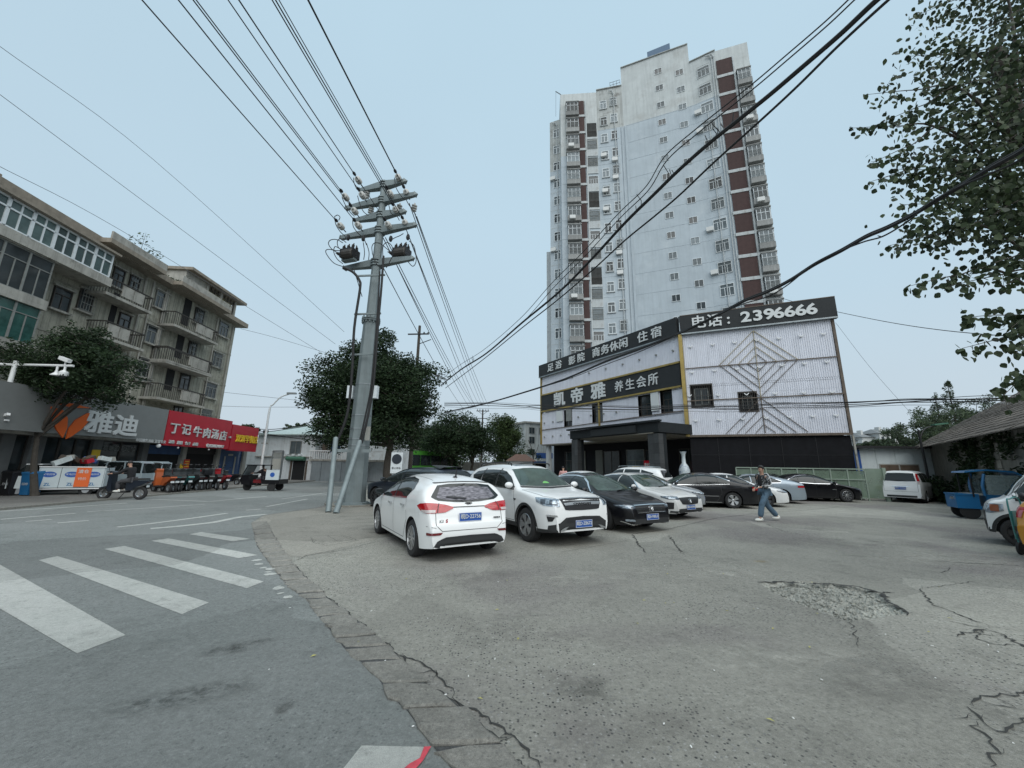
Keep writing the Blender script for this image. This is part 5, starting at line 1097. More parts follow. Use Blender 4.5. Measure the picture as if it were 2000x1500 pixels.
for pts in ([(310, 965), (240, 925), (160, 930), (135, 980), (190, 1050), (280, 1060)], [(350, 960), (290, 915), (245, 940), (250, 1010), (290, 1050)], [(280, 1105), (180, 1050), (110, 1050), (110, 1100), (200, 1210), (330, 1260)], [(280, 1040), (215, 1010), (200, 1080), (240, 1160), (310, 1220)],
            [(215, 640), (245, 625), (275, 650), (260, 690)], [(210, 640), (225, 740), (280, 830), (340, 885)], [(430, 690), (440, 770), (500, 850), (555, 890)], [(300, 410), (340, 500), (400, 590), (450, 640)], [(490, 390), (515, 480), (560, 580), (620, 630)], [(440, 170), (450, 240), (480, 310)],
            [(940, 170), (960, 290), (1020, 390), (1060, 430)], [(1075, 420), (1110, 490), (1160, 560), (1200, 620)], [(560, 960), (575, 1080), (565, 1170)], [(600, 970), (630, 1080), (625, 1170)], [(670, 1090), (665, 1010), (700, 965), (770, 975), (840, 1030), (910, 1090)], [(800, 1180), (800, 1010), (850, 960), (900, 990), (920, 1040)],
            [(1120, 940), (1180, 1010), (1205, 1150), (1195, 1220), (1160, 1250), (1110, 1200)], [(1050, 850), (1000, 880), (950, 900), (900, 930)], [(670, 1090), (690, 1150), (720, 1220), (780, 1270)], [(920, 1120), (880, 1200), (840, 1270)], [(440, 1270), (480, 1400), (510, 1500), (545, 1620)], [(1000, 690), (970, 640), (900, 600), (870, 500)], [(560, 890), (600, 990)], [(345, 890), (330, 930)]): jc(pts)
for (u, v) in ((375, 900), (560, 910), (895, 915), (1105, 895)): MB().ball(tuple(loc_(AT(*Z4(u, v), PB.y-.3))), .09, .09, .16, 6, 5).build('cable_joint', M['iron'], pole)
# riser cables, brackets, conduits and boxes
def P8(px, py, dy=-.75): return loc_(AT(px, py, PB.y+dy))
MB().tube(crom([P8(670, 522), P8(690, 532), P8(702, 548), P8(703, 565), P8(692, 640), P8(688, 720), P8(680, 800), P8(664, 850), P8(656, 862)], 5), .055, 8).build('riser_cable', M['cable'], pole, smooth=True)
MB().tube(crom([P8(749, 500), P8(745, 560), P8(738, 640), P8(733, 710), P8(728, 760), P8(718, 815), P8(706, 866)], 5), .05, 8).build('riser_cable', M['cable'], pole, smooth=True)
MB().tube(crom([P8(742, 530), P8(738, 600), P8(730, 700), P8(724, 760), P8(712, 820), P8(703, 860)], 5), .035, 8).build('riser_cable', M['cable'], pole, smooth=True)
for (x0, x1, y) in ((700, 752, 538), (692, 744, 613), (684, 736, 692)): a, b_ = P8(x0, y+1, -.55), P8(x1, y-1, -.55); MB().bar(a, b_, .06, .07).build('cable_bracket', M['galv'], pole)
a = loc_(AT(651, 880, PB.y-1.2)); b_ = loc_(AT(724, 881, PB.y-.5)); MB().bar(a, b_, .06, .12).build('conduit_bracket', M['galv'], pole)
c1_ = G(641, 1001)-PB; c2_ = G(656, 1003)-PB
MB().tube([c1_, loc_(AT(656, 856, PB.y-.9))], .092, 12).build('conduit', M['galv'], pole, smooth=True)
MB().tube([c2_, loc_(AT(703, 862, PB.y-.75))], .095, 12).build('conduit', M['galv'], pole, smooth=True)
for x0, x1 in ((676, 690), (722, 737)):
    a = P8(x0, 777, -.1); b_ = P8(x1, 753, -.1); MB().box(min(a.x, b_.x), max(a.x, b_.x), a.y, a.y+.25, min(a.z, b_.z), max(a.z, b_.z)).build('junction_box', M['win_white'], pole)
for y in (752, 812, 838, 858, 870): z = zat(712-(y-750)*.1, y); rr = .47-.16*z/zfl; MB().lathe([(rr+.015, z-.02), (rr+.015, z+.02)], 10).build('strap', M['steel'], pole)
a = loc_(AT(716, 838, PB.y-.45)); MB().box(a.x-.03, a.x+.16, a.y-.03, a.y, a.z-.45, a.z+.1).build('notice_label', M['tile_white'], pole)
# ---- heavy cable bundles
def cb(pts, r, label, group=None, m='cable', n=6, seg=8): return wire('cable_bundle', [Vector(p) for p in pts], r, label, group, m, n, seg=seg)
def Gz(pts, z0, z1=None):
    o_ = []
    for i, p in enumerate(pts): t = i/(len(pts)-1); o_.append(G(p[0], p[1], z=z0 if z1 is None else z0+(z1-z0)*t))
    return o_
A = [(1790, -60), (1715, -2), (1640, 68), (1560, 137), (1500, 188), (1440, 236), (1385, 280), (1325, 333), (1275, 382), (1220, 436), (1150, 512), (1090, 572), (1020, 630), (950, 690), (900, 722), (862, 752)]
big = Gz(A, 7.2, 6.6)
cb(big, .033, 'thick black cable bundle sweeping diagonally in front of the tower, the thickest one')
cb([p+Vector((.05, .02, .055)) for p in big], .018, 'black cable strapped along the thickest diagonal bundle in front of the tower')
A2 = [(x-22, y-20) for x, y in A[:8]]+[(x-9, y-10) for x, y in A[8:12]]+A[12:]
cb(Gz(A2, 7.5, 6.7), .010, 'thin wire just above the thick diagonal bundle', 'thin wires above the thick diagonal bundle', 'cable'); cb(Gz([(x-5, y-7) for x, y in A2], 7.55, 6.75), .010, 'thin wire just above the thick diagonal bundle', 'thin wires above the thick diagonal bundle', 'cable')
A3 = [(1800, -55), (1735, 0), (1640, 87), (1560, 166), (1500, 222), (1440, 276), (1385, 326), (1325, 383), (1275, 425), (1220, 470), (1160, 525), (1090, 585), (1020, 640), (940, 705), (870, 758)]
cb(Gz(A3, 7.0, 6.5), .018, 'thinner black cable running just below the thick diagonal bundle')
mb = MB(); 
for i in range(30):   # ties and loose ends along the bundle
    k = random.randint(0, len(big)-2); p = big[k].lerp(big[k+1], random.random()); a = Vector((random.uniform(-.12, .12), random.uniform(-.1, .1), random.uniform(.1, .35))); mb.tube([p, p+a*.5+Vector((.05, 0, 0)), p+a], .008, 4)
t_ = mb.build('cable_ties', M['cable'], bpy.data.objects['cable_bundle'], kind='stuff'); t_.location = -Vector(bpy.data.objects['cable_bundle'].location)
B = [(2080, 232), (2000, 292), (1935, 328), (1880, 362), (1820, 398), (1780, 422), (1730, 447), (1690, 464), (1640, 492), (1590, 518), (1540, 550), (1500, 570), (1450, 590), (1390, 622), (1330, 650), (1250, 682), (1180, 708), (1100, 742), (1020, 768), (950, 788), (868, 806)]
bg_ = Gz(B, 5.4, 5.2)
cb(bg_, .025, 'black cable bundle crossing in front of the rooftop phone sign from the upper right'); cb([p+Vector((.03, .0, .045)) for p in bg_], .018, 'second cable lying on the bundle that crosses the rooftop phone sign')
cb([p+Vector((-.03, .02, -.05-.06*math.sin(i*1.3))) for i, p in enumerate(bg_)], .012, 'slack thin cable hanging under the bundle that crosses the phone sign', None, 'cable')
for j, (dy, r_) in enumerate(((0, .028), (3, .02), (7, .022), (-4, .012), (12, .010))):
    D = [(868, 787), (950, 788), (1020, 791), (1060, 793), (1150, 794), (1250, 796), (1345, 793), (1430, 795), (1510, 790), (1600, 789), (1680, 787), (1760, 783), (1830, 781), (1910, 778), (2080, 772)]
    pts = []
    for i, (x, y) in enumerate(D): t = i/(len(D)-1); Y = 29-16*t; pts.append(AT(x, y+dy*.7+random.uniform(-2.2, 2.2), Y))
    cb(pts, r_, 'black cable in the level bundle strung across the bathhouse front', 'cables strung level across the bathhouse front')
wire('cable', [AT(1488, 570, 30), AT(1560, 592, 25), AT(1640, 610, 22), AT(1740, 630, 18), AT(1850, 646, 15), AT(2010, 660, 12)], .016, 'single cable from behind the rooftop sign to the right-hand tree', None, 'cable')
wire('guy_wire', [AT(1632, 630, 24), AT(1700, 718, 23.5), AT(1786, 815, 22.5)], .008, 'faint guy wire slanting down to the dark lamp post right of the bathhouse')
for (a, Ya), (m_, Ym), (b_, Yb) in ((((-40, 62), 14), ((300, 312), 22), ((672, 648), 31)), (((-40, 155), 14), ((330, 430), 22), ((655, 672), 31)), (((-40, 305), 15), ((240, 452), 22), ((625, 687), 32)), (((470, 642), 30), ((540, 660), 31), ((640, 690), 32)), (((436, 766), 33), ((500, 773), 33), ((600, 784), 33)), (((430, 793), 33), ((500, 795), 33), ((600, 795), 33))):
    wire('overhead_wire', [AT(*a, Ya), AT(*m_, Ym), AT(*b_, Yb)], .014, 'thin wire strung from above the old block toward the dark street tree', 'thin wires between the old block and the street tree', 'wire')
for j in range(4):
    dy = j*3.2-4; L = [((250, 790), 28), ((330, 812), 30), ((430, 832), 32), ((512, 843), 34), ((560, 838), 33), ((612, 829), 31)] if j < 2 else [((250, 790), 28), ((360, 818), 30), ((512, 842), 34), ((580, 852), 34), ((680, 866), 34)]
    wire('cable_bundle', [AT(p[0], p[1]+dy+random.uniform(-2, 2), Y) for p, Y in L], .03, 'sagging black cable strung above the red shop signs', 'cables strung above the red shop signs', 'cable')
# ---- street lamp beyond the shops
lb_ = AT(506, 940, 33); lb_.z = 0
lamp = empty('street_lamp', tuple(lb_), 0, 'white street lamp with one curved arm beyond the red shop signs', 'street lamp')
def lpt(px, py, Y=33): return AT(px, py, Y)-lb_
zz = lpt(527, 800).z; top = [lpt(530, 795), lpt(537, 780), lpt(549, 768), lpt(560, 761)]
MB().tube([(0, 0, 0), (0, 0, 3)], [.11, .10], 10).build('lower_post', M['white'], lamp, smooth=True); MB().tube(crom([Vector((0, 0, 3)), Vector((0, 0, zz)), Vector((.25, 0, top[1].z-lpt(537,780).z+zz+.45)), Vector((.8, 0, zz+1.1)), Vector((1.5, 0, zz+1.4))], 5), [.09]*6+[.06]*15, 8).build('upper_post', M['win_white'], lamp, smooth=True)
MB().prism([(1.35, -.15), (2.1, -.12), (2.1, .12), (1.35, .15)], zz+1.38, zz+1.52).build('lamp_head', M['steel'], lamp)
# ---- camera pole at the left edge
cpb = AT(-43, 960, 15.5); cpb.z = 0
cp = empty('camera_pole', tuple(cpb), 0, 'white pole at the left edge with an arm carrying surveillance cameras', 'camera pole')
def cpt(px, py): return AT(px, py, 15.5)-cpb
zt_ = cpt(36, 712).z; MB().tube([(0, 0, 0), (0, 0, zt_+.15)], [.1, .075], 10).build('post', M['white'], cp, smooth=True)
e0 = Vector((0, 0, zt_)); e1 = cpt(140, 709); e1.y = 0; e1.z = zt_-.02
MB().tube([e0, Vector((e1.x+.1, 0, e1.z))], .05, 8).build('arm', M['white'], cp); MB().tube([e0+Vector((0, 0, -.02)), Vector((-1.6, -.3, zt_))], .05, 8).build('arm', M['white'], cp)
for px, dz, s_ in ((114, 0, 1), (129, .02, 0)):
    x = cpt(px, 712).x; t_ = empty('dome', (0, 0, 0)); bpy.data.objects.remove(t_)
    MB().tube([(x, 0, zt_), (x, 0, zt_-.28)], .04, 8).build('drop_tube', M['white'], cp)
    if s_: MB().lathe([(.05, -.25), (.06, -.32), (.17, -.42), (.17, -.44)], 12, (x, 0, zt_)).build('lamp_shade', M['white'], cp, smooth=True)
    else: o_ = MB().lathe([(.06, -.22), (.15, -.30), (.16, -.42), (.14, -.46)], 12, (x, 0, zt_)).build('dome_camera', M['white'], cp, smooth=True); MB().ball((x, 0, zt_-.47), .13, .13, .12).build('dome_lens', M['auto_glass'], o_, smooth=True)
x = cpt(130, 700).x; MB().bar((x-.25, 0, zt_+.32), (x+.22, -.05, zt_+.16), .15, .14).build('box_camera', M['white'], cp); MB().tube([(x, 0, zt_), (x, 0, zt_+.2)], .03, 6).build('camera_mount', M['white'], cp)
z2_ = cpt(15, 815).z; MB().bar((0, 0, z2_), (.45, -.1, z2_+.12), .1, .1).build('side_camera', M['white'], cp); MB().bar((.0, 0, z2_-.1), (.35, 0, z2_-.12), .12, .06).build('side_bracket', M['white'], cp)
# ---- dark lamp post right of the bathhouse
dp = AT(1822, 978, 22.3); dp.z = 0
d2 = empty('lamp_post', tuple(dp), 0, 'slim dark lamp post with a curved arm beside the white shed', 'lamp post')
MB().tube([(0, 0, 0), (0, 0, 4.0)], [.07, .05], 8).build('post', M['iron'], d2, smooth=True)
MB().tube(crom([(0, 0, 3.2), (.1, 0, 3.7), (.45, 0, 4.1), (1.1, 0, 4.25)], 5), .03, 6).build('arm', M['iron'], d2, smooth=True); MB().bar((.9, 0, 4.3), (1.7, 0, 4.4), .25, .08).build('lamp_head', M['awning_green'], d2)
# ---- old pole behind the tree and a far pole
wp = AT(799, 940, 36); wp.z = 0; wpo = empty('wooden_pole', tuple(wp), 0, 'old grey pole with a crossarm rising behind the big dark tree', 'utility pole')
h_ = (AT(800, 636, 36)-wp).z; MB().tube([(0, 0, 0), (0, 0, h_)], [.2, .13], 8).build('post', M['bark'], wpo); MB().bar((-1.1, 0, h_-.9), (1.0, -.2, h_-.9), .1, .12).build('crossarm', M['iron'], wpo)
for x in (.5, .9): MB().lathe([(.05, 0), (.09, .06), (.05, .1), (.08, .16)], 8, (x, -.1, h_-.85)).build('insulator', M['win_dark'], wpo)
MB().tube([(0, 0, h_-1.9), (1.2, 0, h_-1.4)], .04, 6).build('brace', M['iron'], wpo)
for px, top_, Y in ((939, 800, 78), ):
    fp = AT(px, 930, Y); fp.z = 0; fpo = empty('utility_pole', tuple(fp), 0, 'distant power pole with two crossarms above the street trees', 'utility pole'); h_ = (AT(px, top_, Y)-fp).z
    MB().tube([(0, 0, 0), (0, 0, h_)], [.22, .14], 8).build('post', M['win_dark'], fpo); MB().bar((-1.3, 0, h_-.3), (1.3, 0, h_-.3), .12, .14).build('crossarm', M['win_dark'], fpo); MB().bar((-1.0, 0, h_-1.8), (1.0, 0, h_-1.8), .12, .14).build('crossarm', M['win_dark'], fpo)
    for s_ in (-1, 1): MB().bar((s_*.9, 0, h_-.35), (0, 0, h_-1.1), .07, .07).build('brace', M['win_dark'], fpo)
    for x in (-1.1, -.6, 0, .6, 1.1): MB().lathe([(.05, 0), (.1, .1), (.04, .2), (.04, .35)], 6, (x, 0, h_-.2)).build('insulator', M['win_dark'], fpo)
# ================================================================ CARS
def smooth_profile(pts, n=14):
    P = [Vector((p[0], p[1], 0)) for p in pts]; Q = crom(P, n); xs = np.array([q.x for q in Q]); zs = np.array([q.y for q in Q]); o_ = np.argsort(xs, kind='stable'); return xs[o_], zs[o_]
SC = .965
class Car:
    def __init__(s, spec, loc, th, pm, label, cat='car', group=None, name='parked_car', roof=None):
        s.sp = dict(tuck=.07, kc=.20, plan=.26, low=None, crown=3.2, sill=.20, R=.33, Wt=.22); s.sp.update(spec); p = s.sp; s.L, s.W = p['L'], p['W']; s.pm = pm
        s.t = empty(name, (loc[0], loc[1], 0.0), th, label, cat, group, scale=SC)
        h = s.L/2; s.fx = h-p['fo']; s.rx = s.fx-p['wb']; s.Ra = p['R']+p.get('gap', .055)
        tx, tz = smooth_profile(p['top']); bx, bz = smooth_profile(p['belt'])
        xs = set(np.round(np.linspace(-h, h, 64), 4))
        for e in (-1, 1): xs |= set(np.round(e*(h-0.5*(1-np.cos(np.linspace(0, math.pi/2, 16)))), 4))
        for c in (s.fx, s.rx): xs |= set(np.round(c+s.Ra*np.cos(np.linspace(0, math.pi, 19)), 4)); xs |= {round(c-s.Ra-.001, 4), round(c+s.Ra+.001, 4)}
        xs = sorted(x for x in xs if -h <= x <= h); cl = [xs[0]]
        for x in xs[1:]:
            if x-cl[-1] > .004: cl.append(x)
        xs = cl; N1, N2 = 9, 13; V = []; F = []; MI = []
        def ends(x): 
            a = max(0, (abs(x)-(h-.6))/.6); return a
        for x in xs:
            zt = float(np.interp(x, tx, tz)); e = ends(x); sill = p['sill']+(.04*e**2 if x > 0 else .05*e**2); zb = sill
            for c in (s.fx, s.rx):
                if abs(x-c) < s.Ra: zb = max(zb, p['R']+math.sqrt(max(0, s.Ra**2-(x-c)**2)))
            pl = p['plan'] if x > 0 else p.get('rplan', p['plan']*.8); w = s.W/2*(1-pl*e**2.6)
            zs = min(float(np.interp(x, bx, bz)), zt-.035); zb = min(zb, zs-.05)
            def yl(z):
                t = min(1, max(0, (z-sill)/max(.1, zs-sill))); y = w*(1-p['tuck']*(1-t)**2-.035*t**3)
                return y+(.008 if t > .74 else 0)
            ws = yl(zs); hh = zt-zs; k = p['kc']*min(1, hh/.42); pe = p['crown']
            sec = [(max(.3, w-.34), zb)]
            for i in range(N1): z = zb+(zs-zb)*i/(N1-1); sec.append((yl(z), z))
            for i in range(1, N2):
                a = (math.pi/2)*(i/(N2-1)); cc = max(0, math.cos(a))**(2/pe); ss = math.sin(a)**(2/pe); sec.append((ws*cc*(1-k*ss), zs+hh*ss))
            V.append([(x, y, z) for y, z in sec]+[(x, -y, z) for y, z in reversed(sec[:-1])])
        m = len(V[0]); n = len(V); vv = [q for r in V for q in r]
        low = p['low']
        for i in range(n-1):
            for j in range(m-1):
                F.append((i*m+j, i*m+j+1, (i+1)*m+j+1, (i+1)*m+j)); 
                jj = min(j, m-2-j); zc = (V[i][j][2]+V[i][j+1][2])/2
                if jj == 0: MI.append(1)
                elif low and zc < low(V[i][j][0]) : MI.append(1)
                elif roof is not None and zc > p['roofz'] and abs(V[i][j][1]) < s.W/2*.74: MI.append(2)
                else: MI.append(0)
        F.append(tuple(range(m))); F.append(tuple(reversed(range((n-1)*m, n*m)))); MI += [0, 0]
        me = bpy.data.meshes.new('body'); me.from_pydata(vv, [], F); 
        for q in (pm, 'plastic', roof or pm): me.materials.append(M[q])
        me.polygons.foreach_set('material_index', MI); b = bmesh.new(); b.from_mesh(me); bmesh.ops.recalc_face_normals(b, faces=b.faces); b.to_mesh(me); b.free()
        me.polygons.foreach_set('use_smooth', [True]*len(me.polygons)); me.set_sharp_from_angle(angle=R(50)); s.body = link('body', me, None, s.t)
        s.bvh = BVHTree.FromPolygons(vv, F)
        MB().box(s.rx-.45, s.fx+.45, -(s.W/2-.36), s.W/2-.36, p['sill']+.03, .70).build('underbody', M['black'], s.t)
        s.wheels(p.get('rim', ('alloy', 10)))
    def hit(s, mode, u, v):
        if mode == 'L': D = Vector((0, 1, 0)); T = Vector((1, 0, 0))
        elif mode == 'R': D = Vector((0, -1, 0)); T = Vector((1, 0, 0))
        elif mode == 'T': 
            o = Vector((u, v, 5)); h = s.bvh.ray_cast(o, Vector((0, 0, -1))); return (h[0] if h[0] else o, Vector((0, 0, 1)))
        else: a = R(mode); D = Vector((math.cos(a), math.sin(a), 0)); T = Vector((-math.sin(a), math.cos(a), 0))
        o = T*u+Vector((0, 0, v))+D*6; h = s.bvh.ray_cast(o, -D)
        if h[0] is None:
            h = s.bvh.find_nearest(T*u+Vector((0, 0, v))+D*1.5); q = h[0]; return q, D
        nn = h[1] if h[1].dot(D) > 0 else -h[1]; return h[0], nn
    def grid(s, name, mt, mode, rows, off=.004, parent=None, label=None):
        vs = []; k = len(rows[0])
        for r in rows:
            for (u, v) in r: q, nn = s.hit(mode, u, v); vs.append(q+nn*off)
        fs = [(i*k+j, i*k+j+1, (i+1)*k+j+1, (i+1)*k+j) for i in range(len(rows)-1) for j in range(k-1)]
        me = bpy.data.meshes.new(name); me.from_pydata(vs, [], fs); me.materials.append(M[mt]); me.polygons.foreach_set('use_smooth', [True]*len(fs)); 
        if me.polygons:
            me.update(); c, nn = s.hit(mode, *rows[len(rows)//2][k//2]); f = me.polygons[len(fs)//2]
            if f.normal.dot(nn) < 0: me.flip_normals()
        return link(name, me, None, parent or s.t, label=label)
    def patch(s, name, mt, mode, top, bot, nu=10, nv=5, off=.004, parent=None, label=None):
        """area between a top and a bottom line, both given as (u, v) points along u"""
        lo = max(top[0][0], bot[0][0]); u0 = min(top[0][0], bot[0][0]); 
        tu = [p[0] for p in top]; tv = [p[1] for p in top]; bu = [p[0] for p in bot]; bv = [p[1] for p in bot]
        ks = sorted(set([i/nu for i in range(nu+1)])); rows = []
        def along(P, t):
            Ls = [0]
            for a, b_ in zip(P[:-1], P[1:]): Ls.append(Ls[-1]+math.hypot(b_[0]-a[0], b_[1]-a[1]))
            d = t*Ls[-1]
            for i in range(len(P)-1):
                if d <= Ls[i+1]+1e-9: f = (d-Ls[i])/max(1e-9, Ls[i+1]-Ls[i]); return (P[i][0]+(P[i+1][0]-P[i][0])*f, P[i][1]+(P[i+1][1]-P[i][1])*f)
            return P[-1]
        for j in range(nv+1):
            f = j/nv; rows.append([(lambda a, b_: (a[0]+(b_[0]-a[0])*f, a[1]+(b_[1]-a[1])*f))(along(top, t), along(bot, t)) for t in ks])
        return s.grid(name, mt, mode, rows, off, parent, label)
    def seam(s, name, mt, mode, pts, w=.008, off=.003, step=.05, parent=None):
        Q = []
        for a, b_ in zip(pts[:-1], pts[1:]):
            n = max(1, int(math.hypot(b_[0]-a[0], b_[1]-a[1])/step))
            for k in range(n): Q.append((a[0]+(b_[0]-a[0])*k/n, a[1]+(b_[1]-a[1])*k/n))
        Q.append(pts[-1]); A, B = [], []
        for i, p in enumerate(Q):
            a = Q[max(0, i-1)]; b_ = Q[min(len(Q)-1, i+1)]; dx, dy = b_[0]-a[0], b_[1]-a[1]; l = math.hypot(dx, dy) or 1; nx, ny = -dy/l*w/2, dx/l*w/2; A.append((p[0]+nx, p[1]+ny)); B.append((p[0]-nx, p[1]-ny))
        return s.grid(name, mt, mode, [A, B], off, parent)
    def wheels(s, rim):
        Rr = s.sp['R']; w = s.sp['Wt']; key = (Rr, w, rim)
        if key not in Car.wc:
            ty = MB().lathe([(Rr*.66, w/2), (Rr*.72, w/2+.008), (Rr*.93, w/2), (Rr, w/2-.03), (Rr, -w/2+.03), (Rr*.93, -w/2), (Rr*.66, -w/2)], 30, axis='y', cap=False); 
            for k in range(30): a = 2*math.pi*k/30; ty.bar((Rr*.998*math.cos(a), -w/2+.03, Rr*.998*math.sin(a)), (Rr*.998*math.cos(a), w/2-.03, Rr*.998*math.sin(a)), .012, .006)
            ty = ty.mesh('wheel', M['rubber'], True)
            rm = MB(); rr = Rr*.68; rm.lathe([(rr, w/2-.004), (rr*.95, w/2+.006), (rr*.93, w/2-.02), (rr*.9, w/2-.09), (rr*.9, -w/2+.02)], 26, axis='y', cap=False); rm.lathe([(.001, w/2-.012), (.045, w/2-.012), (.07, w/2-.03), (.06, w/2-.07)], 14, axis='y', cap=False)
            ns = rim[1]
            for k in range(ns):
                a = 2*math.pi*k/ns; c_, s_ = math.cos(a), math.sin(a); wd = .028 if ns > 7 else .06
                A = Vector((.05*c_, w/2-.03, .05*s_)); B = Vector((rr*.93*c_, w/2-.012, rr*.93*s_)); rm.bar(A, B, wd*1.2, .03, up=(0, 1, 0))
                if ns <= 7:
                    a2 = a+.32; B2 = Vector((rr*.93*math.cos(a2), w/2-.012, rr*.93*math.sin(a2))); rm.bar(A, B2, wd*.6, .028, up=(0, 1, 0)); a2 = a-.32; B2 = Vector((rr*.93*math.cos(a2), w/2-.012, rr*.93*math.sin(a2))); rm.bar(A, B2, wd*.6, .028, up=(0, 1, 0))
            rm = rm.mesh('rim', M[rim[0]], True, fix=True); bd = MB().lathe([(.001, w/2-.09), (rr*.88, w/2-.09), (rr*.88, w/2-.1)], 20, axis='y', cap=False).mesh('brake_disc', M['brake']); Car.wc[key] = (ty, rm, bd)
        ty, rm, bd = Car.wc[key]
        for x in (s.fx, s.rx):
            for sd in (1, -1):
                o = link('wheel', ty, None, s.t, (x, sd*(s.W/2-w/2-.035), Rr), (0, 0, 0 if sd > 0 else math.pi)); link('rim', rm, None, o); link('brake_disc', bd, None, o)
    wc = {}
    def side(s, win, doors, handles=None, chrome=None, glass='auto_glass', pillars=(), hm=None):
        """win: list of (top pts, bottom pts) in x,z; doors: closed outlines"""
        for m_ in ('L', 'R'):
            for tp, bt in win: w = s.patch('side_window', glass, m_, tp, bt, 26, 9, .007)
            for x0, z0, x1, z1 in pillars: s.seam('window_pillar', 'plastic', m_, [(x0, z0), (x1, z1)], .05, .009)
            for d in doors:
                o = s.seam('door_seam', 'seam', m_, d, .010, .003)
            for hx, hz in (handles or []):
                q, nn = s.hit(m_, hx, hz); sg = 1 if m_ == 'L' else -1
                MB().bar((hx-.10, q.y+sg*.03, hz), (hx+.10, q.y+sg*.03, hz+.005), .03, .035).build('door_handle', M[hm or s.pm], s.t)
            if chrome: 
                for c in chrome: s.seam('window_trim', 'chrome', m_, c, .022, .010)
    def mirror(s, x, z, mt=None):
        for sg, m_ in ((1, 'L'), (-1, 'R')):
            q, nn = s.hit(m_, x, z); y = q.y; mb = MB(); mb.ball((x-.02, y+sg*.15, z+.03), .07, .11, .075, 12, 8); o = mb.build('wing_mirror', M[mt or s.pm], s.t, smooth=True)
            MB().bar((x, y-sg*.02, z-.02), (x-.01, y+sg*.10, z), .05, .03).build('mirror_arm', M['plastic'], o); MB().box(x-.095, x-.088, y+sg*.15-.08, y+sg*.15+.08, z-.02, z+.08).build('mirror_glass', M['auto_glass'], o)
    def plate(s, front, z, txt=None, green=False, y=0.0):
        mode = 0 if front else 180; q, nn = s.hit(mode, y if front else -y, z); x = q.x+(.02 if front else -.02); sg = 1 if front else -1
        o = MB().box(min(x, x+sg*.012), max(x, x+sg*.012), y-.225, y+.225, z-.075, z+.075).build('number_plate', M['plate_green' if green else 'plate_blue'], s.t)
        mb = MB(); 
        for (a, b_, c, d) in ((-.225, .225, .069, .075), (-.225, .225, -.075, -.069), (-.225, -.219, -.069, .069), (.219, .225, -.069, .069)): mb.box(min(x+sg*.012, x+sg*.016), max(x+sg*.012, x+sg*.016), y+a, y+b_, z+c, z+d)
        mb.build('plate_frame', M['white'], o)
        if txt: text(txt, .098, M['text_white' if not green else 'black'], o, (x+sg*.018, y, z+.005), (0, 0, R(90)*sg), ext=.001, bold=.0015, name='plate_lettering', sx=.92)
    def both(s, name, mt, ang, top, bot, **kw):
        """mirrored pair of patches, seen along plan angle ang"""
        o1 = s.patch(name, mt, ang, top, bot, **kw); f = lambda P: [(-u, v) for u, v in P][::-1]; base = 0 if abs(ang) < 90 else 180
        a2 = -ang if base == 0 else 360-ang
        o2 = s.patch(name, mt, a2, f(top), f(bot), **kw); return o1, o2
def flat(*p): return list(p)
def car_sedan_spec(L=4.8, W=1.83, H=1.46, **k):
    h = L/2
    s = dict(L=L, W=W, wb=2.8*L/4.8, fo=.92, R=.335, sill=.19, top=[(h, .45), (h-.02, .58), (h-.07, .70), (h-.22, .79), (h-.7, .90), (h-1.18, .98), (h-1.65, 1.22), (h-2.1, H-.06), (h-2.55, H), (h-3.0, H-.01), (h-3.5, H-.10), (h-4.0, H-.28), (h-4.3, 1.08), (-h+.12, 1.02), (-h+.03, .85), (-h, .55)],
             belt=[(h, .62), (h-.8, .80), (h-1.3, .90), (0, .95), (-h+.8, .99), (-h, .90)]); s.update(k); return s
def sedan_common(c, H=1.46, chrome=True, hood=True):
    h = c.L/2; dx = h-2.4
    W_ = [([(dx+.98, .975), (dx+.62, 1.19), (dx+.30, H-.12), (dx+.02, H-.085)], [(dx+.90, .955), (dx+.02, .965)]), ([(dx-.02, H-.085), (dx-.5, H-.095), (dx-.80, H-.14)], [(dx-.02, .965), (dx-.85, .985)]), ([(dx-.84, H-.15), (dx-1.15, H-.25), (dx-1.34, H-.35)], [(dx-.90, .99), (dx-1.30, 1.03)])]
    D1 = [(dx+.98, .93), (dx+1.0, .45), (dx+.92, .25), (dx+.0, .25), (dx-.0, .94)]; D2 = [(dx-.0, .94), (dx-.0, .25), (dx-.75, .26), (dx-.98, .62), (dx-.95, .96)]
    ch = [[(dx+1.0, .965), (dx+.62, 1.205), (dx+.30, H-.105), (dx+.0, H-.07), (dx-.5, H-.08), (dx-.85, H-.135), (dx-1.36, H-.34)], [(dx+1.1, .945), (dx, .952), (dx-1.32, 1.015)]] if chrome else None
    c.side(W_, [D1, D2], [(dx+.12, .82), (dx-.80, .85)], ch)
    c.patch('windshield', 'windshield', 0, [(-.60, H-.09), (0, H-.055), (.60, H-.09)], [(-.70, 1.0), (0, .985), (.70, 1.0)], 26, 12, .007)
    c.patch('rear_window', 'auto_glass', 180, [(-.52, H-.13), (0, H-.10), (.52, H-.13)], [(-.60, 1.12), (0, 1.10), (.60, 1.12)], 12, 6, .005)
    c.seam('hood_seam', 'seam', 'T', [(h-.18, -.62), (h-.4, -.74), (h-1.15, -.80)], .01); c.seam('hood_seam', 'seam', 'T', [(h-.18, .62), (h-.4, .74), (h-1.15, .80)], .01)
    MB().bar((h-1.17, -.05, 1.0), (h-1.3, .55, 1.03), .02, .02).build('wiper', M['black'], c.t); c.mirror(dx+.93, .98)
def fwd(th): return Vector((math.cos(th), math.sin(th), 0))
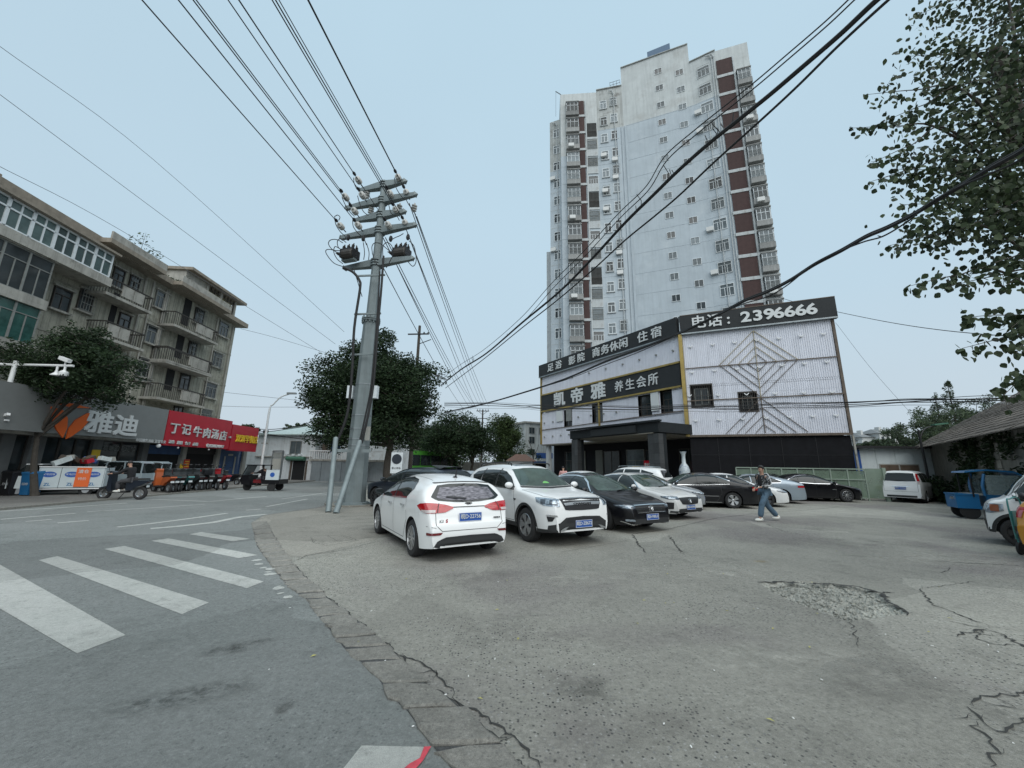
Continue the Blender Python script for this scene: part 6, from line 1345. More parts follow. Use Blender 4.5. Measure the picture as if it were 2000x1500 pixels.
def place(pt, th, lx, ly): # world origin so that local (lx,ly) lands on pt
    lx *= SC; ly *= SC; return Vector((pt.x-(lx*math.cos(th)-ly*math.sin(th)), pt.y-(lx*math.sin(th)+ly*math.cos(th)), 0))
# ---- 1 white hatchback (rear view)
th = R(121.5)
sp = dict(L=4.35, W=1.78, wb=2.70, fo=.88, R=.325, sill=.20, kc=.20, plan=.3, rplan=.17, crown=3.6, rim=('alloy', 10),
          top=[(2.175, .42), (2.16, .56), (2.10, .70), (1.95, .79), (1.5, .89), (1.1, .97), (.65, 1.23), (.3, 1.38), (-.1, 1.45), (-.6, 1.46), (-1.2, 1.425), (-1.6, 1.37), (-1.74, 1.33), (-1.84, 1.20), (-1.98, 1.0), (-2.05, .92), (-2.10, .78), (-2.13, .66), (-2.165, .62), (-2.175, .45)],
          belt=[(2.175, .60), (1.4, .80), (1.0, .90), (0, .955), (-1.2, 1.02), (-1.7, 1.03), (-2.0, .95), (-2.175, .6)])
mid = (G(804, 1087)+G(956, 1069))/2; 
kia = Car(sp, place(mid, th, -1.405-.0, 0), th, 'paint_white', 'white hatchback with red tail lights and a patterned sunshade in its rear window', name='hatchback')
c = kia
c.side([([(1.02, .985), (.62, 1.22), (.28, 1.335), (-.10, 1.385), (-.14, 1.386)], [(.92, .955), (-.14, .985)]), ([(-.17, 1.386), (-.55, 1.39), (-.95, 1.36), (-1.12, 1.31), (-1.22, 1.20)], [(-.17, .985), (-1.00, 1.03)])],
       [[(.95, .93), (.98, .5), (.92, .26), (-.14, .26), (-.14, .97)], [(-.14, .97), (-.14, .26), (-.85, .26), (-1.08, .62), (-1.0, 1.02)]], [(.06, .84), (-.86, .87)], [[(.95, .945), (-.14, .972), (-1.03, 1.02)]], pillars=[(-.15, .98, -.15, 1.385)], hm='chrome')
c.patch('windshield', 'windshield', 0, [(-.58, 1.37), (0, 1.40), (.58, 1.37)], [(-.70, 1.0), (0, .98), (.70, 1.0)], 12, 6, .005)
rw = c.patch('rear_window', 'auto_glass', 180, [(-.54, 1.275), (-.3, 1.305), (0, 1.31), (.3, 1.305), (.54, 1.275)], [(-.70, 1.08), (-.60, 1.02), (-.25, .985), (0, .98), (.25, .985), (.60, 1.02), (.70, 1.08)], 20, 8, .006)
def shade_mat():
    m = mat('sunshade', (.3, .3, .32), .35, metal=.4); t = m.node_tree; b = t.nodes['Principled BSDF']; tcn = t.nodes.new('ShaderNodeTexCoord'); mp = t.nodes.new('ShaderNodeMapping'); mp.inputs['Scale'].default_value = (1, 10, 80); w = t.nodes.new('ShaderNodeTexNoise'); w.inputs['Scale'].default_value = 1.0; w.inputs['Detail'].default_value = 3
    r = t.nodes.new('ShaderNodeValToRGB'); r.color_ramp.elements[0].position = .4; r.color_ramp.elements[0].color = (.06, .06, .07, 1); r.color_ramp.elements[1].position = .62; r.color_ramp.elements[1].color = (.24, .23, .26, 1); t.links.new(tcn.outputs['Object'], mp.inputs[0]); t.links.new(mp.outputs[0], w.inputs['Vector']); t.links.new(w.outputs['Fac'], r.inputs[0]); t.links.new(r.outputs[0], b.inputs['Base Color']); M['sunshade'] = m
shade_mat(); c.patch('sunshade', 'sunshade', 180, [(-.50, 1.235), (0, 1.255), (.50, 1.235)], [(-.60, 1.07), (-.50, 1.035), (0, 1.005), (.50, 1.035), (.60, 1.07)], 18, 6, .010, parent=rw)
c.seam('wiper', 'black', 180, [(-.02, 1.035), (-.42, 1.07)], .022, .03, parent=rw)
c.seam('spoiler_lip', 'seam', 180, [(-.58, 1.315), (-.3, 1.335), (0, 1.34), (.3, 1.335), (.58, 1.315)], .016, .006)
# tail lights: wrap round the corner
for ang, f in ((148, 1), ):
    c.both('tail_light', 'tail_red', ang, [(-1.25, .935), (-1.05, .99), (-.82, .985)], [(-1.22, .88), (-1.08, .80), (-.82, .80)], nu=10, nv=6, off=.012) if False else None
def KL(name, mt, L, off):   # both rear corners from a list given for the left corner seen along 150 deg
    for sg in (1, -1):
        a = 180-sg*32
        P = [[(u*sg, v) for (u, v) in r] for r in L]; c.grid(name, mt, a, P, off)
def dens(top, bot, nu=10, nv=5):
    def al(P, t):
        k = t*(len(P)-1); i = min(int(k), len(P)-2); f = k-i; return (P[i][0]+(P[i+1][0]-P[i][0])*f, P[i][1]+(P[i+1][1]-P[i][1])*f)
    return [[(lambda a, b_: (a[0]+(b_[0]-a[0])*j/nv, a[1]+(b_[1]-a[1])*j/nv))(al(top, i/nu), al(bot, i/nu)) for i in range(nu+1)] for j in range(nv+1)]
# probe corner coordinates: u at plan angle (180-32) for the body corner
def ucoord(x, y, a): a = R(a); return -math.sin(a)*x+math.cos(a)*y
a148 = 148
def cu(x, y): return ucoord(x, y, a148)
u_out = cu(-1.72, .87); u_cor = cu(-2.02, .84); u_in = cu(-2.10, .50); u_in2 = cu(-2.12, .36)
KL('tail_light', 'tail_red', dens([(u_out, .93), (cu(-1.85, .86), .975), (u_cor, .985), (cu(-2.07, .70), .975), (u_in, .945), (u_in2, .91)], [(u_out, .92), (cu(-1.85, .86), .86), (u_cor, .82), (cu(-2.07, .70), .815), (u_in, .82), (u_in2, .88)], 16, 6), .012)
KL('indicator_lens', 'tail_clear', dens([(cu(-1.90, .85), .868), (u_cor, .872), (cu(-2.07, .66), .868)], [(cu(-1.90, .85), .845), (u_cor, .826), (cu(-2.07, .66), .826)], 10, 3), .017)
KL('light_divider', 'seam', dens([(cu(-2.08, .635), .97), (cu(-2.08, .62), .97)], [(cu(-2.08, .635), .82), (cu(-2.08, .62), .82)], 2, 4), .019)
c.seam('tailgate_seam', 'seam', 180, [(-.66, .84), (-.66, .62), (-.55, .52), (.55, .52), (.66, .62), (.66, .84)], .010, .004)
c.seam('boot_handle', 'seam', 180, [(-.38, .905), (.38, .905)], .014, .008)
c.patch('rear_bumper_skirt', 'plastic', 180, [(-.64, .36), (-.50, .42), (0, .43), (.50, .42), (.64, .36)], [(-.70, .27), (-.5, .24), (0, .24), (.5, .24), (.70, .27)], 14, 4, .012)
c.seam('skirt_trim', 'alloy_dark', 180, [(-.56, .39), (-.48, .415), (0, .425), (.48, .415), (.56, .39)], .015, .02)
KL('rear_reflector', 'tail_dark', dens([(cu(-2.06, .80), .50), (cu(-2.14, .52), .50)], [(cu(-2.06, .80), .455), (cu(-2.14, .56), .46)], 6, 2), .012)
c.seam('bumper_seam', 'seam', 180, [(-.80, .60), (-.66, .58)], .008, .004); c.seam('bumper_seam', 'seam', 180, [(.66, .58), (.80, .60)], .008, .004)
c.plate(False, .735, '皖D·22756')
q, nn = c.hit(180, 0, .955); mb = MB().lathe([(.001, .0), (.055, .004), (.062, 0)], 18, axis='x'); bd = link('badge', mb.mesh('badge', M['chrome']), None, c.t, (q.x-.008, 0, .953)); bd.scale = (1, 1.25, .75); text('KIA', .055, M['black'], c.t, (q.x-.02, 0, .953), (0, 0, -R(90)), ext=.001, bold=.001, name='badge_lettering')
q, nn = c.hit(180, -.5, .68); text('K3', .07, M['chrome'], c.t, (q.x-.012, .56, .68), (0, 0, -R(90)), ext=.002, bold=.001, name='badge_lettering'); text('S', .08, M['tail_red'], c.t, (q.x-.012, .46, .68), (0, 0, -R(90)), ext=.002, bold=.003, name='badge_lettering')
text('PREMIUM', .035, M['black'], c.t, (q.x-.02, -.55, .70), (0, 0, -R(90)), ext=.001, bold=.002, name='badge_lettering')
c.mirror(.92, .99, 'black'); MB().tube([(-1.35, .0, 1.40), (-1.38, 0, 1.43), (-1.42, 0, 1.60)], [.03, .02, .006], 6).build('antenna', M['black'], c.t); MB().lathe([(.05, 0), (.05, .02), (.02, .03)], 8, (-1.35, 0, 1.405)).build('antenna_base', M['black'], c.t)
c.seam('roof_seam', 'seam', 'T', [(.3, .50), (-1.5, .52)], .008); c.seam('roof_seam', 'seam', 'T', [(.3, -.50), (-1.5, -.52)], .008)
for m_ in 'LR': c.patch('sun_visor', 'plastic', m_, [(.62, 1.225), (.28, 1.345), (-.55, 1.40)], [(.60, 1.20), (.28, 1.318), (-.55, 1.375)], 10, 1, .012)
# ---- 2 white SUV (front view)
th = R(-60.5)
sp = dict(L=4.65, W=1.85, wb=2.70, fo=.95, R=.365, sill=.27, kc=.17, plan=.24, rplan=.2, crown=3.8, gap=.06, rim=('alloy', 5), Wt=.235,
          top=[(2.325, .50), (2.31, .70), (2.27, .90), (2.18, .985), (1.8, 1.06), (1.2, 1.12), (.98, 1.17), (.55, 1.45), (.25, 1.62), (-.2, 1.69), (-.8, 1.70), (-1.5, 1.67), (-1.9, 1.60), (-2.08, 1.35), (-2.2, 1.05), (-2.28, .8), (-2.325, .5)],
          belt=[(2.325, .80), (1.6, .97), (1.0, 1.06), (0, 1.10), (-1.3, 1.16), (-2.0, 1.15), (-2.325, .8)], low=lambda x: .36)
mid = (G(1032, 1057)+G(1141, 1047))/2
suv = Car(sp, place(mid, th, 2.325-.95, 0), th, 'paint_white', 'white crossover with dark lower bumper and green sticker behind its windscreen', name='crossover'); c = suv
c.side([([(.82, 1.16), (.42, 1.40), (.15, 1.51), (-.12, 1.545)], [(.70, 1.12), (-.12, 1.14)]), ([(-.18, 1.545), (-.6, 1.55), (-1.0, 1.535)], [(-.18, 1.14), (-1.05, 1.17)]), ([(-1.06, 1.53), (-1.5, 1.49), (-1.70, 1.38)], [(-1.10, 1.17), (-1.55, 1.22)])],
       [[(.85, 1.08), (.92, .6), (.85, .40), (-.15, .40), (-.15, 1.12)], [(-.15, 1.12), (-.15, .40), (-.85, .40), (-1.05, .8), (-1.05, 1.15)]], [(.02, .97), (-.9, 1.0)], [[(.85, 1.105), (-.15, 1.125), (-1.1, 1.155), (-1.6, 1.20)]], pillars=[(-.15, 1.14, -.15, 1.58), (-1.03, 1.17, -1.03, 1.57)])
c.patch('windshield', 'windshield', 0, [(-.60, 1.565), (-.3, 1.60), (0, 1.61), (.3, 1.60), (.60, 1.565)], [(-.74, 1.19), (0, 1.165), (.74, 1.19)], 26, 12, .007)
mm('sticker_green', (.15, .42, .12), .5); c.patch('green_sticker', 'sticker_green', 0, [(-.03, 1.27), (.03, 1.285), (.10, 1.27)], [(-.08, 1.235), (.13, 1.235)], 5, 2, .010)
c.patch('rear_window', 'auto_glass', 180, [(-.6, 1.55), (.6, 1.55)], [(-.65, 1.2), (.65, 1.2)], 10, 5, .006)
c.seam('cowl', 'plastic', 0, [(-.76, 1.165), (0, 1.14), (.76, 1.165)], .03, .008)
for sg in (1, -1): MB().tube(crom([(.2, sg*.60, 1.66), (.1, sg*.60, 1.73), (-.8, sg*.60, 1.745), (-1.6, sg*.58, 1.70), (-1.7, sg*.58, 1.64)], 5), .018, 6).build('roof_rail', M['plastic'], c.t, smooth=True)
c.patch('sunroof', 'auto_glass', 'T', [(.05, .38), (-.7, .38)], [(.05, -.38), (-.7, -.38)], 6, 6, .006)
c.patch('grille', 'black', 0, [(-.56, .955), (-.5, .965), (0, .975), (.5, .965), (.56, .955)], [(-.47, .76), (-.4, .745), (0, .735), (.4, .745), (.47, .76)], 16, 4, .010)
c.patch('grille_bar', 'alloy', 0, [(-.50, .885), (-.2, .905), (0, .905), (.2, .905), (.52, .895)], [(-.47, .84), (-.2, .85), (0, .85), (.2, .85), (.47, .84)], 14, 2, .022); c.seam('grille_trim', 'chrome', 0, [(-.57, .955), (-.45, .97), (0, .98), (.45, .97), (.57, .955)], .014, .02)
q, nn = c.hit(0, 0, .87); text('CHANGAN', .065, M['black'], c.t, (q.x+.026, 0, .872), (0, 0, R(90)), ext=.001, bold=.003, name='grille_lettering', sx=1.5)
def fc(x, y, a=40): a_ = R(a); return -math.sin(a_)*x+math.cos(a_)*y
def corners(c, name, mt, pts_top, pts_bot, a=40, off=.012, nu=12, nv=5):
    """front corner pair; points given as (x, y, z) on the left side"""
    for sg in (1, -1):
        T_ = [(sg*fc(p[0], p[1], a), p[2]) for p in pts_top]; B_ = [(sg*fc(p[0], p[1], a), p[2]) for p in pts_bot]; o = c.grid(name, mt, a*sg, dens(T_, B_, nu, nv), off)
corners(c, 'headlight', 'headlight', [(1.80, .90, .985), (2.05, .82, .985), (2.24, .60, .965)], [(1.84, .90, .90), (2.05, .85, .835), (2.26, .58, .82)], off=.010)
corners(c, 'headlight_inner', 'headlight_dark', [(1.95, .86, .955), (2.22, .62, .945)], [(1.97, .87, .87), (2.24, .62, .845)], off=.015)
corners(c, 'headlight_lens', 'headlight', [(2.06, .80, .94), (2.12, .74, .94)], [(2.06, .80, .87), (2.12, .74, .87)], off=.022, nu=3, nv=3); corners(c, 'headlight_lens', 'headlight', [(2.16, .69, .935), (2.21, .63, .93)], [(2.16, .69, .87), (2.21, .63, .87)], off=.022, nu=3, nv=3)
c.patch('lower_bumper', 'plastic', 0, [(-.80, .44), (-.62, .50), (-.46, .60), (0, .615), (.46, .60), (.62, .50), (.80, .44)], [(-.80, .33), (-.5, .30), (0, .29), (.5, .30), (.80, .33)], 18, 5, .014)
c.patch('bumper_grille', 'black', 0, [(-.42, .58), (0, .59), (.42, .58)], [(-.46, .50), (0, .50), (.46, .50)], 10, 2, .02)
c.patch('skid_accent', 'alloy', 0, [(-.62, .355), (-.50, .405), (-.40, .42)], [(-.60, .335), (-.50, .345), (-.44, .40)], 5, 2, .024); c.patch('skid_accent', 'alloy', 0, [(.40, .42), (.50, .405), (.62, .355)], [(.44, .40), (.50, .345), (.60, .335)], 5, 2, .024)
corners(c, 'fog_light', 'chrome', [(2.10, .80, .66), (2.22, .62, .655)], [(2.10, .80, .625), (2.23, .60, .62)], off=.014, nu=6, nv=1); corners(c, 'fog_recess', 'black', [(2.10, .80, .62), (2.22, .66, .615)], [(2.14, .79, .52), (2.20, .72, .53)], off=.012, nu=6, nv=2)
c.plate(True, .46, '皖D·Z8672')
for m_ in 'LR':
    for cx in (c.fx, c.rx):
        A = [(cx+c.Ra*1.0*math.cos(t), .365+c.Ra*1.0*math.sin(t)) for t in np.linspace(-.05, math.pi+.05, 22)]; B = [(cx+(c.Ra+.055)*math.cos(t), .365+(c.Ra+.055)*math.sin(t)) for t in np.linspace(-.05, math.pi+.05, 22)]; c.grid('wheel_arch_trim', 'plastic', m_, [A, B], .008)
    c.patch('side_badge', 'plastic', m_, [(1.0, .90), (.86, .91)], [(.97, .88), (.90, .85)], 2, 1, .012)
c.seam('hood_seam', 'seam', 'T', [(2.15, -.60), (1.9, -.76), (1.1, -.82)], .01); c.seam('hood_seam', 'seam', 'T', [(2.15, .60), (1.9, .76), (1.1, .82)], .01); c.mirror(.80, 1.17)
# ---- 3 black saloon with chrome grille bars
th = R(-60)
vw = Car(car_sedan_spec(4.87, 1.84, 1.46, fo=.93, rim=('alloy_dark', 5)), place(G(1182, 1034), th, 4.87/2-.93, -.80), th, 'paint_black', 'black saloon with chrome barred grille between the two white front-facing cars', name='saloon_car'); c = vw
sedan_common(c)
def face(c, grille, bars, light, lz, plate_z, ptxt, green=False, low='plastic', chrome_low=True, emblem=True, gm='black'):
    h = c.L/2
    g = c.patch('grille', gm, 0, grille[0], grille[1], 14, 4, .010)
    for z in bars: w = np.interp(z, [grille[1][0][1], grille[0][0][1]], [abs(grille[1][0][0]), abs(grille[0][0][0])]); c.seam('grille_bar', 'chrome', 0, [(-w, z), (0, z+.012), (w, z)], .014, .018)
    corners(c, 'headlight', 'headlight_dark', [(h-.52, .87, lz+.04), (h-.28, .76, lz+.05), (h-.12, .52, lz+.035)], [(h-.48, .87, lz), (h-.26, .80, lz-.05), (h-.09, .50, lz-.055)], off=.010)
    corners(c, 'headlight_inner', 'headlight', [(h-.46, .85, lz+.03), (h-.14, .56, lz+.02)], [(h-.44, .86, lz+.012), (h-.12, .56, lz-.0)], off=.014, nv=1); corners(c, 'headlight_lens', 'headlight', [(h-.30, .77, lz), (h-.16, .62, lz-.005)], [(h-.29, .78, lz-.03), (h-.15, .62, lz-.035)], off=.014, nu=5, nv=2)
    c.patch('lower_intake', low, 0, [(-.62, .36), (0, .37), (.62, .36)], [(-.66, .25), (0, .24), (.66, .25)], 12, 2, .012)
    if chrome_low: c.seam('bumper_trim', 'chrome', 0, [(-.84, .30), (-.7, .235), (0, .225), (.7, .235), (.84, .30)], .018, .02)
    if emblem: 
        q, nn = c.hit(0, 0, (grille[0][1][1]+grille[1][1][1])/2); link('emblem', MB().lathe([(.055, 0), (.07, .012), (.085, .012), (.085, 0)], 18, axis='x').mesh('emblem', M['chrome']), None, c.t, (q.x+.012, 0, (grille[0][1][1]+grille[1][1][1])/2)); MB().bar((q.x+.02, -.05, (grille[0][1][1]+grille[1][1][1])/2+.04), (q.x+.02, 0, (grille[0][1][1]+grille[1][1][1])/2-.05), .014, .01).build('emblem_mark', M['chrome'], c.t); MB().bar((q.x+.02, .05, (grille[0][1][1]+grille[1][1][1])/2+.04), (q.x+.02, 0, (grille[0][1][1]+grille[1][1][1])/2-.05), .014, .01).build('emblem_mark', M['chrome'], c.t)
    c.plate(True, plate_z, ptxt, green)
face(c, ([(-.60, .70), (0, .715), (.60, .70)], [(-.52, .50), (0, .49), (.52, .50)]), (.69, .63, .57, .51), None, .66, .40, '皖A·F80U3')
corners(c, 'fog_light', 'headlight', [(2.2, .74, .36), (2.32, .55, .355)], [(2.2, .74, .31), (2.33, .55, .305)], off=.016, nu=5, nv=1)
# ---- 4 white saloon with dark oval grille
th = R(-58)
mg = Car(car_sedan_spec(4.68, 1.84, 1.46, fo=.92, rim=('alloy_dark', 5)), place(G(1352, 1015), th, 4.68/2+.02, 0), th, 'paint_pearl', 'pearl white saloon with black mesh grille, rightmost of the cars facing the viewer', name='saloon_car', roof=None); c = mg
sedan_common(c)
face(c, ([(-.55, .70), (0, .715), (.55, .70)], [(-.42, .50), (0, .47), (.42, .50)]), (), None, .70, .40, '皖A·K59H8', chrome_low=False)
c.patch('lower_lip', 'plastic', 0, [(-.80, .30), (0, .28), (.80, .30)], [(-.80, .24), (0, .22), (.80, .24)], 12, 2, .02); corners(c, 'side_intake', 'black', [(2.02, .84, .56), (2.18, .68, .56)], [(2.04, .84, .34), (2.2, .72, .36)], off=.012, nu=5, nv=4)
# ---- 5 black saloon seen from the side behind
th = R(168)
lx = Car(car_sedan_spec(4.9, 1.83, 1.48, fo=.95, rim=('alloy', 5)), place(G(1433, 993), th, 2.45-.95-2.858, .80), th, 'paint_black', 'long black saloon seen side on with silver five spoke wheels', name='saloon_car'); c = lx
sedan_common(c, 1.48); 
for m_ in 'LR': c.seam('body_trim', 'chrome', m_, [(1.2, .50), (.06, .50)], .02, .012); c.seam('body_trim', 'chrome', m_, [(-.0, .50), (-.80, .50)], .02, .012); c.seam('sill_trim', 'chrome', m_, [(1.0, .24), (-.9, .24)], .016, .012)
face(c, ([(-.4, .66), (0, .67), (.4, .66)], [(-.35, .48), (0, .47), (.35, .48)]), (.6, .54), None, .66, .40, None)
corners2 = lambda c, mt, z0, z1, x0: [c.patch('tail_light', mt, 180-s_*35, sorted([(s_*ucoord(-c.L/2+x0, .86, 145), z1), (s_*ucoord(-c.L/2+.03, .45, 145), z1)]), sorted([(s_*ucoord(-c.L/2+x0, .86, 145), z0), (s_*ucoord(-c.L/2+.03, .45, 145), z0)]), 8, 3, .012) for s_ in (1, -1)]
corners2(c, 'tail_red', .78, .92, .3); c.plate(False, .70, None)
# ---- 6 white electric car nose with green plate
th = R(-24)
ev = Car(car_sedan_spec(4.6, 1.85, 1.46, fo=.92, rim=('alloy_dark', 5)), place(G(1538, 989), th, 2.33, 0), th, 'paint_white', 'white electric car with a green plate, mostly hidden behind the walking man', name='saloon_car'); c = ev; sedan_common(c)
face(c, ([(-.5, .50), (0, .51), (.5, .50)], [(-.45, .44), (0, .43), (.45, .44)]), (), None, .70, .52, 'D·88216', True, chrome_low=False, emblem=False)
# ---- 7 silver blue fastback with spoiler
th = R(160)
s7 = car_sedan_spec(4.78, 1.89, 1.43, fo=.92, rim=('alloy', 5)); s7['top'] = [(2.39, .45), (2.37, .58), (2.30, .70), (2.15, .79), (1.7, .9), (1.2, .97), (.7, 1.22), (.25, 1.38), (-.2, 1.43), (-.7, 1.41), (-1.3, 1.30), (-1.8, 1.17), (-2.15, 1.06), (-2.28, 1.04), (-2.34, .88), (-2.39, .55)]
fb = Car(s7, place(G(1570, 984), th, -2.3, .5), th, 'paint_silver', 'silver blue fastback with dark spoiler and narrow red rear light', name='fastback_car'); c = fb; sedan_common(c, 1.43)
corners2(c, 'tail_red', .80, .89, .45); c.patch('spoiler', 'plastic', 180, [(-.7, 1.06), (0, 1.08), (.7, 1.06)], [(-.72, 1.02), (0, 1.03), (.72, 1.02)], 10, 1, .05); c.plate(False, .62, None, True); c.patch('rear_bumper_skirt', 'plastic', 180, [(-.75, .40), (.75, .40)], [(-.75, .26), (.75, .26)], 8, 2, .014)
# ---- 8 black compact nose
th = R(-28)
cpct = Car(car_sedan_spec(4.5, 1.78, 1.45, fo=.9, rim=('alloy', 5)), place(G(1608, 976), th, 2.2, -.1), th, 'paint_black', 'black saloon nose with bright headlight between the fastback and the long black sedan', name='saloon_car'); c = cpct; sedan_common(c); face(c, ([(-.45, .66), (0, .67), (.45, .66)], [(-.4, .50), (0, .49), (.4, .50)]), (.6,), None, .68, .42, None)
# ---- 9 long black sedan facing right
th = R(-7)
bm = Car(car_sedan_spec(5.05, 1.9, 1.47, fo=.90, R=.355, rim=('alloy', 10)), place(G(1655, 981), th, 2.525-.90, -.84), th, 'paint_black', 'long black sedan with chrome window line facing right beside the green glass fence', name='saloon_car'); c = bm; sedan_common(c, 1.47); face(c, ([(-.4, .66), (0, .67), (.4, .66)], [(-.35, .48), (0, .47), (.35, .48)]), (), None, .68, .42, None, emblem=False)
for m_ in 'LR': c.seam('fender_vent', 'chrome', m_, [(1.12, .66), (.92, .66)], .03, .012)
# ---- 10 white MPV seen from behind
th = R(36)
sp = dict(L=4.5, W=1.75, wb=2.72, fo=.9, R=.315, sill=.22, kc=.16, plan=.3, rplan=.12, crown=4.5, rim=('alloy', 5), top=[(2.25, .5), (2.22, .75), (2.1, .9), (1.7, 1.0), (1.5, 1.05), (.9, 1.5), (.5, 1.68), (0, 1.72), (-1.2, 1.73), (-1.95, 1.70), (-2.1, 1.62), (-2.16, 1.3), (-2.2, 1.0), (-2.24, .75), (-2.25, .5)], belt=[(2.25, .7), (1.5, .95), (0, 1.02), (-2.0, 1.05), (-2.25, .9)])
mpv = Car(sp, place((G(1744, 981)+G(1797, 980))/2, th, 2.25-.9-2.72, 0), th, 'paint_white', 'white van-like minibus parked nose-in against the white shed', 'van', name='minibus'); c = mpv
c.side([([(1.2, 1.15), (.8, 1.45), (.45, 1.58)], [(1.15, 1.07), (.45, 1.09)]), ([(.38, 1.58), (-.7, 1.6)], [(.38, 1.09), (-.7, 1.1)]), ([(-.77, 1.6), (-1.85, 1.57)], [(-.77, 1.1), (-1.9, 1.12)])], [[(.42, 1.6), (.42, .3), (-.75, .3), (-.75, 1.6)]], [(.2, .95)])
c.patch('rear_window', 'auto_glass', 180, [(-.58, 1.58), (0, 1.6), (.58, 1.58)], [(-.64, 1.16), (0, 1.14), (.64, 1.16)], 10, 5, .006); c.patch('windshield', 'windshield', 0, [(-.6, 1.55), (.6, 1.55)], [(-.7, 1.1), (.7, 1.1)], 8, 5, .006)
for s_ in (1, -1): c.patch('tail_light', 'tail_red', 180, sorted([(s_*.70, 1.56), (s_*.64, 1.56)]), sorted([(s_*.78, 1.16), (s_*.68, 1.16)]), 2, 6, .012); c.patch('indicator_lens', 'tail_clear', 180, sorted([(s_*.76, 1.15), (s_*.69, 1.15)]), sorted([(s_*.79, 1.0), (s_*.71, 1.0)]), 2, 3, .012)
c.plate(False, .78, '皖D·31052'); c.seam('boot_handle', 'chrome', 180, [(-.35, .87), (.35, .87)], .03, .012); c.patch('rear_bumper_skirt', 'plastic', 180, [(-.78, .40), (.78, .40)], [(-.78, .30), (.78, .30)], 8, 2, .012); c.seam('tailgate_seam', 'seam', 180, [(-.68, 1.1), (-.68, .6), (.68, .6), (.68, 1.1)], .01); c.mirror(1.15, 1.1, 'black')
# ---- 11 dark blue-grey SUV behind the pole
th = R(143)
sp = dict(L=4.75, W=1.9, wb=2.85, fo=.85, R=.37, sill=.26, kc=.2, plan=.26, rplan=.2, crown=3.6, rim=('alloy_dark', 10), top=[(2.375, .5), (2.35, .75), (2.25, .88), (1.8, .98), (1.25, 1.06), (.7, 1.36), (.3, 1.50), (-.2, 1.55), (-1.0, 1.545), (-1.7, 1.52), (-1.95, 1.45), (-2.1, 1.2), (-2.3, 1.0), (-2.36, .8), (-2.375, .5)], belt=[(2.375, .78), (1.2, .96), (0, 1.03), (-1.5, 1.12), (-2.1, 1.1), (-2.375, .8)])
ds = Car(sp, place(G(735, 990), th, 2.375-.85, .82), th, 'paint_navy', 'dark blue-grey SUV with black ten spoke wheels behind the steel pole', name='parked_car', roof='paint_grey') if False else Car(sp, place(G(735, 990), th, 2.375-.85, .82), th, 'paint_navy', 'dark blue-grey SUV with black ten spoke wheels behind the steel pole', name='crossover'); c = ds
c.side([([(1.0, 1.08), (.6, 1.33), (.25, 1.44), (-.05, 1.47)], [(.95, 1.0), (-.05, 1.05)]), ([(-.1, 1.47), (-.6, 1.475), (-.9, 1.46)], [(-.1, 1.05), (-.95, 1.09)]), ([(-.96, 1.46), (-1.5, 1.43), (-1.8, 1.36)], [(-1.0, 1.09), (-1.7, 1.15)])], [[(1.0, 1.0), (1.0, .4), (-.08, .4), (-.08, 1.04)], [(-.08, 1.04), (-.08, .4), (-.9, .4), (-1.05, .8), (-1.0, 1.1)]], [(.1, .93), (-.8, .95)], [[(1.0, 1.0), (-.05, 1.04), (-1.72, 1.14)]])
c.patch('windshield', 'windshield', 0, [(-.6, 1.44), (.6, 1.44)], [(-.72, 1.08), (.72, 1.08)], 8, 5, .006); c.patch('rear_window', 'auto_glass', 180, [(-.58, 1.42), (.58, 1.42)], [(-.66, 1.14), (.66, 1.14)], 8, 5, .006); c.mirror(.95, 1.05); corners2(c, 'tail_red', .92, 1.02, .3); c.patch('spoiler', 'plastic', 180, [(-.6, 1.53), (0, 1.55), (.6, 1.53)], [(-.62, 1.48), (0, 1.5), (.62, 1.48)], 8, 1, .09)
# ---- second row, mostly hidden
def simple_sedan(pt, th, pm, label, H=1.45, suvish=False, L=4.6):
    c = Car(car_sedan_spec(L, 1.8, H, rim=('alloy', 5)), place(pt, th, 0, 0), th, pm, label, name='saloon_car'); sedan_common(c, H); face(c, ([(-.45, .66), (0, .67), (.45, .66)], [(-.4, .50), (0, .49), (.4, .50)]), (.6,), None, .68, .42, None); corners2(c, 'tail_red', .78, .9, .3); return c
p = AT(1262, 940, 17.3); simple_sedan(p, R(-22), 'paint_grey', 'silver grey saloon facing right behind the pearl white saloon')
p = AT(1148, 940, 18.8); simple_sedan(p, R(-60), 'paint_white', 'white car of which only the roof shows, behind the black chrome grilled saloon', 1.46)
p = AT(905, 940, 17.0); simple_sedan(p, R(125), 'paint_grey', 'light grey car roof showing between the white hatchback and the crossover', 1.42)
sp = dict(suv.sp); sp.pop('low', None); p = AT(1226, 940, 20.5)
c = Car(dict(L=4.6, W=1.85, wb=2.7, fo=.9, R=.35, sill=.25, kc=.17, crown=3.8, top=suv.sp['top'], belt=suv.sp['belt']), place(p, R(140), 0, 0), R(140), 'paint_white', 'white SUV with roof rails parked before the bathhouse doors', name='crossover')
c.side([([(.95, 1.17), (.50, 1.44), (.20, 1.55), (-.12, 1.58)], [(.82, 1.12), (-.12, 1.14)]), ([(-.18, 1.58), (-1.0, 1.57)], [(-.18, 1.14), (-1.05, 1.17)]), ([(-1.06, 1.57), (-1.72, 1.40)], [(-1.10, 1.17), (-1.55, 1.22)])], []); c.patch('rear_window', 'auto_glass', 180, [(-.6, 1.55), (.6, 1.55)], [(-.65, 1.2), (.65, 1.2)], 10, 5, .006); corners2(c, 'tail_red', .95, 1.08, .3); c.patch('windshield', 'windshield', 0, [(-.6, 1.58), (.6, 1.58)], [(-.74, 1.18), (.74, 1.18)], 8, 5, .006)
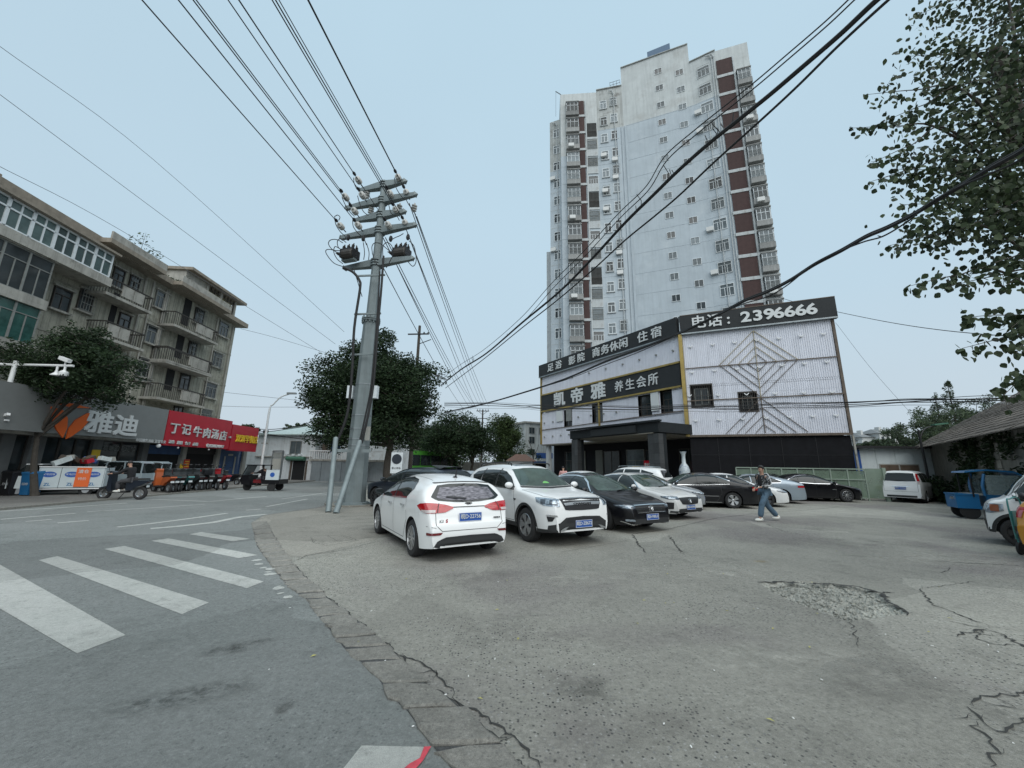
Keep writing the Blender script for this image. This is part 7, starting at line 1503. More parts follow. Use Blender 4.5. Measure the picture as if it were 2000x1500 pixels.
for sg in (1, -1): MB().tube(crom([(.2, sg*.60, 1.66), (.1, sg*.60, 1.73), (-.8, sg*.60, 1.745), (-1.6, sg*.58, 1.70)], 4), .018, 6).build('roof_rail', M['steel'], c.t)
p = AT(1866, 960, 27); simple_sedan(p, R(50), 'paint_white', 'white saloon tail showing between the shed and the blue tricycle')
# ---- right edge: mini electric car and a yellow taxi corner
th = R(178)
sp = dict(L=3.0, W=1.5, wb=2.0, fo=.45, R=.28, sill=.22, kc=.14, plan=.22, rplan=.2, crown=4.0, gap=.06, Wt=.17, rim=('alloy_dark', 5), top=[(1.5, .45), (1.49, .65), (1.44, .82), (1.33, .92), (1.12, 1.0), (.85, 1.35), (.6, 1.53), (.1, 1.58), (-.8, 1.58), (-1.2, 1.52), (-1.38, 1.2), (-1.48, .85), (-1.5, .5)], belt=[(1.5, .7), (1.1, .92), (0, .95), (-1.2, .98), (-1.5, .8)], low=lambda x: .34)
mp_ = G(1996, 1069); ml = place(mp_, R(132), 1.05, .67); mini = Car(sp, ml, R(132), 'paint_white', 'small white electric microcar with black roof trim at the right edge', 'microcar', name='microcar', ); c = mini; mini.t.scale = (.95, .95, 1.06)
c.side([([(.95, 1.12), (.72, 1.40), (.45, 1.48), (.1, 1.49), (-.35, 1.49)], [(.92, 1.0), (-.40, 1.0)]), ([(-.45, 1.49), (-.9, 1.48), (-1.12, 1.40)], [(-.48, 1.0), (-1.15, 1.02)])], [[(.95, .95), (.9, .35), (-.4, .35), (-.42, .97)]], [(-.25, .85)])
for m_ in 'LR':
    c.seam('window_surround', 'plastic', m_, [(1.0, .98), (.98, 1.15), (.76, 1.44), (.45, 1.53), (-.9, 1.53), (-1.2, 1.43), (-1.22, .99), (-.4, .965), (1.0, .965)], .06, .009)
    for cx in (c.fx, c.rx): A = [(cx+c.Ra*math.cos(t), .28+c.Ra*math.sin(t)) for t in np.linspace(0, math.pi, 18)]; B = [(cx+(c.Ra+.06)*math.cos(t), .28+(c.Ra+.06)*math.sin(t)) for t in np.linspace(0, math.pi, 18)]; c.grid('wheel_arch_trim', 'plastic', m_, [A, B], .008)
c.patch('windshield', 'windshield', 0, [(-.52, 1.45), (.52, 1.45)], [(-.60, 1.03), (.60, 1.03)], 10, 6, .006)
corners(c, 'headlight', 'headlight', [(1.18, .70, .86), (1.36, .58, .86), (1.44, .44, .84)], [(1.2, .71, .72), (1.37, .60, .66), (1.45, .44, .68)], off=.012); mm('lens_brown', (.25, .08, .04), .2, coat=1); corners(c, 'indicator_lens', 'lens_brown', [(1.25, .68, .84), (1.35, .58, .84)], [(1.26, .69, .70), (1.36, .60, .70)], off=.02, nu=4, nv=4)
c.patch('lower_intake', 'plastic', 0, [(-.4, .48), (.4, .48)], [(-.4, .34), (.4, .34)], 6, 2, .012); MB().box(-.9, .5, -.5, .5, 1.62, 1.66).build('roof_rack', M['black'], c.t); 
for x in (-.8, .4):
    for y in (-.48, .48): MB().bar((x, y, 1.5), (x, y, 1.63), .04, .04).build('rack_foot', M['black'], c.t)
c.mirror(.9, 1.02, 'black')
tx_ = Car(sp | dict(L=4.3, W=1.72, wb=2.6, fo=.85, R=.31, kc=.2, top=kia.sp['top'], belt=kia.sp['belt'], low=None), place(G(2016, 1092), R(-12), -2.08, .62), R(-12), 'paint_taxi', 'yellow car corner with a red tail light cut off by the right edge', name='hatchback'); c = tx_
for s_ in (1, -1): c.patch('tail_light', 'tail_red', 180-s_*40, sorted([(s_*ucoord(-1.85, .82, 140), 1.0), (s_*ucoord(-2.06, .60, 140), .98)]), sorted([(s_*ucoord(-1.88, .83, 140), .78), (s_*ucoord(-2.1, .60, 140), .78)]), 8, 5, .012)
c.side([([(1.02, .985), (.62, 1.22), (.28, 1.335), (-.14, 1.386)], [(.92, .955), (-.14, .985)]), ([(-.17, 1.386), (-.95, 1.36), (-1.22, 1.20)], [(-.17, .985), (-1.00, 1.03)])], []); c.patch('rear_window', 'auto_glass', 180, [(-.54, 1.275), (.54, 1.275)], [(-.66, 1.03), (.66, 1.03)], 10, 5, .006)
# ================================================================ TREES
def leaf_cloud(clumps, n, s, rng, droop=.2):
    """numpy leaf quads spread through clumps [(c, rx, ry, rz)]"""
    w = np.array([c[1]*c[2]*c[3] for c in clumps])**.66; w = w/w.sum(); k = rng.choice(len(clumps), n, p=w)
    cc = np.array([tuple(c[0]) for c in clumps])[k]; rr = np.array([(c[1], c[2], c[3]) for c in clumps])[k]
    d = rng.normal(size=(n, 3)); d /= np.linalg.norm(d, axis=1)[:, None]; rad = rng.random(n)**(1/2.2); P = cc+d*rr*rad[:, None]
    a = rng.normal(size=(n, 3)); a[:, 2] = a[:, 2]*.6-droop; a /= np.linalg.norm(a, axis=1)[:, None]
    b = np.cross(a, rng.normal(size=(n, 3))); b /= np.linalg.norm(b, axis=1)[:, None]+1e-9; L = (s*rng.uniform(.6, 1.35, n))[:, None]; W_ = L*.42
    V = np.stack([P-a*L, P-b*W_, P+a*L, P+b*W_], 1).reshape(-1, 3); F = np.arange(4*n).reshape(n, 4); return V, F
def np_mesh(name, V, F, m):
    me = bpy.data.meshes.new(name); n = len(F); me.vertices.add(len(V)); me.vertices.foreach_set('co', V.astype(np.float32).ravel()); me.loops.add(F.size); me.loops.foreach_set('vertex_index', F.astype(np.int32).ravel()); me.polygons.add(n); me.polygons.foreach_set('loop_start', np.arange(0, F.size, F.shape[1], dtype=np.int32)); me.update(calc_edges=True); me.materials.append(M[m]); return me
def tree(name, base, trunk, crown, label, leaf='leaf_dark', n=9000, s=.12, clumps=60, r0=.25, seed=1, bark='bark', limbs=9, group=None, shell=.8, core=.35, cs=1.0):
    """trunk: top offset of the bare trunk; crown: list of (offset, rx, ry, rz) masses"""
    rng = np.random.default_rng(seed); rd = random.Random(seed); t = empty(name, tuple(base), 0, label, 'tree', group); tp = Vector(trunk)
    mb = MB(); mid_ = tp*.5+Vector((rd.uniform(-.2, .2), 0, 0)); mb.tube(crom([(0, 0, -.05), tuple(mid_), tuple(tp)], 5), [r0*1.25]+[r0*(1-.45*i/10) for i in range(10)], 9)
    cl = []; vol = np.array([c[1]*c[2]*c[3] for c in crown]); vol = vol/vol.sum()
    for i in range(clumps):
        c = crown[int(rng.choice(len(crown), p=vol))]; d = rng.normal(size=3); d /= np.linalg.norm(d); q = (shell if rd.random() > core else rd.uniform(.1, .7))*rd.uniform(.8, 1.12)
        o_ = Vector(c[0])+Vector((d[0]*c[1]*q, d[1]*c[2]*q, d[2]*c[3]*q)); r_ = min(c[1], c[3])*rd.uniform(.18, .34)*cs; cl.append((o_, r_*1.15, r_*1.15, r_*.85))
    for i in range(limbs):
        c = cl[int(i*len(cl)/limbs)][0]; mid_ = tp.lerp(c, .5)+Vector((0, 0, rd.uniform(-.2, .5))); mb.tube(crom([tuple(tp-Vector((0, 0, rd.uniform(0, .4)*tp.z*.3))), tuple(mid_), tuple(c)], 4), [r0*.5]+[r0*.42*(1-.85*k/8) for k in range(8)], 6)
    mb.build('trunk', M[bark], t, smooth=True); tw_ = MB()
    for c in cl[::2]:
        for _ in range(3): e_ = c[0]+Vector((rd.uniform(-1, 1)*c[1], rd.uniform(-1, 1)*c[2], rd.uniform(-.8, 1)*c[3])); tw_.tube([tuple(c[0]), tuple(e_)], [.03, .008], 4)
    tw_.build('twigs', M[bark], t, kind='stuff'); V, F = leaf_cloud(cl, n, s, rng); link('crown', np_mesh('crown', V, F, leaf), None, t); return t
def T(px, Y): p = AT(px, 940, Y); p.z = 0; return p
def off(px, py, Y, base): return tuple(AT(px, py, Y)-base)
b0 = T(757, 29)
tree('street_tree', b0, (0, 0, 3.2), [(off(655, 745, 28.5, b0), 2.9, 2.6, 2.9), (off(735, 715, 29, b0), 3.6, 3, 2.8), (off(800, 745, 29, b0), 2.9, 2.6, 2.9), (off(665, 825, 28.5, b0), 3.5, 2.6, 2.2), (off(795, 825, 29, b0), 3.0, 2.6, 2.3), (off(735, 790, 29, b0), 4.2, 3, 3.6), (off(612, 790, 28.5, b0), 1.7, 1.6, 1.9)], 'broad dark green street tree standing behind the steel pole', n=78000, s=.115, clumps=240, r0=.34, seed=3, limbs=16, core=.5, cs=1.25)
for i, (px, Y, cy, r, h, lab, leaf, n) in enumerate(((880, 44, 856, 3.7, 3.2, 'round dark tree standing right of the green bus', 'leaf_dark', 17000), (922, 47, 862, 3.5, 3.0, 'dark tree between the round tree and the pointed ginkgo', 'leaf_dark', 15000), (845, 52, 866, 3.0, 2.6, 'dark tree just above the green bus', 'leaf_dark', 10000))):
    b1 = T(px, Y); tree('street_tree', b1, (0, 0, 1.8), [(off(px, cy, Y, b1), r, r, h), (off(px-10, cy-22, Y, b1), r*.6, r*.6, h*.6), (off(px+14, cy-12, Y, b1), r*.6, r*.6, h*.7)], lab, leaf, n=n, s=.14, clumps=80, seed=20+i, r0=.2, core=.6, cs=1.3)
b1 = T(987, 52); tree('ginkgo_tree', b1, (0, 0, 2.2), [(off(985, 870, 52, b1), 3.3, 2.6, 2.6), (off(985, 840, 52, b1), 2.5, 1.9, 2.5), (off(987, 815, 52, b1), .9, .9, 1.6), (off(968, 835, 52, b1), .8, .8, 1.3), (off(1010, 855, 52, b1), .9, .9, 1.6)], 'light green pointed tree left of the bathhouse', 'leaf_mid', n=20000, s=.13, clumps=120, seed=31, r0=.16, core=.6, cs=1.25)
b1 = T(1040, 46); t_ = empty('bare_tree', tuple(b1), 0, 'thin half bare crooked tree before the stained grey block', 'tree'); mb = MB(); mb.tube(crom([(0, 0, 0), (.1, 0, 2.2), (-.1, 0, 3.6), (-.5, 0, 4.6)], 4), [.13]*4+[.09]*4+[.04]*5, 6); mb.tube([(0, 0, 2.8), (.5, 0, 3.4), (.7, 0, 4.1)], .03, 5); mb.tube([(-.1, 0, 3.6), (-.7, 0, 3.9)], .03, 5); mb.build('trunk', M['bark'], t_); V, F = leaf_cloud([(Vector((-.2, 0, 3.2)), .7, .7, .4), (Vector((.7, 0, 2.6)), .5, .5, .4), (Vector((-1.2, 0, 2.4)), .9, .9, .8)], 700, .1, np.random.default_rng(4)); link('crown', np_mesh('crown', V, F, 'leaf_dark'), None, t_)
# shop-side tree
b2 = G(68, 971); Yt = b2.y
def q2(u, v, dy=0): return tuple(AT(*Z2(u, v), Yt+dy)-b2)
t_ = tree('shop_tree', b2, q2(285, 560), [(q2(560, 40), 1.9, 1.6, 1.5), (q2(800, 150), 1.5, 1.3, 1.35), (q2(330, 100), 1.6, 1.4, 1.5), (q2(600, 250), 1.8, 1.3, .7), (q2(700, -90), .95, 1, .95), (q2(520, -180), .7, .7, .7), (q2(520, 300), 1.0, 1.2, .5), (q2(850, 20), .8, .8, .9), (q2(180, 260), .7, .8, .6), (q2(860, 320), .7, .8, .45)], 'young dark tree on the pavement before the grey shop sign', n=34000, s=.066, cs=1.25, clumps=190, r0=.13, seed=8, limbs=12)
# near poplar at the right edge
rng = np.random.default_rng(12)
bp_ = Vector((10.2, 6.2, 0)); pop = empty('poplar_tree', tuple(bp_), 0, 'large poplar overhanging the top right corner with separate broad leaves', 'tree')
mb = MB(); mb.tube(crom([(0, 0, 0), (-.1, 0, 3), (-.2, .1, 6), (-.5, 0, 10)], 5), [.26]*5+[.2]*6+[.12]*5, 10); mb.build('trunk', M['bark'], pop, smooth=True)
tips = [((1690, 185), 5.6), ((1770, 110), 5.8), ((1665, 250), 5.6), ((1700, 320), 5.5), ((1700, 355), 5.5), ((1735, 480), 5.4), ((1770, 560), 5.3), ((1830, 470), 5.4), ((1880, 620), 5.2), ((1790, 30), 6.0), ((1850, 20), 6.2), ((1830, 130), 5.9), ((1800, 250), 5.6), ((1820, 350), 5.5), ((1900, 530), 5.3), ((1960, 560), 5.2), ((1920, 60), 6.3), ((1930, 200), 6.0), ((1900, 320), 5.7), ((1890, 420), 5.6), ((1990, 120), 6.3), ((1985, 300), 6.0), ((1975, 430), 5.7), ((1985, 690), 5.0), ((1975, 640), 5.1), ((1960, 20), 6.5), ((1755, 300), 5.6), ((1760, 400), 5.5), ((1870, 230), 5.8), ((2030, 210), 6.2), ((2040, 380), 5.9), ((1990, 510), 5.4), ((1845, 200), 5.8), ((1905, 130), 6.1), ((1960, 250), 6.0), ((1800, 180), 5.7), ((1995, 640), 5.1), ((1880, 680), 5.2), ((1960, 772), 4.9), ((1720, 240), 5.6), ((1740, 330), 5.6), ((1850, 300), 5.7), ((1930, 370), 5.7), ((1790, 450), 5.5), ((1850, 560), 5.3), ((2000, 20), 6.6), ((1870, 370), 5.7), ((1950, 470), 5.5), ((1780, 340), 5.6), ((1995, 740), 5.0)]
LP, LA = [], []; mb = MB()
rdp = random.Random(5)
for (px, py), Y in tips:
    e_ = AT(px, py, Y)-bp_; k = 1 if px < 1760 or py > 490 else 2; root_z = max(2.8, e_.z*.82+.3); s0 = Vector((-.2, 0, root_z)); 
    hub = AT(min(2060, px+170+rdp.uniform(-30, 60)), py-35+rdp.uniform(-60, 60), Y+.25)-bp_
    path = crom([tuple(s0), tuple(hub), tuple(hub.lerp(e_, .5)+Vector((0, 0, .07))), tuple(e_)], 6); n_ = len(path); mb.tube(path, [.028*(1-i/n_)**1.5+.003 for i in range(n_)], 5)
    dens_ = 50 if k == 1 else 120
    for i in range(dens_*k):
        t0 = rdp.betavariate(1.6, 1.2) if k == 2 else rdp.uniform(.45, 1); q = path[5+int(t0*(n_-6))]; sp_ = (.30 if k == 2 else .13)*(1.25-t0*.6)
        P = q+Vector((rdp.gauss(0, sp_), rdp.gauss(0, sp_), rdp.gauss(0, sp_*.9)-.03)); LP.append(P)
    for i in range(3): q = path[rdp.randint(6, n_-1)]; q2_ = q+Vector((rdp.gauss(0, .1), rdp.gauss(0, .1), rdp.gauss(0, .1))); mb.tube([tuple(q), tuple(q2_)], .003, 4); LP += [q2_+Vector((rdp.gauss(0, .03), 0, -.02)) for _ in range(3)]; LP.append(e_)
mb.build('branches', M['bark'], pop, smooth=True, kind='stuff')
lf = [(0, 0, 0), (.36, .22, 0.03), (.46, .52, .02), (.24, .86, 0), (0, 1.08, -.03), (-.24, .86, 0), (-.46, .52, .02), (-.36, .22, .03), (0, .5, -.05)]
lfF = [(0, 1, 8), (1, 2, 8), (2, 3, 8), (3, 4, 8), (4, 5, 8), (5, 6, 8), (6, 7, 8), (7, 0, 8)]
lfm = MB().add([(x, y, z) for x, y, z in lf], lfF).mesh('leaf', M['leaf_poplar'])
def leafrot(): return (R(-95)+rdp.gauss(0, .55), rdp.gauss(0, .5), rdp.uniform(0, 6.28))
LP.sort(key=lambda p: (p+bp_).length+rdp.uniform(0, .8)); 
for P in LP[:300]:
    o = bpy.data.objects.new('leaf', lfm); C.objects.link(o); o.parent = pop; o.location = P; o.rotation_euler = leafrot(); k = .088*rdp.uniform(.75, 1.25); o.scale = (k, k, k)
base = np.array(lf); nb2 = len(LP)-300; VV = np.empty((nb2, 9, 3)); 
from mathutils import Euler
for i, P in enumerate(LP[300:]):
    Rm = np.array(Euler(leafrot()).to_matrix()); VV[i] = (base*(.086*rdp.uniform(.7, 1.25))) @ Rm.T+np.array(P)
FF = (np.array(lfF)[None]+(np.arange(nb2)*9)[:, None, None]).reshape(-1, 3); o = link('foliage', np_mesh('foliage', VV.reshape(-1, 3), FF, 'leaf_poplar'), None, pop, kind='stuff'); print('poplar leaves', len(LP))
# conifers and trees behind the warehouse
def conifer(px, Y, top, base_y, w, label, seed, n=5000):
    b = T(px, Y); t = empty('conifer', tuple(b), 0, label, 'tree'); z1 = (AT(px, top, Y)-b).z; z0 = max(1, (AT(px, base_y, Y)-b).z); rd = random.Random(seed); cl = []; mb = MB().tube([(0, 0, 0), (0, 0, z1)], [.3, .03], 6); mb.build('trunk', M['bark'], t); H_ = z1-z0
    for i in range(90): f = rd.random()**1.3; a = rd.uniform(0, 6.28); r = w*(1-f)*rd.uniform(.4, 1)+.1; cl.append((Vector((math.cos(a)*r, math.sin(a)*r, z0+H_*f)), .55*(1-f)+.25, .55*(1-f)+.25, .4))
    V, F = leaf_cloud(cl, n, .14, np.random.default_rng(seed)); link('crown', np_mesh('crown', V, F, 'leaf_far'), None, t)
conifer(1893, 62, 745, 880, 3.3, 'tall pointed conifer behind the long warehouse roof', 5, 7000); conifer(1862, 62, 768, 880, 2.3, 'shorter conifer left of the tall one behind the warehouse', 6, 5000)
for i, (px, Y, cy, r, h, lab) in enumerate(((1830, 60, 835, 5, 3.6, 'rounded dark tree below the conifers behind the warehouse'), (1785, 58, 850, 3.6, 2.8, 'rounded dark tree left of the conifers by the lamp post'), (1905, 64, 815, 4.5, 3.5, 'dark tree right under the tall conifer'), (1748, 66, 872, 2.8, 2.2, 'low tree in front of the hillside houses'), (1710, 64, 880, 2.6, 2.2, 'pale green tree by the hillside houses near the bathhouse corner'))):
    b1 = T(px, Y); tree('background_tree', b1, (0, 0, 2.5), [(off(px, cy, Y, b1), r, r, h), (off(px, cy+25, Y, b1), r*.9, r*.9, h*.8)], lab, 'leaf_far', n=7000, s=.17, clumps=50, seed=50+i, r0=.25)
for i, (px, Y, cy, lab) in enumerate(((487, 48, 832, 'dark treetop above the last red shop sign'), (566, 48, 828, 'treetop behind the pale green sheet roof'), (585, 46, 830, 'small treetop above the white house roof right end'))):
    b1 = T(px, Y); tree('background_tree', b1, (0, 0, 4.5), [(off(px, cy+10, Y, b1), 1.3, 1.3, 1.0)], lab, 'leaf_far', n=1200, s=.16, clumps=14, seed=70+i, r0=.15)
# a low far tree belt down the street and a far row closing the horizon
def belt(pts, n, h, label_name, leafm, s, seed):
    cl = []; rd = random.Random(seed)
    for i in range(n): a, b_ = pts[rd.randint(0, len(pts)-1)]; p = a.lerp(b_, rd.random()); hh = h*rd.uniform(.45, 1.0); cl.append((Vector((p.x, p.y+rd.uniform(-3, 3), hh*.55)), rd.uniform(1.5, 3.5), rd.uniform(1.5, 3), hh*.55))
    V, F = leaf_cloud(cl, n*150, s, np.random.default_rng(seed)); link(label_name, np_mesh(label_name, V, F, leafm), None, None, kind='stuff')
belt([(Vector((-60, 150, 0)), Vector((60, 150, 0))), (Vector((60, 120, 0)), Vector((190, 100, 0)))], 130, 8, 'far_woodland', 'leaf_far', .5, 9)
# ================================================================ BACKGROUND BUILDINGS
def bldg(name, px0, px1, Y0, Y1, ytop, label, wall, roofm='old_trim', depth=8, wins=(), topY=None, roof_t=.25, cat='building'):
    P0 = T(px0, Y0); P1 = T(px1, Y1); t = empty(name, tuple(P0), 0, label, cat); F_ = Fac(P0, P1, t); z = AT(px0, ytop, Y0).z if topY is None else topY
    F_.put('wall', MB().box(0, F_.L, 0, depth, 0, z), M[wall]); F_.put('roof', MB().box(-.3, F_.L+.3, -.3, depth+.3, z, z+roof_t), M[roofm])
    for (u0, v0, u1, v1, g) in wins: a = F_.px(u0, v1); b_ = F_.px(u1, v0); window(F_, a[0], a[1], b_[0]-a[0], b_[1]-a[1], y=-.02, key='bg'+g, cols=2, trans=0, mt='win_old', glass=g)
    return t, F_, z
bldg('stained_block', 1025, 1075, 60, 62, 826, 'stained grey old block glimpsed left of the bathhouse', 'tower_stained', wins=((1033, 835, 1044, 847, 'dark_glass'), (1033, 853, 1044, 866, 'dark_glass'), (1033, 877, 1044, 888, 'dark_glass'), (1053, 836, 1060, 848, 'dark_glass')))
t_, F_, z_ = bldg('blue_awning_shop', 1046, 1070, 47, 47, 905, 'small shop with blue awning squeezed left of the bathhouse', 'black_panel', 'blue', 4); 
a = F_.px(1047, 892); b_ = F_.px(1062, 885); F_.put('blue_awning', MB().box(a[0], b_[0]+1, -.6, 0, a[1]-.2, b_[1]), M['blue'])
mm('roof_brown', (.11, .065, .05), .9, var=.2, vs=5)
kp = T(1017, 38); kt = empty('gate_kiosk', tuple(kp), 0, 'small pale kiosk with a brown hipped roof left of the bathhouse', 'kiosk'); MB().box(-1.1, 1.1, 0, 2, 0, 2.05).build('wall', M['white_wall'], kt); MB().add([(-1.5, -.4, 2.05), (1.5, -.4, 2.05), (1.5, 2.4, 2.05), (-1.5, 2.4, 2.05), (-.5, 1, 2.75), (.5, 1, 2.75)], [(0, 1, 5, 4), (1, 2, 5), (2, 3, 4, 5), (3, 0, 4), (0, 3, 2, 1)]).build('roof', M['roof_brown'], kt)
gw = empty('boundary_wall', tuple(T(925, 50)), 0, 'long grey panelled boundary wall under the street trees', 'wall'); F_ = Fac(T(858, 52), T(1010, 50), gw)
for i in range(int(F_.L/1.5)): F_.put('wall_panel', MB().box(i*1.5, i*1.5+1.42, 0, .15, 0, 2.0), M['concrete'])
bldg('grey_shed', 555, 640, 60, 62, 884, 'low pale building glimpsed beneath the broad dark tree', 'white_wall', depth=4); bldg('cream_block', 786, 880, 70, 72, 838, 'cream topped building hidden behind the street trees', 'old_trim', depth=8)
# white shed right of the bathhouse
sg_ = empty('white_shed', tuple(G(1700, 975)), 0, 'white panelled shed with a flat dark roof edge and patched window', 'building')
s0 = AT(1672, 975, 24.5); s1 = AT(1843, 975, 24.0); s0.z = s1.z = 0; SF = Fac(s0, s1, sg_); zr_ = SF.px(1760, 876)[1]; mm('shed_panel', (.60, .65, .65), .6, var=.07, vs=1.2, streak=.12, dirt=(.2, .22, .2), dirtamt=.4, ds=1.8)
def Z8(u, v): return (1640+u/3.947, 720+v/3.947)
xs_ = [SF.px(*Z8(u, 800))[0] for u in (120, 178, 300, 450, 590, 690, 760)]; xs_[-1] = SF.L-.1
for a, b_ in zip(xs_[1:-1], xs_[2:]): SF.put('wall_panel', MB().box(a+.01, b_-.01, 0, .1, 0.15, zr_), M['shed_panel'])
SF.put('dark_base', MB().box(xs_[0], xs_[-1]+.1, -.02, .12, 0, .15), M['rust']); SF.put('body', MB().box(xs_[0], xs_[-1], .1, 4, 0, zr_), M['shed_panel']); SF.put('roof_edge', MB().box(xs_[0]-.8, xs_[-1]+.9, -.5, 4.2, zr_, zr_+.12), M['black']); SF.put('corner_post', MB().box(xs_[-1], xs_[-1]+.15, -.05, .2, 0, zr_), M['rust'])
SF.put('blue_post', MB().box(xs_[0]-.1, xs_[1]-.02, -.05, .1, 1.4, zr_-.1), M['blue'])
a = SF.px(*Z8(320, 800)); b_ = SF.px(*Z8(600, 745)); mm('board_brown', (.12, .085, .06), .9, var=.3); SF.put('window_board', MB().box(a[0], (a[0]+b_[0])/2-.05, -.05, .02, a[1], b_[1]), M['board_brown']); SF.put('window_board', MB().box((a[0]+b_[0])/2+.05, b_[0], -.05, .02, a[1], b_[1]), M['board_brown']); SF.put('window_frame', MB().box(a[0]-.06, b_[0]+.06, -.03, .01, a[1]-1.6, b_[1]+.06), M['tile_white'])
SF.put('yellow_pipe', MB().box(xs_[1]+.5, xs_[2]+.6, -.35, -.15, .55, .75), M['gold']); SF.put('ledge', MB().box(xs_[1]+.3, xs_[3], -.4, -.1, .0, .42), M['white_wall'])
# green glass fence
gf = empty('glass_fence', tuple(G(1570, 972)), 0, 'green glass panel fence running behind the parked cars at the black wall', 'fence'); GP0 = AT(1440, 940, 24.2); GP1 = AT(1692, 940, 21.9); GP0.z = GP1.z = 0; GF = Fac(GP0, GP1, gf); mm('fence_glass', (.22, .29, .22), .25, alpha=.62, var=.2, vs=1.5); mm('fence_rail', (.27, .33, .27), .5); nn_ = 8; pw = GF.L/nn_
for i in range(nn_): GF.put('glass_panel', MB().box(i*pw+.04, i*pw+pw-.04, 0, .02, .15, 1.62), M['fence_glass'])
for i in range(nn_+1): GF.put('fence_post', MB().box(i*pw-.03, i*pw+.03, -.03, .05, 0, 1.72), M['fence_rail'])
for z in (.12, 1.1, 1.68): GF.put('fence_rail', MB().box(0, GF.L, -.05, -.01, z, z+.06), M['fence_rail'])
ge = GP1+Vector((.8, -.2, 0)); GF2 = Fac(GP1, ge, gf); GF2.put('glass_panel', MB().box(.05, GF2.L, 0, .02, .15, 1.75), M['fence_glass']); GF2.put('fence_post', MB().box(GF2.L, GF2.L+.15, -.03, .12, 0, 1.8), M['fence_rail'])
# warehouse with a long sloping tiled roof
W0 = AT(1812, 868, 27.5); W1 = AT(2001, 828, 17.5); wz = 3.3; w0 = G(1812, 868, z=wz); w1 = G(2003, 826, z=wz); print('warehouse', w0, w1); wd = (w1-w0); wd.z = 0; wd.normalize()
whs = empty('warehouse', (w0.x, w0.y, 0), 0, 'long stone warehouse with weathered tile roof and ivy covered wall', 'building'); WE0 = Vector((w0.x, w0.y, 0))-wd*.8; WE1 = Vector((w0.x, w0.y, 0))+wd*22; FW = Fac(WE0, WE1, whs)
def ww(u, v): return FW.px(*Z8(u, v))
mm('stone_wall', (.15, .145, .125), .95, var=.25, vs=3, dirt=(.05, .055, .04), dirtamt=.6, ds=2); mm('stone_block', (.20, .19, .165), .95, var=.2, vs=6, rnd=.35, bump=.4); mm('roof_tile', (.125, .105, .088), .95, var=.25, vs=2.5, dirt=(.055, .055, .045), dirtamt=.55, ds=1.2, rnd=.2)
FW.put('wall', MB().box(0, FW.L, .0, .4, 0, wz-.1), M['stone_wall'])
rdw = random.Random(3); sm = [MB().box(0, l_, -.05, .01, 0, .3).mesh('stone_block', M['stone_block']) for l_ in (.35, .45, .55)]
for r_ in range(9):
    x = ww(1180, 700)[0]+rdw.uniform(0, .3)
    while x < ww(1500, 700)[0]:
        k = rdw.randint(0, 2); 
        if rdw.random() < .55: o_ = FW.put('stone_block', sm[k], None, off=(x, rdw.uniform(-.02, .01), .1+r_*.34))
        x += (.35, .45, .55)[k]+.04
# roof: courses of tiles
Rr0 = 6.0; slope = math.radians(33); nrow = 26
tileN = int(FW.L/.9)
for r_ in range(nrow):
    y0 = -.7+r_*.26; z0 = wz-.25+(y0+.7)*math.tan(slope)
    mb = MB(); n_ = int((FW.L+1.5)/.42); 
    for i in range(n_):
        x = -.8+i*.42+(r_ % 2)*.2; dz = rdw.uniform(-.012, .012); mb.add([(x, y0, z0+dz), (x+.4, y0, z0+dz+rdw.uniform(-.01, .01)), (x+.4, y0+.3, z0+.3*math.tan(slope)-.03), (x, y0+.3, z0+.3*math.tan(slope)-.03), (x, y0, z0-.05), (x+.4, y0, z0-.05)], [(0, 1, 2, 3), (4, 5, 1, 0)])
    FW.put('tile_course', mb, M['roof_tile'], kind='stuff')
yR = -.7+nrow*.26; zR = wz-.25+(yR+.7)*math.tan(slope); FW.put('ridge', MB().box(-.9, FW.L+.5, yR-.1, yR+.2, zR-.1, zR+.12), M['win_old']); FW.put('gable', MB().add([(-.05, 0, wz-.2), (-.05, yR, zR-.3), (-.05, yR*2, wz-.2), (-.05, yR*2, 0), (-.05, 0, 0)], [(0, 1, 2, 3, 4)]), M['stone_wall'])
FW.put('back_roof', MB().add([(-.8, yR, zR), (FW.L, yR, zR), (FW.L, yR*2, wz-.2), (-.8, yR*2, wz-.2)], [(0, 1, 2, 3)]), M['roof_tile'])
cl = []; 
for i in range(60): u = rdw.uniform(870, 1480); v = rdw.uniform(600, 740) if rdw.random() < .6 else rdw.uniform(740, 860); x, z = ww(u, v); 
cl = [(Vector((ww(rdw.uniform(880, 1260), 700)[0] if rdw.random() < .7 else ww(rdw.uniform(1260, 1500), 700)[0], -.12, rdw.uniform(.3, 3.0))), .5, .12, .4) for _ in range(70)]+[(Vector((ww(rdw.uniform(790, 900), 820)[0], -.5, rdw.uniform(.2, 1.3))), .5, .4, .4) for _ in range(12)]
V, F = leaf_cloud(cl, 6500, .09, np.random.default_rng(77)); iv = link('ivy', np_mesh('ivy', V, F, 'leaf_ivy'), None, None, tuple(FW.P0), (0, 0, FW.rz)); tag(iv, 'dark ivy hanging over the stone warehouse wall', 'ivy')
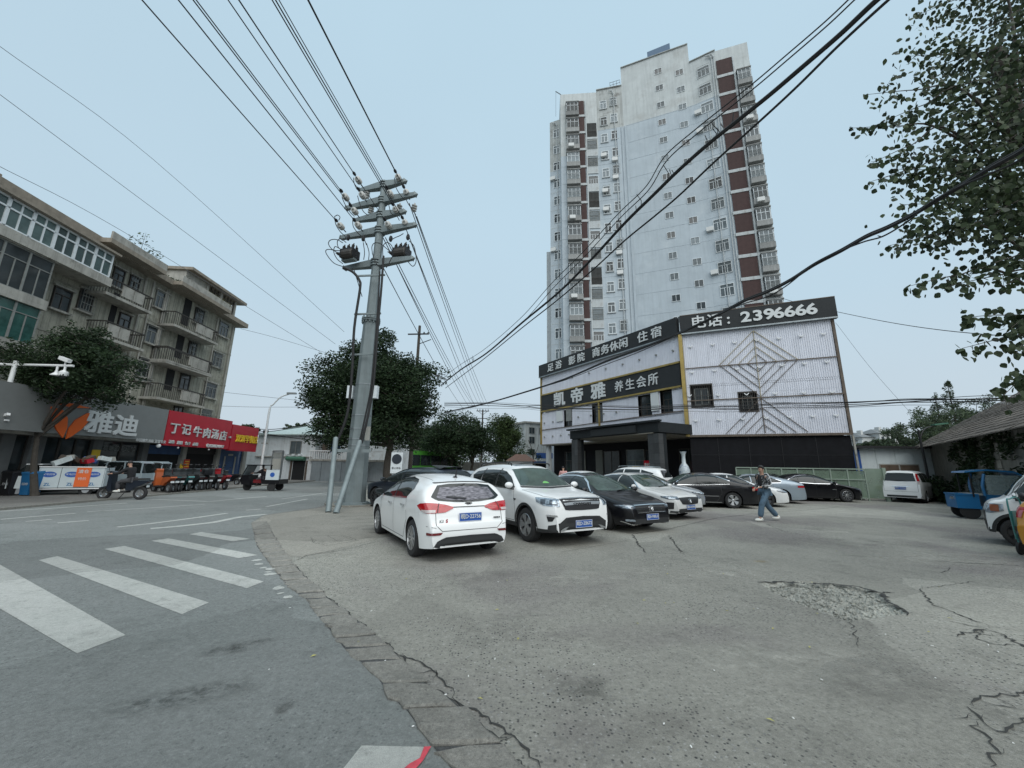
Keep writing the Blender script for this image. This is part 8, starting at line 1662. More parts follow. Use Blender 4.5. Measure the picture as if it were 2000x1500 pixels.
# hillside houses far right
hill = MB(); 
hp = [AT(1560, 905, 130), AT(1640, 888, 135), AT(1740, 880, 140), AT(1850, 885, 140), AT(1950, 905, 130)]
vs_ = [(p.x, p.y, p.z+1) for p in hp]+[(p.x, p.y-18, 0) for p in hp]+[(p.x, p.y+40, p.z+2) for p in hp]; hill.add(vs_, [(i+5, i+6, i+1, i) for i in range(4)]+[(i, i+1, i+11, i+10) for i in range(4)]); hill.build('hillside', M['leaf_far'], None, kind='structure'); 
mm('house_white', (.50, .51, .50), .8, var=.1); mm('house_roof', (.17, .18, .185), .8)
for i, (x0, x1, yt, yb, lab) in enumerate(((1668, 1690, 850, 878, 'small far house at the bathhouse corner on the hillside'), (1682, 1722, 843, 873, 'far white hillside house with grey hipped roof and balconies'), (1715, 1764, 836, 862, 'far wide hillside house with roof structures, highest of the group'), (1690, 1712, 862, 882, 'lowest far white house on the hillside'))):
    Y = 122-i*2; a = AT(x0, yt, Y); b_ = AT(x1, yb, Y); t_ = empty('hillside_house', (a.x, a.y, b_.z-3), 0, lab, 'house'); w = b_.x-a.x; h = a.z-b_.z+3; MB().box(0, w, 0, 8, 0, h*.78).build('wall', M['house_white'], t_); MB().add([(-.6, -.6, h*.78), (w+.6, -.6, h*.78), (w+.6, 8.6, h*.78), (-.6, 8.6, h*.78), (w*.2, 4, h), (w*.8, 4, h)], [(0, 1, 5, 4), (1, 2, 5), (2, 3, 4, 5), (3, 0, 4), (0, 3, 2, 1)]).build('roof', M['house_roof'], t_)
    for k in range(int(w/1.6)): MB().box(.5+k*1.6, 1.3+k*1.6, -.08, 0, h*.42, h*.62).build('window', M['dark_glass'], t_)
    MB().box(w*.3, w*.42, 2, 3.5, h*.8, h*1.08).build('chimney', M['house_white'], t_)
# ================================================================ BUS, SIGNS
by = 40; bb = AT(788, 940, by); bb.z = 0; bus = empty('city_bus', tuple(bb), 0, 'lime green city bus with red route display under the broad tree', 'bus'); mm('bus_green', (.09, .36, .05), .4, coat=.5); mm('bus_yellow', (.30, .40, .08), .4); mm('led_red', (.5, .02, .02), .5, emit=(1, .05, .05), es=1.5); mm('led_green', (.02, .5, .1), .5, emit=(.1, 1, .3), es=1)
MB().box(-2.9, -.1, 0, 2.5, .35, 2.85).build('front_body', M['bus_yellow'], bus); MB().box(-2.95, -.05, -.03, 2.5, 2.85, 3.1).build('roof_front', M['bus_green'], bus); MB().box(-2.7, -.3, -.03, -.0, 1.5, 2.8).build('windscreen', M['dark_glass'], bus)
MB().prism([(0, 0), (.05, 0), (4.0, 10), (4.0, 10.4), (-2.5, 10.4), (-2.5, 0)], .35, 3.05).build('side_body', M['bus_green'], bus, fix=True)
d_b = Vector((3.95, 10, 0)).normalized(); 
for k in range(5): a = Vector((.08, 0, 0))+d_b*(.6+k*2.0); b_ = a+d_b*1.85; nb_ = Vector((d_b.y, -d_b.x, 0))*.04; MB().bar(a+nb_+Vector((0, 0, 2.05)), b_+nb_+Vector((0, 0, 2.05)), .04, 1.1).build('side_window', M['dark_glass'], bus)
text('404', .42, M['led_red'], bus, (-1.9, -.08, 2.55), (0, 0, 0), ext=.01, bold=.01, name='route_display'); text('路', .3, M['led_green'], bus, (-1.15, -.08, 2.57), (0, 0, 0), ext=.01, name='route_display')
for x in (-2.3, -.6): MB().lathe([(.45, 0), (.45, .3)], 14, (x, .2, .45), axis='y').build('wheel', M['rubber'], bus)
np_ = AT(772, 940, 24); np_.z = 0; ns = empty('traffic_sign', tuple(np_), 0, 'round dark blue no stopping sign on a pale panel by the tree trunk', 'sign'); MB().tube([(0, .05, 0), (0, .05, 2.5)], .04, 8).build('post', M['galv'], ns); z_ = 1.6+(906-903)/750*24; MB().box(-.35, .35, -.02, .02, 1.05, 2.3).build('panel', M['win_white'], ns); MB().lathe([(.3, 0), (.3, .02)], 24, (0, -.045, 1.9), 'y').build('disc', M['paint_navy'], ns); text('禁止停车', .14, M['black'], ns, (0, -.03, 1.35), (0, 0, 0), ext=.002)
ib = AT(533, 960, 27); ib.z = 0; ibt = empty('bus_stop_board', tuple(ib), R(-15), 'tall framed notice board with a yellowed panel beside the black cargo tricycle', 'notice board')
for x in (-.42, .42): MB().box(x-.04, x+.04, -.05, .05, 0, 2.35).build('post', M['steel'], ibt)
MB().box(-.42, .42, -.05, .05, 2.3, 2.4).build('top_rail', M['steel'], ibt); MB().box(-.38, .38, -.02, .02, 1.15, 1.85).build('panel', M['tile_white'], ibt); MB().box(-.38, .38, -.02, .02, 1.9, 2.28).build('header', M['win_old'], ibt)
# ================================================================ PEOPLE
def skin_body(name, nodes, edges, m, parent, root, sub=1, smooth=True):
    me = bpy.data.meshes.new(name); keys = list(nodes); me.from_pydata([nodes[k][0] for k in keys], [(keys.index(a), keys.index(b_)) for a, b_ in edges], []); o = bpy.data.objects.new(name, me); C.objects.link(o); md = o.modifiers.new('s', 'SKIN'); sv = me.skin_vertices[0].data
    for i, k in enumerate(keys): r = nodes[k][1]; sv[i].radius = (r, r) if not isinstance(r, tuple) else r; sv[i].use_root = (k == root)
    md.branch_smoothing = .3; sd = o.modifiers.new('u', 'SUBSURF'); sd.levels = sub; dg = bpy.context.evaluated_depsgraph_get(); me2 = bpy.data.meshes.new_from_object(o.evaluated_get(dg)); bpy.data.objects.remove(o); me2.materials.clear(); me2.materials.append(M[m]); me2.polygons.foreach_set('use_smooth', [True]*len(me2.polygons)); return link(name, me2, None, parent)
def person(loc, th, J, label, top, legs, shoes, skin='skin', hair='hair', scale=1.0, hat=None, sleeve=True):
    """J: joints (x forward, y left, z up)"""
    t = empty('person', tuple(loc), th, label, 'person', scale=scale); V_ = lambda k: Vector(J[k])
    N = {}; E_ = []
    def nd(k, p, r): N[k] = (tuple(p), r)
    pel = (V_('hipL')+V_('hipR'))/2; ch = V_('chest'); nk = V_('neck'); hd = V_('head')
    nd('pel', pel, (.11, .09)); nd('belly', pel.lerp(ch, .5), (.115, .085)); nd('chest', ch, (.125, .09)); nd('neck', nk, .05); nd('jaw', nk.lerp(hd, .45), .062); E_ += [('pel', 'belly'), ('belly', 'chest'), ('chest', 'neck'), ('neck', 'jaw')]; nd('head', hd, (.078, .092)); nd('crown', hd+(hd-nk).normalized()*.085, .055); E_ += [('jaw', 'head'), ('head', 'crown')]
    for s_ in 'LR':
        nd('sh'+s_, J['sh'+s_], .058); nd('el'+s_, J['el'+s_], .042); nd('wr'+s_, J['wr'+s_], .028); E_ += [('chest', 'sh'+s_), ('sh'+s_, 'el'+s_), ('el'+s_, 'wr'+s_)]
        d = (V_('wr'+s_)-V_('el'+s_)).normalized(); pm_ = V_('wr'+s_)+d*.06; nd('pm'+s_, pm_, (.036, .02)); E_.append(('wr'+s_, 'pm'+s_)); sd_ = d.cross(Vector((0, 0, 1))); sd_ = sd_.normalized() if sd_.length > .1 else Vector((0, 1, 0))
        for i, ln in enumerate((.062, .074, .07, .055)): p1 = pm_+sd_*(i-1.5)*.018+d*.03; nd('f%d%s' % (i, s_), p1, .0095); nd('g%d%s' % (i, s_), p1+d*ln*.5+Vector((0, 0, -.008)), .0085); nd('h%d%s' % (i, s_), p1+d*ln*.85+Vector((0, 0, -.026)), .0075); E_ += [('pm'+s_, 'f%d%s' % (i, s_)), ('f%d%s' % (i, s_), 'g%d%s' % (i, s_)), ('g%d%s' % (i, s_), 'h%d%s' % (i, s_))]
        nd('t1'+s_, pm_-d*.015+sd_*.04, .011); nd('t2'+s_, pm_+d*.03+sd_*.052, .009); E_ += [('pm'+s_, 't1'+s_), ('t1'+s_, 't2'+s_)]
        nd('hp'+s_, J['hip'+s_], .085); nd('kn'+s_, J['kn'+s_], .055); nd('an'+s_, J['an'+s_], .038); E_ += [('pel', 'hp'+s_), ('hp'+s_, 'kn'+s_), ('kn'+s_, 'an'+s_)]; a_ = V_('an'+s_); nd('ft'+s_, a_+Vector((.06, 0, -.05)), .035); nd('to'+s_, a_+Vector((.15, 0, -.06)), .028); E_ += [('an'+s_, 'ft'+s_), ('ft'+s_, 'to'+s_)]
    body = skin_body('body', N, E_, skin, t, 'pel', 1)
    # clothes
    j = {'pel': (tuple(pel+Vector((0, 0, -.02))), (.155, .125)), 'belly': (tuple(pel.lerp(ch, .5)), (.16, .125)), 'chest': (tuple(ch), (.165, .125)), 'col': (tuple(ch.lerp(nk, .8)), .075)}; je = [('pel', 'belly'), ('belly', 'chest'), ('chest', 'col')]
    for s_ in 'LR': j['s'+s_] = (J['sh'+s_], .082); j['e'+s_] = (J['el'+s_], .064); w_ = V_('el'+s_).lerp(V_('wr'+s_), .92); j['w'+s_] = (tuple(w_), .046); je += [('chest', 's'+s_), ('s'+s_, 'e'+s_), ('e'+s_, 'w'+s_)]
    skin_body('jacket', j, je, top, t, 'pel', 1)
    l = {'pel': (tuple(pel+Vector((0, 0, -.03))), (.145, .12))}; le = []
    for s_ in 'LR': l['h'+s_] = (J['hip'+s_], .108); l['k'+s_] = (J['kn'+s_], .088); a_ = V_('kn'+s_).lerp(V_('an'+s_), .55); l['c'+s_] = (tuple(a_), .09); a2 = V_('kn'+s_).lerp(V_('an'+s_), .96); l['a'+s_] = (tuple(a2), .082); le += [('pel', 'h'+s_), ('h'+s_, 'k'+s_), ('k'+s_, 'c'+s_), ('c'+s_, 'a'+s_)]
    skin_body('trousers', l, le, legs, t, 'pel', 1)
    for s_ in 'LR': a_ = V_('an'+s_); mb = MB(); mb.ball((a_.x+.05, a_.y, a_.z-.045), .15, .055, .05, 12, 7); mb.ball((a_.x-.03, a_.y, a_.z-.02), .055, .05, .06, 10, 6); mb.build('shoe', M[shoes], t, smooth='all')
    f = Vector(J.get('face', (1, 0, 0))).normalized(); u = (hd-nk).normalized(); sdv = u.cross(f).normalized(); f = sdv.cross(u)
    mb = MB(); n_ = 12; hv = []
    hair_ = MB(); hair_.ball((0, 0, 0), .098, .088, .10, 14, 9); hm_ = hair_.mesh('hair', M[hair], 'all')
    for v_ in hm_.vertices:
        if v_.co.x > .03 and v_.co.z < .045: v_.co.x = .03
        if v_.co.z < -.03: v_.co.z = -.03-(v_.co.z+.03)*.2
    ho = link('hair', hm_, None, t, hd+u*.045-f*.012, Matrix((tuple(f), tuple(sdv), tuple(u))).transposed().to_euler())
    rt = Matrix((tuple(f), tuple(sdv), tuple(u))).transposed().to_euler()
    fb_ = MB(); fb_.add([(.0, -.012, -.03), (.0, .012, -.03), (.028, 0, -.028), (.0, 0, .02)], [(0, 2, 3), (2, 1, 3), (1, 0, 3), (0, 1, 2)]); link('nose', fb_.mesh('nose', M[skin]), None, t, hd+f*.085, rt)
    for sy in (-1, 1): link('eye', MB().ball((0, 0, 0), .006, .011, .006, 6, 5).mesh('eye', M['black']), None, t, hd+f*.084+sdv*sy*.03+u*.022, rt); link('ear', MB().ball((0, 0, 0), .018, .008, .028, 6, 5).mesh('ear', M[skin]), None, t, hd+sdv*sy*.082, rt)
    link('mouth', MB().box(-.004, .004, -.02, .02, -.003, .003).mesh('mouth', M['tail_dark']), None, t, hd+f*.078-u*.048, rt)
    return t
mm('jeans', (.075, .125, .175), .9, var=.3, vs=9, bump=.3, bs=20); mm('cloth_black', (.012, .012, .014), .9, var=.3); mm('cloth_brown', (.05, .042, .032), .9); mm('cloth_pink', (.55, .30, .28), .9); mm('cloth_grey', (.05, .05, .055), .9, var=.3); mm('shoe_white', (.62, .62, .58), .7)
def pattern_mat():
    m = mat('patterned_cloth', (.02, .02, .022), .9); t = m.node_tree; tcn = t.nodes.new('ShaderNodeTexCoord'); v = t.nodes.new('ShaderNodeTexNoise'); v.inputs['Scale'].default_value = 13; v.inputs['Detail'].default_value = 3; v.inputs['Distortion'].default_value = 2.5; r = t.nodes.new('ShaderNodeValToRGB'); r.color_ramp.elements[0].position = .53; r.color_ramp.elements[0].color = (.018, .018, .02, 1); r.color_ramp.elements[1].position = .58; r.color_ramp.elements[1].color = (.42, .42, .42, 1); t.links.new(tcn.outputs['Object'], v.inputs['Vector']); t.links.new(v.outputs['Fac'], r.inputs[0]); t.links.new(r.outputs[0], t.nodes['Principled BSDF'].inputs['Base Color']); M['patterned_cloth'] = m
pattern_mat()
walk = dict(hipL=(0, .09, .90), hipR=(0, -.09, .90), knL=(.24, .10, .50), anL=(.34, .10, .10), knR=(-.12, -.10, .48), anR=(-.44, -.10, .13), chest=(.02, 0, 1.30), neck=(.03, 0, 1.46), head=(.05, .01, 1.60), shL=(.0, .19, 1.40), shR=(.0, -.19, 1.40), elL=(.02, .27, 1.12), wrL=(.24, .14, 1.05), elR=(-.02, -.28, 1.12), wrR=(.20, -.16, 1.0), face=(1, .25, -.15))
pm_ = G(1500, 1018); man = person(pm_, R(188), walk, 'man in a black and white patterned jacket and wide jeans walking across the lot', 'patterned_cloth', 'jeans', 'shoe_white', scale=1.0)
for s_ in (1, -1): MB().tube(crom([(.02, s_*.10, 1.475), (.0, s_*.20, 1.475), (0, s_*.275, 1.36), (.01, s_*.325, 1.16), (.10, s_*.285, 1.09)], 5), .013, 5).build('white_stripe', M['text_white'], man, smooth=True)
MB().ball((.13, 0, 1.25), .06, .07, .2, 10, 8).build('black_shirt', M['cloth_black'], man, smooth='all')
stoop = dict(hipL=(0, .09, .92), hipR=(0, -.09, .92), knL=(.03, .1, .50), anL=(-.03, .1, .10), knR=(.0, -.1, .50), anR=(-.05, -.1, .10), chest=(.34, 0, 1.12), neck=(.46, 0, 1.10), head=(.56, 0, 1.02), shL=(.40, .18, 1.12), shR=(.40, -.18, 1.12), elL=(.46, .2, .85), wrL=(.50, .15, .62), elR=(.46, -.2, .85), wrR=(.50, -.15, .62), face=(.4, 0, -1))
pb_ = G(192, 962); person(pb_, R(100), stoop, 'person in a dark brown jacket bending forward beside the advert covered van', 'cloth_brown', 'cloth_black', 'cloth_black', scale=.95)
pk = T(1100, 24); person(pk, R(60), dict(walk, anL=(.12, .1, .1), knL=(.1, .1, .5), knR=(-.02, -.1, .5), anR=(-.12, -.1, .1)), 'person in a pink top near the bathhouse, seen above the car roofs', 'cloth_pink', 'cloth_black', 'cloth_black', scale=.93)
# ================================================================ SCOOTERS
mm('seat_black', (.02, .02, .02), .7); mm('scoot_grey', (.13, .14, .13), .5); mm('scoot_dark', (.035, .04, .042), .4)
def scooter_meshes():
    S_ = {}
    S_['wheel'] = MB().lathe([(.14, .04), (.2, .055), (.235, .03), (.24, 0), (.235, -.03), (.2, -.055), (.14, -.04)], 18, axis='y', cap=False).mesh('wheel', M['rubber'], True)
    S_['rim'] = (lambda mb: [mb.bar((0, 0, 0), (.15*math.cos(a), 0, .15*math.sin(a)), .03, .03, up=(0, 1, 0)) for a in np.linspace(0, 6.28, 6)[:-1]] and mb.lathe([(.15, .035), (.13, .03), (.13, -.03), (.15, -.035)], 16, axis='y', cap=False))(MB()).mesh('rim', M['alloy'], True)
    b = MB(); b.prism_y([(-.60, .52), (-.86, .68), (-.84, .73), (-.30, .71), (-.12, .62), (-.12, .36), (-.30, .34), (-.42, .46)], -.115, .115); S_['rear_body'] = b
    b = MB(); b.prism_y([(.40, .28), (.34, .30), (.41, .90), (.40, 1.02), (.47, 1.06), (.58, .93), (.52, .86), (.52, .60), (.47, .34)], -.13, .13); S_['front_shield'] = b
    b = MB(); b.prism_y([(-.15, .26), (-.15, .33), (.40, .33), (.44, .26)], -.13, .13); S_['footboard'] = b
    b = MB(); b.prism_y([(-.76, .74), (-.74, .80), (-.45, .80), (-.28, .77), (-.08, .76), (-.08, .70), (-.40, .72)], -.12, .12); S_['seat'] = b
    b = MB(); b.prism_y([(.44, .28), (.46, .46), (.60, .50), (.78, .46), (.84, .36), (.78, .42), (.6, .45)], -.06, .06); S_['front_fender'] = b
    b = MB(); b.tube([(.44, -.32, 1.03), (.50, -.12, 1.05), (.50, .12, 1.05), (.44, .32, 1.03)], .016, 6); b.tube([(.50, 0, 1.05), (.60, 0, .5)], .022, 6); b.tube([(.60, .07, .5), (.64, .07, .24)], .018, 6); b.tube([(.60, -.07, .5), (.64, -.07, .24)], .018, 6); S_['handlebar'] = b
    return S_
SCM = scooter_meshes(); _sm = {}
def scooter(loc, th, paint_, label, group='electric scooters parked in a row before the shops', box=False, cover=None, scale=1.0, name='scooter', windsh=False, shape=0):
    t = empty(name, tuple(loc), th, label, 'scooter', group, scale=scale)
    for k, m_ in (('rear_body', paint_), ('front_shield', paint_ if paint_ in ('paint_orange', 'paint_navy', 'paint_red') else 'scoot_dark'), ('footboard', 'seat_black'), ('seat', 'seat_black'), ('front_fender', paint_), ('handlebar', 'seat_black')):
        kk = (k, m_); _sm.setdefault(kk, SCM[k].mesh(k, M[m_])); link(k, _sm[kk], None, t)
    for x in (.64, -.58): o = link('wheel', SCM['wheel'], None, t, (x, 0, .24)); link('rim', SCM['rim'], None, o)
    for k, mk in (('headlight', lambda: MB().ball((.545, 0, .93), .05, .09, .05, 10, 6).mesh('headlight', M['headlight'], 'all')), ('tail_light', lambda: MB().box(-.80, -.76, -.07, .07, .62, .68).mesh('tail_light', M['tail_dark'])), ('number_plate', lambda: MB().box(-.80, -.79, -.07, .07, .46, .54).mesh('number_plate', M['win_white']))):
        if k not in _sm: _sm[k] = mk()
        link(k, _sm[k], None, t)
    for sy in (-1, 1):
        if ('mir', sy) not in _sm: mb = MB(); mb.tube([(.48, sy*.2, 1.05), (.46, sy*.27, 1.2)], .008, 5); mb.ball((.45, sy*.29, 1.24), .015, .06, .04, 8, 5); _sm[('mir', sy)] = mb.mesh('mirror', M['black'])
        link('mirror', _sm[('mir', sy)], None, t)
    MB().bar((-.1, .1, .26), (-.02, .22, .02), .02, .02).build('side_stand', M['iron'], t)
    if box: MB().box(-1.0, -.70, -.16, .16, .78, 1.0).build('tail_box', M[paint_], t)
    return t
row = [('paint_orange', 'orange and grey scooter, first and nearest of the parked row'), ('paint_dgreen', 'dark scooter immediately behind the orange one'), ('scoot_dark', 'grey scooter third in the parked row from the orange one'), ('paint_teal', 'teal scooter in the middle of the parked row'), ('scoot_dark', 'dark scooter right after the teal one'), ('paint_black', 'black scooter in the parked row between green and grey ones'), ('scoot_grey', 'grey scooter near the far end of the row before the red one'), ('scoot_dark', 'dark scooter last but one in the parked row, beside the red one'), ('paint_red', 'red motor scooter at the far end of the parked row')]
for i, (m_, lab) in enumerate(row):
    px = 318+i*14.2; p = G(px-4, 963-i*.9) ; scooter(p, R(148+random.uniform(-8, 8)), m_, lab, box=(i == 5), scale=1.12)
for px, lab in ((420, 'small dark bicycle-like scooter leaning by the blue roller door'), (448, 'small dark scooter standing right of the blue roller door')): scooter(AT(px, 950, 27.5) .xy.to_3d(), R(170), 'paint_black', lab, None, scale=.95)
rp = G(238, 976); rt_ = R(188); scooter(rp, rt_, 'paint_navy', 'dark scooter being ridden along the road by a person in black', None, scale=1.08)
ride = dict(hipL=(-.22, .1, .82), hipR=(-.22, -.1, .82), knL=(.18, .14, .72), anL=(.12, .14, .40), knR=(.18, -.14, .72), anR=(.12, -.14, .40), chest=(-.10, 0, 1.20), neck=(-.06, 0, 1.36), head=(-.02, 0, 1.48), shL=(-.1, .19, 1.30), shR=(-.1, -.19, 1.30), elL=(.12, .26, 1.10), wrL=(.38, .28, 1.08), elR=(.12, -.26, 1.10), wrR=(.38, -.28, 1.08), face=(1, 0, -.1))
person(rp, rt_, ride, 'person in dark clothes riding the dark scooter on the road', 'cloth_black', 'cloth_grey', 'shoe_white', scale=.97)
# ---- adverts van, bins, small grey vans
vp0 = G(126, 967); van = empty('cargo_tricycle', tuple(vp0), R(212), 'small cargo vehicle with white advert panels and scrap piled on top', 'cargo tricycle'); van.scale = (.86,)*3
mm('advert_white', (.50, .56, .58), .6, var=.06); MB().box(-1.5, .9, -.72, .72, .28, .42).build('chassis', M['black'], van)
for k in range(3): x0 = -1.5+k*.8; o = MB().box(x0+.01, x0+.79, .72, .75, .42, 1.42).build('advert_panel', M['advert_white'], van); MB().lathe([(.26, 0), (.26, .008)], 24, (0, 0, 0), 'y').build('oval_logo', M['plate_blue'], o, loc=(x0+.4, .752, 1.08)).scale = (1, 1, .55); text('家电回收', .11, M['text_white'], o, (x0+.4, .765, 1.08), (0, 0, math.pi), ext=.001); text('ZL', .2, M['paint_blue'], o, (x0+.4, .757, .58), (0, 0, math.pi), ext=.001, bold=.004)
MB().box(-1.53, -1.50, -.72, .72, .42, 1.42).build('rear_panel', M['advert_white'], van); MB().box(.1, .13, -.72, .72, .42, 1.42).build('front_panel', M['advert_white'], van) if False else None
o = MB().box(-1.0, -.45, .765, .785, .45, 1.45).build('red_poster', M['orange'], van); text('清仓', .2, M['text_white'], o, (-.72, .79, 1.22), (0, 0, math.pi), ext=.001, bold=.003); text('特价', .16, M['text_white'], o, (-.72, .79, .85), (0, 0, math.pi), ext=.001)
for z in (.36, 1.46): MB().bar((-1.55, .77, z), (.9, .77, z), .05, .05).build('rail', M['white'], van)
MB().box(.9, 1.9, -.65, .65, .4, 1.0).build('cab_lower', M['shed_panel'], van); MB().prism_y([(.9, 1.0), (.9, 1.55), (1.35, 1.55), (1.85, 1.0)], -.63, .63).build('cab_glass', M['auto_glass'], van); MB().box(.85, 1.4, -.66, .66, 1.55, 1.6).build('cab_roof', M['white'], van)
for x, y in ((-.9, .6), (-.9, -.6), (1.5, .5), (1.5, -.5)): o = MB().lathe([(.12, .06), (.27, .06), (.27, -.06), (.12, -.06)], 16, axis='y').build('wheel', M['rubber'], van, loc=(x, y, .27)); MB().lathe([(.14, -.065), (.14, .065)], 12, axis='y').build('rim', M['alloy'], o)
rs = random.Random(9); scl = ['red_sign', 'shed_panel', 'board_brown', 'tile_white', 'blue', 'shed_panel', 'rust', 'tile_white', 'board_brown']
for i, m_ in enumerate(scl):
    c_ = Vector((rs.uniform(-1.2, .4), rs.uniform(-.2, .5), 1.5+rs.uniform(0, .2))); w = rs.uniform(.2, .45); o = MB().box(-w, w, -.12, .12, -.09, .1).build('scrap_piece', M[m_], None, loc=tuple(van.location+Matrix.Rotation(R(212), 3, 'Z') @ c_), rot=(rs.uniform(-.4, .4), rs.uniform(-.5, .5), rs.uniform(0, 3))); tag(o, 'piece of scrap lying in the pile on the advert covered vehicle', 'scrap', 'scrap pieces piled on the advert vehicle')
for px, m_, lab, tx_c in ((56, 'paint_blue', 'blue wheeled litter bin left of the young pavement tree', '可回收物'), (18, 'black', 'black wheeled litter bin at the left edge beside the blue one', '其他垃圾'), (-22, 'black', 'black wheeled bin cut off by the left edge', '其他垃圾')):
    p = G(px, 970); t_ = empty('wheelie_bin', tuple(p), R(-8), lab, 'bin', 'bins on the pavement'); t_.scale = (.72, .62, 1.05); 
    MB().add([(-.3, -.32, .08), (.3, -.32, .08), (.3, .32, .08), (-.3, .32, .08), (-.37, -.4, .92), (.37, -.4, .92), (.37, .4, .92), (-.37, .4, .92)], [(0, 3, 2, 1), (4, 5, 6, 7), (0, 1, 5, 4), (1, 2, 6, 5), (2, 3, 7, 6), (3, 0, 4, 7)]).build('body', M[m_], t_); MB().add([(-.4, -.44, .92), (.4, -.44, .92), (.4, .42, .92), (-.4, .42, .92), (-.38, -.4, .98), (.38, -.4, .98), (.38, .42, 1.05), (-.38, .42, 1.05)], [(0, 3, 2, 1), (4, 5, 6, 7), (0, 1, 5, 4), (1, 2, 6, 5), (2, 3, 7, 6), (3, 0, 4, 7)]).build('lid', M[m_], t_)
    for x in (-.28, .28): MB().lathe([(.1, -.03), (.1, .03)], 12, (x, .3, .1), 'x').build('wheel', M['rubber'], t_)
    text(tx_c, .11, M['text_white'], t_, (0, -.385, .5), (R(-5), 0, 0), ext=.001)
def minivan(px, Y, th, label):
    p = AT(px, 950, Y); p.z = 0; t = empty('electric_minivan', tuple(p), th, label, 'minivan', None); t.scale = (.95,)*3
    MB().prism_y([(-1.2, .3), (-1.2, .95), (.95, .98), (1.15, .85), (1.2, .35), (1.1, .3)], -.6, .6).build('lower_body', M['paint_lgrey'], t); MB().prism_y([(-1.15, .96), (-1.05, 1.5), (-.9, 1.58), (.35, 1.58), (.6, 1.45), (.92, .98)], -.55, .55).build('cabin_glass', M['auto_glass'], t)
    MB().prism_y([(-1.12, 1.5), (-.95, 1.62), (.4, 1.62), (.68, 1.45), (.6, 1.45), (.35, 1.56), (-.9, 1.56)], -.58, .58).build('roof', M['paint_lgrey'], t)
    for x in (-1.12, -.3, .5): 
        for sy in (-1, 1): MB().bar((x+.12 if x > 0 else x, sy*.57, .95), (x, sy*.57, 1.55), .06, .05).build('pillar', M['paint_lgrey'], t)
    for x in (-.8, .8):
        for sy in (-1, 1): MB().lathe([(.27, -.07), (.27, .07)], 14, (x, sy*.55, .27), 'y').build('wheel', M['rubber'], t)
    for sy in (-1, 1): MB().ball((1.15, sy*.42, .72), .06, .1, .08, 8, 6).build('headlight', M['headlight'], t, smooth='all')
minivan(236, 21.5, R(195), 'pale grey-blue minivan behind the rider, left of its twin'); minivan(272, 22.5, R(200), 'pale grey-blue minivan before the blue half shutter, right of its twin')
p = G(205, 962); scooter(p, R(150), 'scoot_grey', 'grey scooter with a lilac cover just left of the rider', None, scale=1.0)
MB()
# ---- black cargo tricycle with windscreen
p = G(507, 958); bt = empty('cargo_tricycle', tuple(p), R(182), 'black cargo tricycle with a windscreen and a white box panel by the notice board', 'cargo tricycle'); bt.scale = (.86,)*3
MB().prism_y([(.35, .35), (.95, .4), (1.08, .7), (.98, 1.0), (.55, 1.0), (.45, .6)], -.5, .5).build('front_shell', M['paint_black'], bt); MB().prism_y([(.98, 1.0), (.72, 1.62), (.66, 1.62), (.90, 1.0)], -.48, .48).build('windscreen', M['win_glass'], bt); MB().box(-.35, .78, -.52, .52, 1.62, 1.68).build('roof', M['paint_black'], bt)
for sy in (-1, 1): MB().bar((-.3, sy*.48, .6), (-.3, sy*.48, 1.62), .05, .05).build('roof_post', M['paint_black'], bt); MB().bar((.96, sy*.48, 1.0), (.70, sy*.48, 1.62), .05, .05).build('roof_post', M['paint_black'], bt)
MB().box(-.3, .3, -.35, .35, .5, .72).build('seat', M['tail_dark'], bt); MB().box(-1.5, -.35, -.55, .55, .45, .75).build('cargo_bed', M['paint_black'], bt); o = MB().box(-1.45, -.6, .56, .59, .72, 1.35).build('white_board', M['advert_white'], bt); MB().lathe([(.15, 0), (.15, .01)], 20, (-1.02, .59, 1.05), 'y').build('blue_disc', M['plate_blue'], o)
for x, y in ((.85, 0), (-1.0, .48), (-1.0, -.48)): o = MB().lathe([(.15, .05), (.26, .05), (.26, -.05), (.15, -.05)], 16, axis='y').build('wheel', M['rubber'], bt, loc=(x, y, .26)); MB().lathe([(.15, -.04), (.15, .04)], 12, axis='y').build('rim', M['alloy_dark'], o)
for sy in (-.3, .3): MB().ball((1.05, sy, .8), .05, .09, .09, 10, 7).build('headlight', M['headlight'], bt, smooth='all')
person(p, R(182), dict(ride, hipL=(-.1, .1, .78), hipR=(-.1, -.1, .78)), 'driver in dark clothes sitting in the black cargo tricycle', 'cloth_black', 'cloth_grey', 'cloth_black', scale=.9)
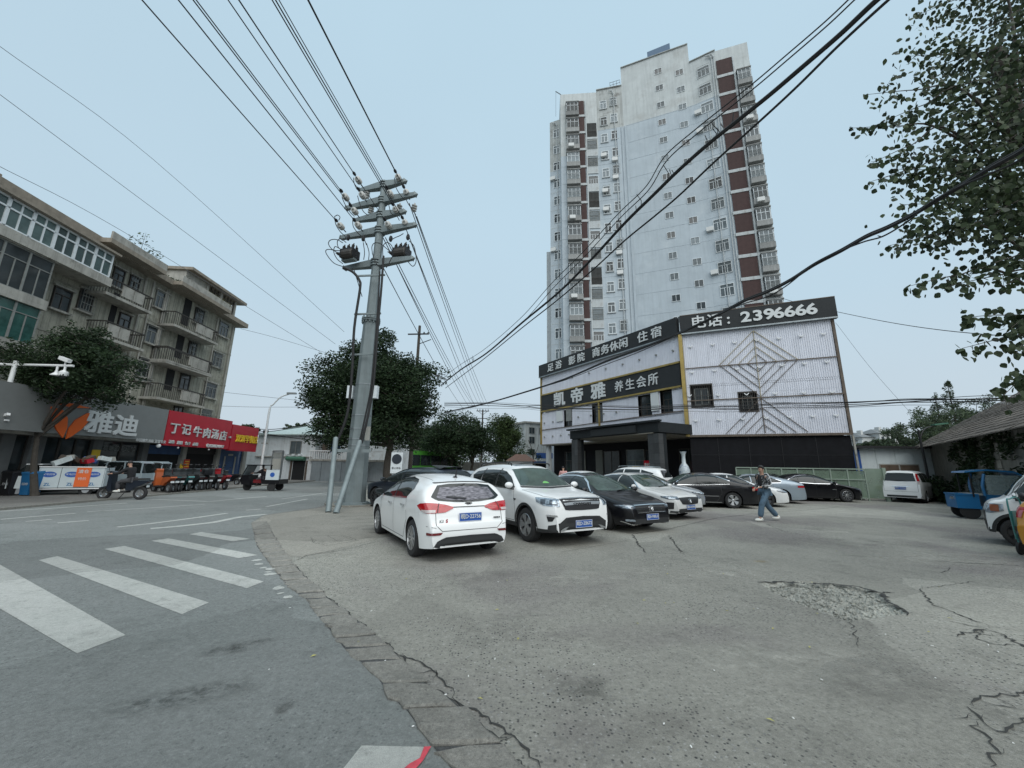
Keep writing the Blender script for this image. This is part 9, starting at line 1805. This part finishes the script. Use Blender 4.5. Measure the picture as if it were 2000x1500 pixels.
# ---- blue tricycle at the right
p = AT(1912, 1005, 14.4); p.z = 0; b3 = empty('passenger_tricycle', tuple(p), R(-30), 'blue tricycle with curved canopy, clear side sheet and open rear bed', 'tricycle'); b3.scale = (.9,)*3; mm('clear_sheet', (.35, .42, .42), .15, alpha=.35)
MB().box(-.70, -.05, -.46, .46, .40, .92).build('cargo_bed', M['paint_blue'], b3); MB().box(-.72, -.05, -.48, .48, .91, .97).build('bed_rim', M['paint_blue'], b3)
MB().prism_y([(-.05, .38), (-.05, .5), (.15, .5), (.15, .95), (1.0, .95), (1.3, .8), (1.35, .4), (1.2, .32)], -.45, .45).build('cab_body', M['paint_blue'], b3)
MB().prism_y([(-.35, 1.78), (-.32, 1.83), (.3, 1.92), (1.0, 1.86), (1.25, 1.68), (1.22, 1.64), (.98, 1.80), (.3, 1.87)], -.55, .55).build('canopy', M['paint_blue'], b3)
for sy in (-1, 1):
    MB().tube(crom([(.12, sy*.47, .9), (.1, sy*.5, 1.3), (.2, sy*.5, 1.75)], 4), .045, 6).build('canopy_post', M['paint_blue'], b3); MB().bar((-.2, sy*.5, .85), (-.2, sy*.5, 1.74), .04, .04).build('rear_post', M['iron'], b3); MB().box(.2, 1.1, sy*.50-.004, sy*.50+.004, .95, 1.7).build('clear_sheet', M['clear_sheet'], b3)
MB().prism_y([(1.28, .8), (1.1, 1.7), (1.07, 1.7), (1.24, .8)], -.45, .45).build('windscreen', M['win_glass'], b3); MB().box(-.73, -.70, -.35, -.05, .74, .84).build('tail_lamp', M['headlight'], b3)
for sy in (-.38, .38): o = MB().lathe([(.17, .05), (.28, .05), (.28, -.05), (.17, -.05)], 18, axis='y').build('wheel', M['rubber'], b3, loc=(-.35, sy, .28)); MB().lathe([(.16, -.04), (.16, .04)], 12, axis='y').build('rim', M['alloy'], o)
o = MB().lathe([(.17, .04), (.27, .04), (.27, -.04), (.17, -.04)], 18, axis='y').build('wheel', M['rubber'], b3, loc=(1.15, 0, .27)); MB().bar((1.15, 0, .27), (1.2, 0, .7), .08, .08).build('fork', M['iron'], b3); MB().box(-.3, .1, -.42, .42, .92, .98).build('seat_back', M['tile_white'], b3)
# green trolley handle before the microcar
p = AT(1992, 1040, 8.3); p.z = 0; gt = empty('handcart', tuple(p), R(20), 'green tubular handcart frame in front of the white microcar', 'handcart'); MB().tube(crom([(-.2, 0, .3), (-.22, 0, 1.0), (-.1, 0, 1.08), (.3, 0, 1.05), (.35, 0, .3)], 5), .014, 6).build('frame', M['paint_teal'], gt); MB().box(-.2, .35, -.03, .0, .55, .85).build('front_panel', M['paint_teal'], gt)
for x in (-.15, .3): MB().lathe([(.12, -.02), (.12, .02)], 12, (x, 0, .12), 'y').build('wheel', M['rubber'], gt); MB().bar((x, 0, .12), (x, 0, .4), .02, .02).build('leg', M['paint_teal'], gt)
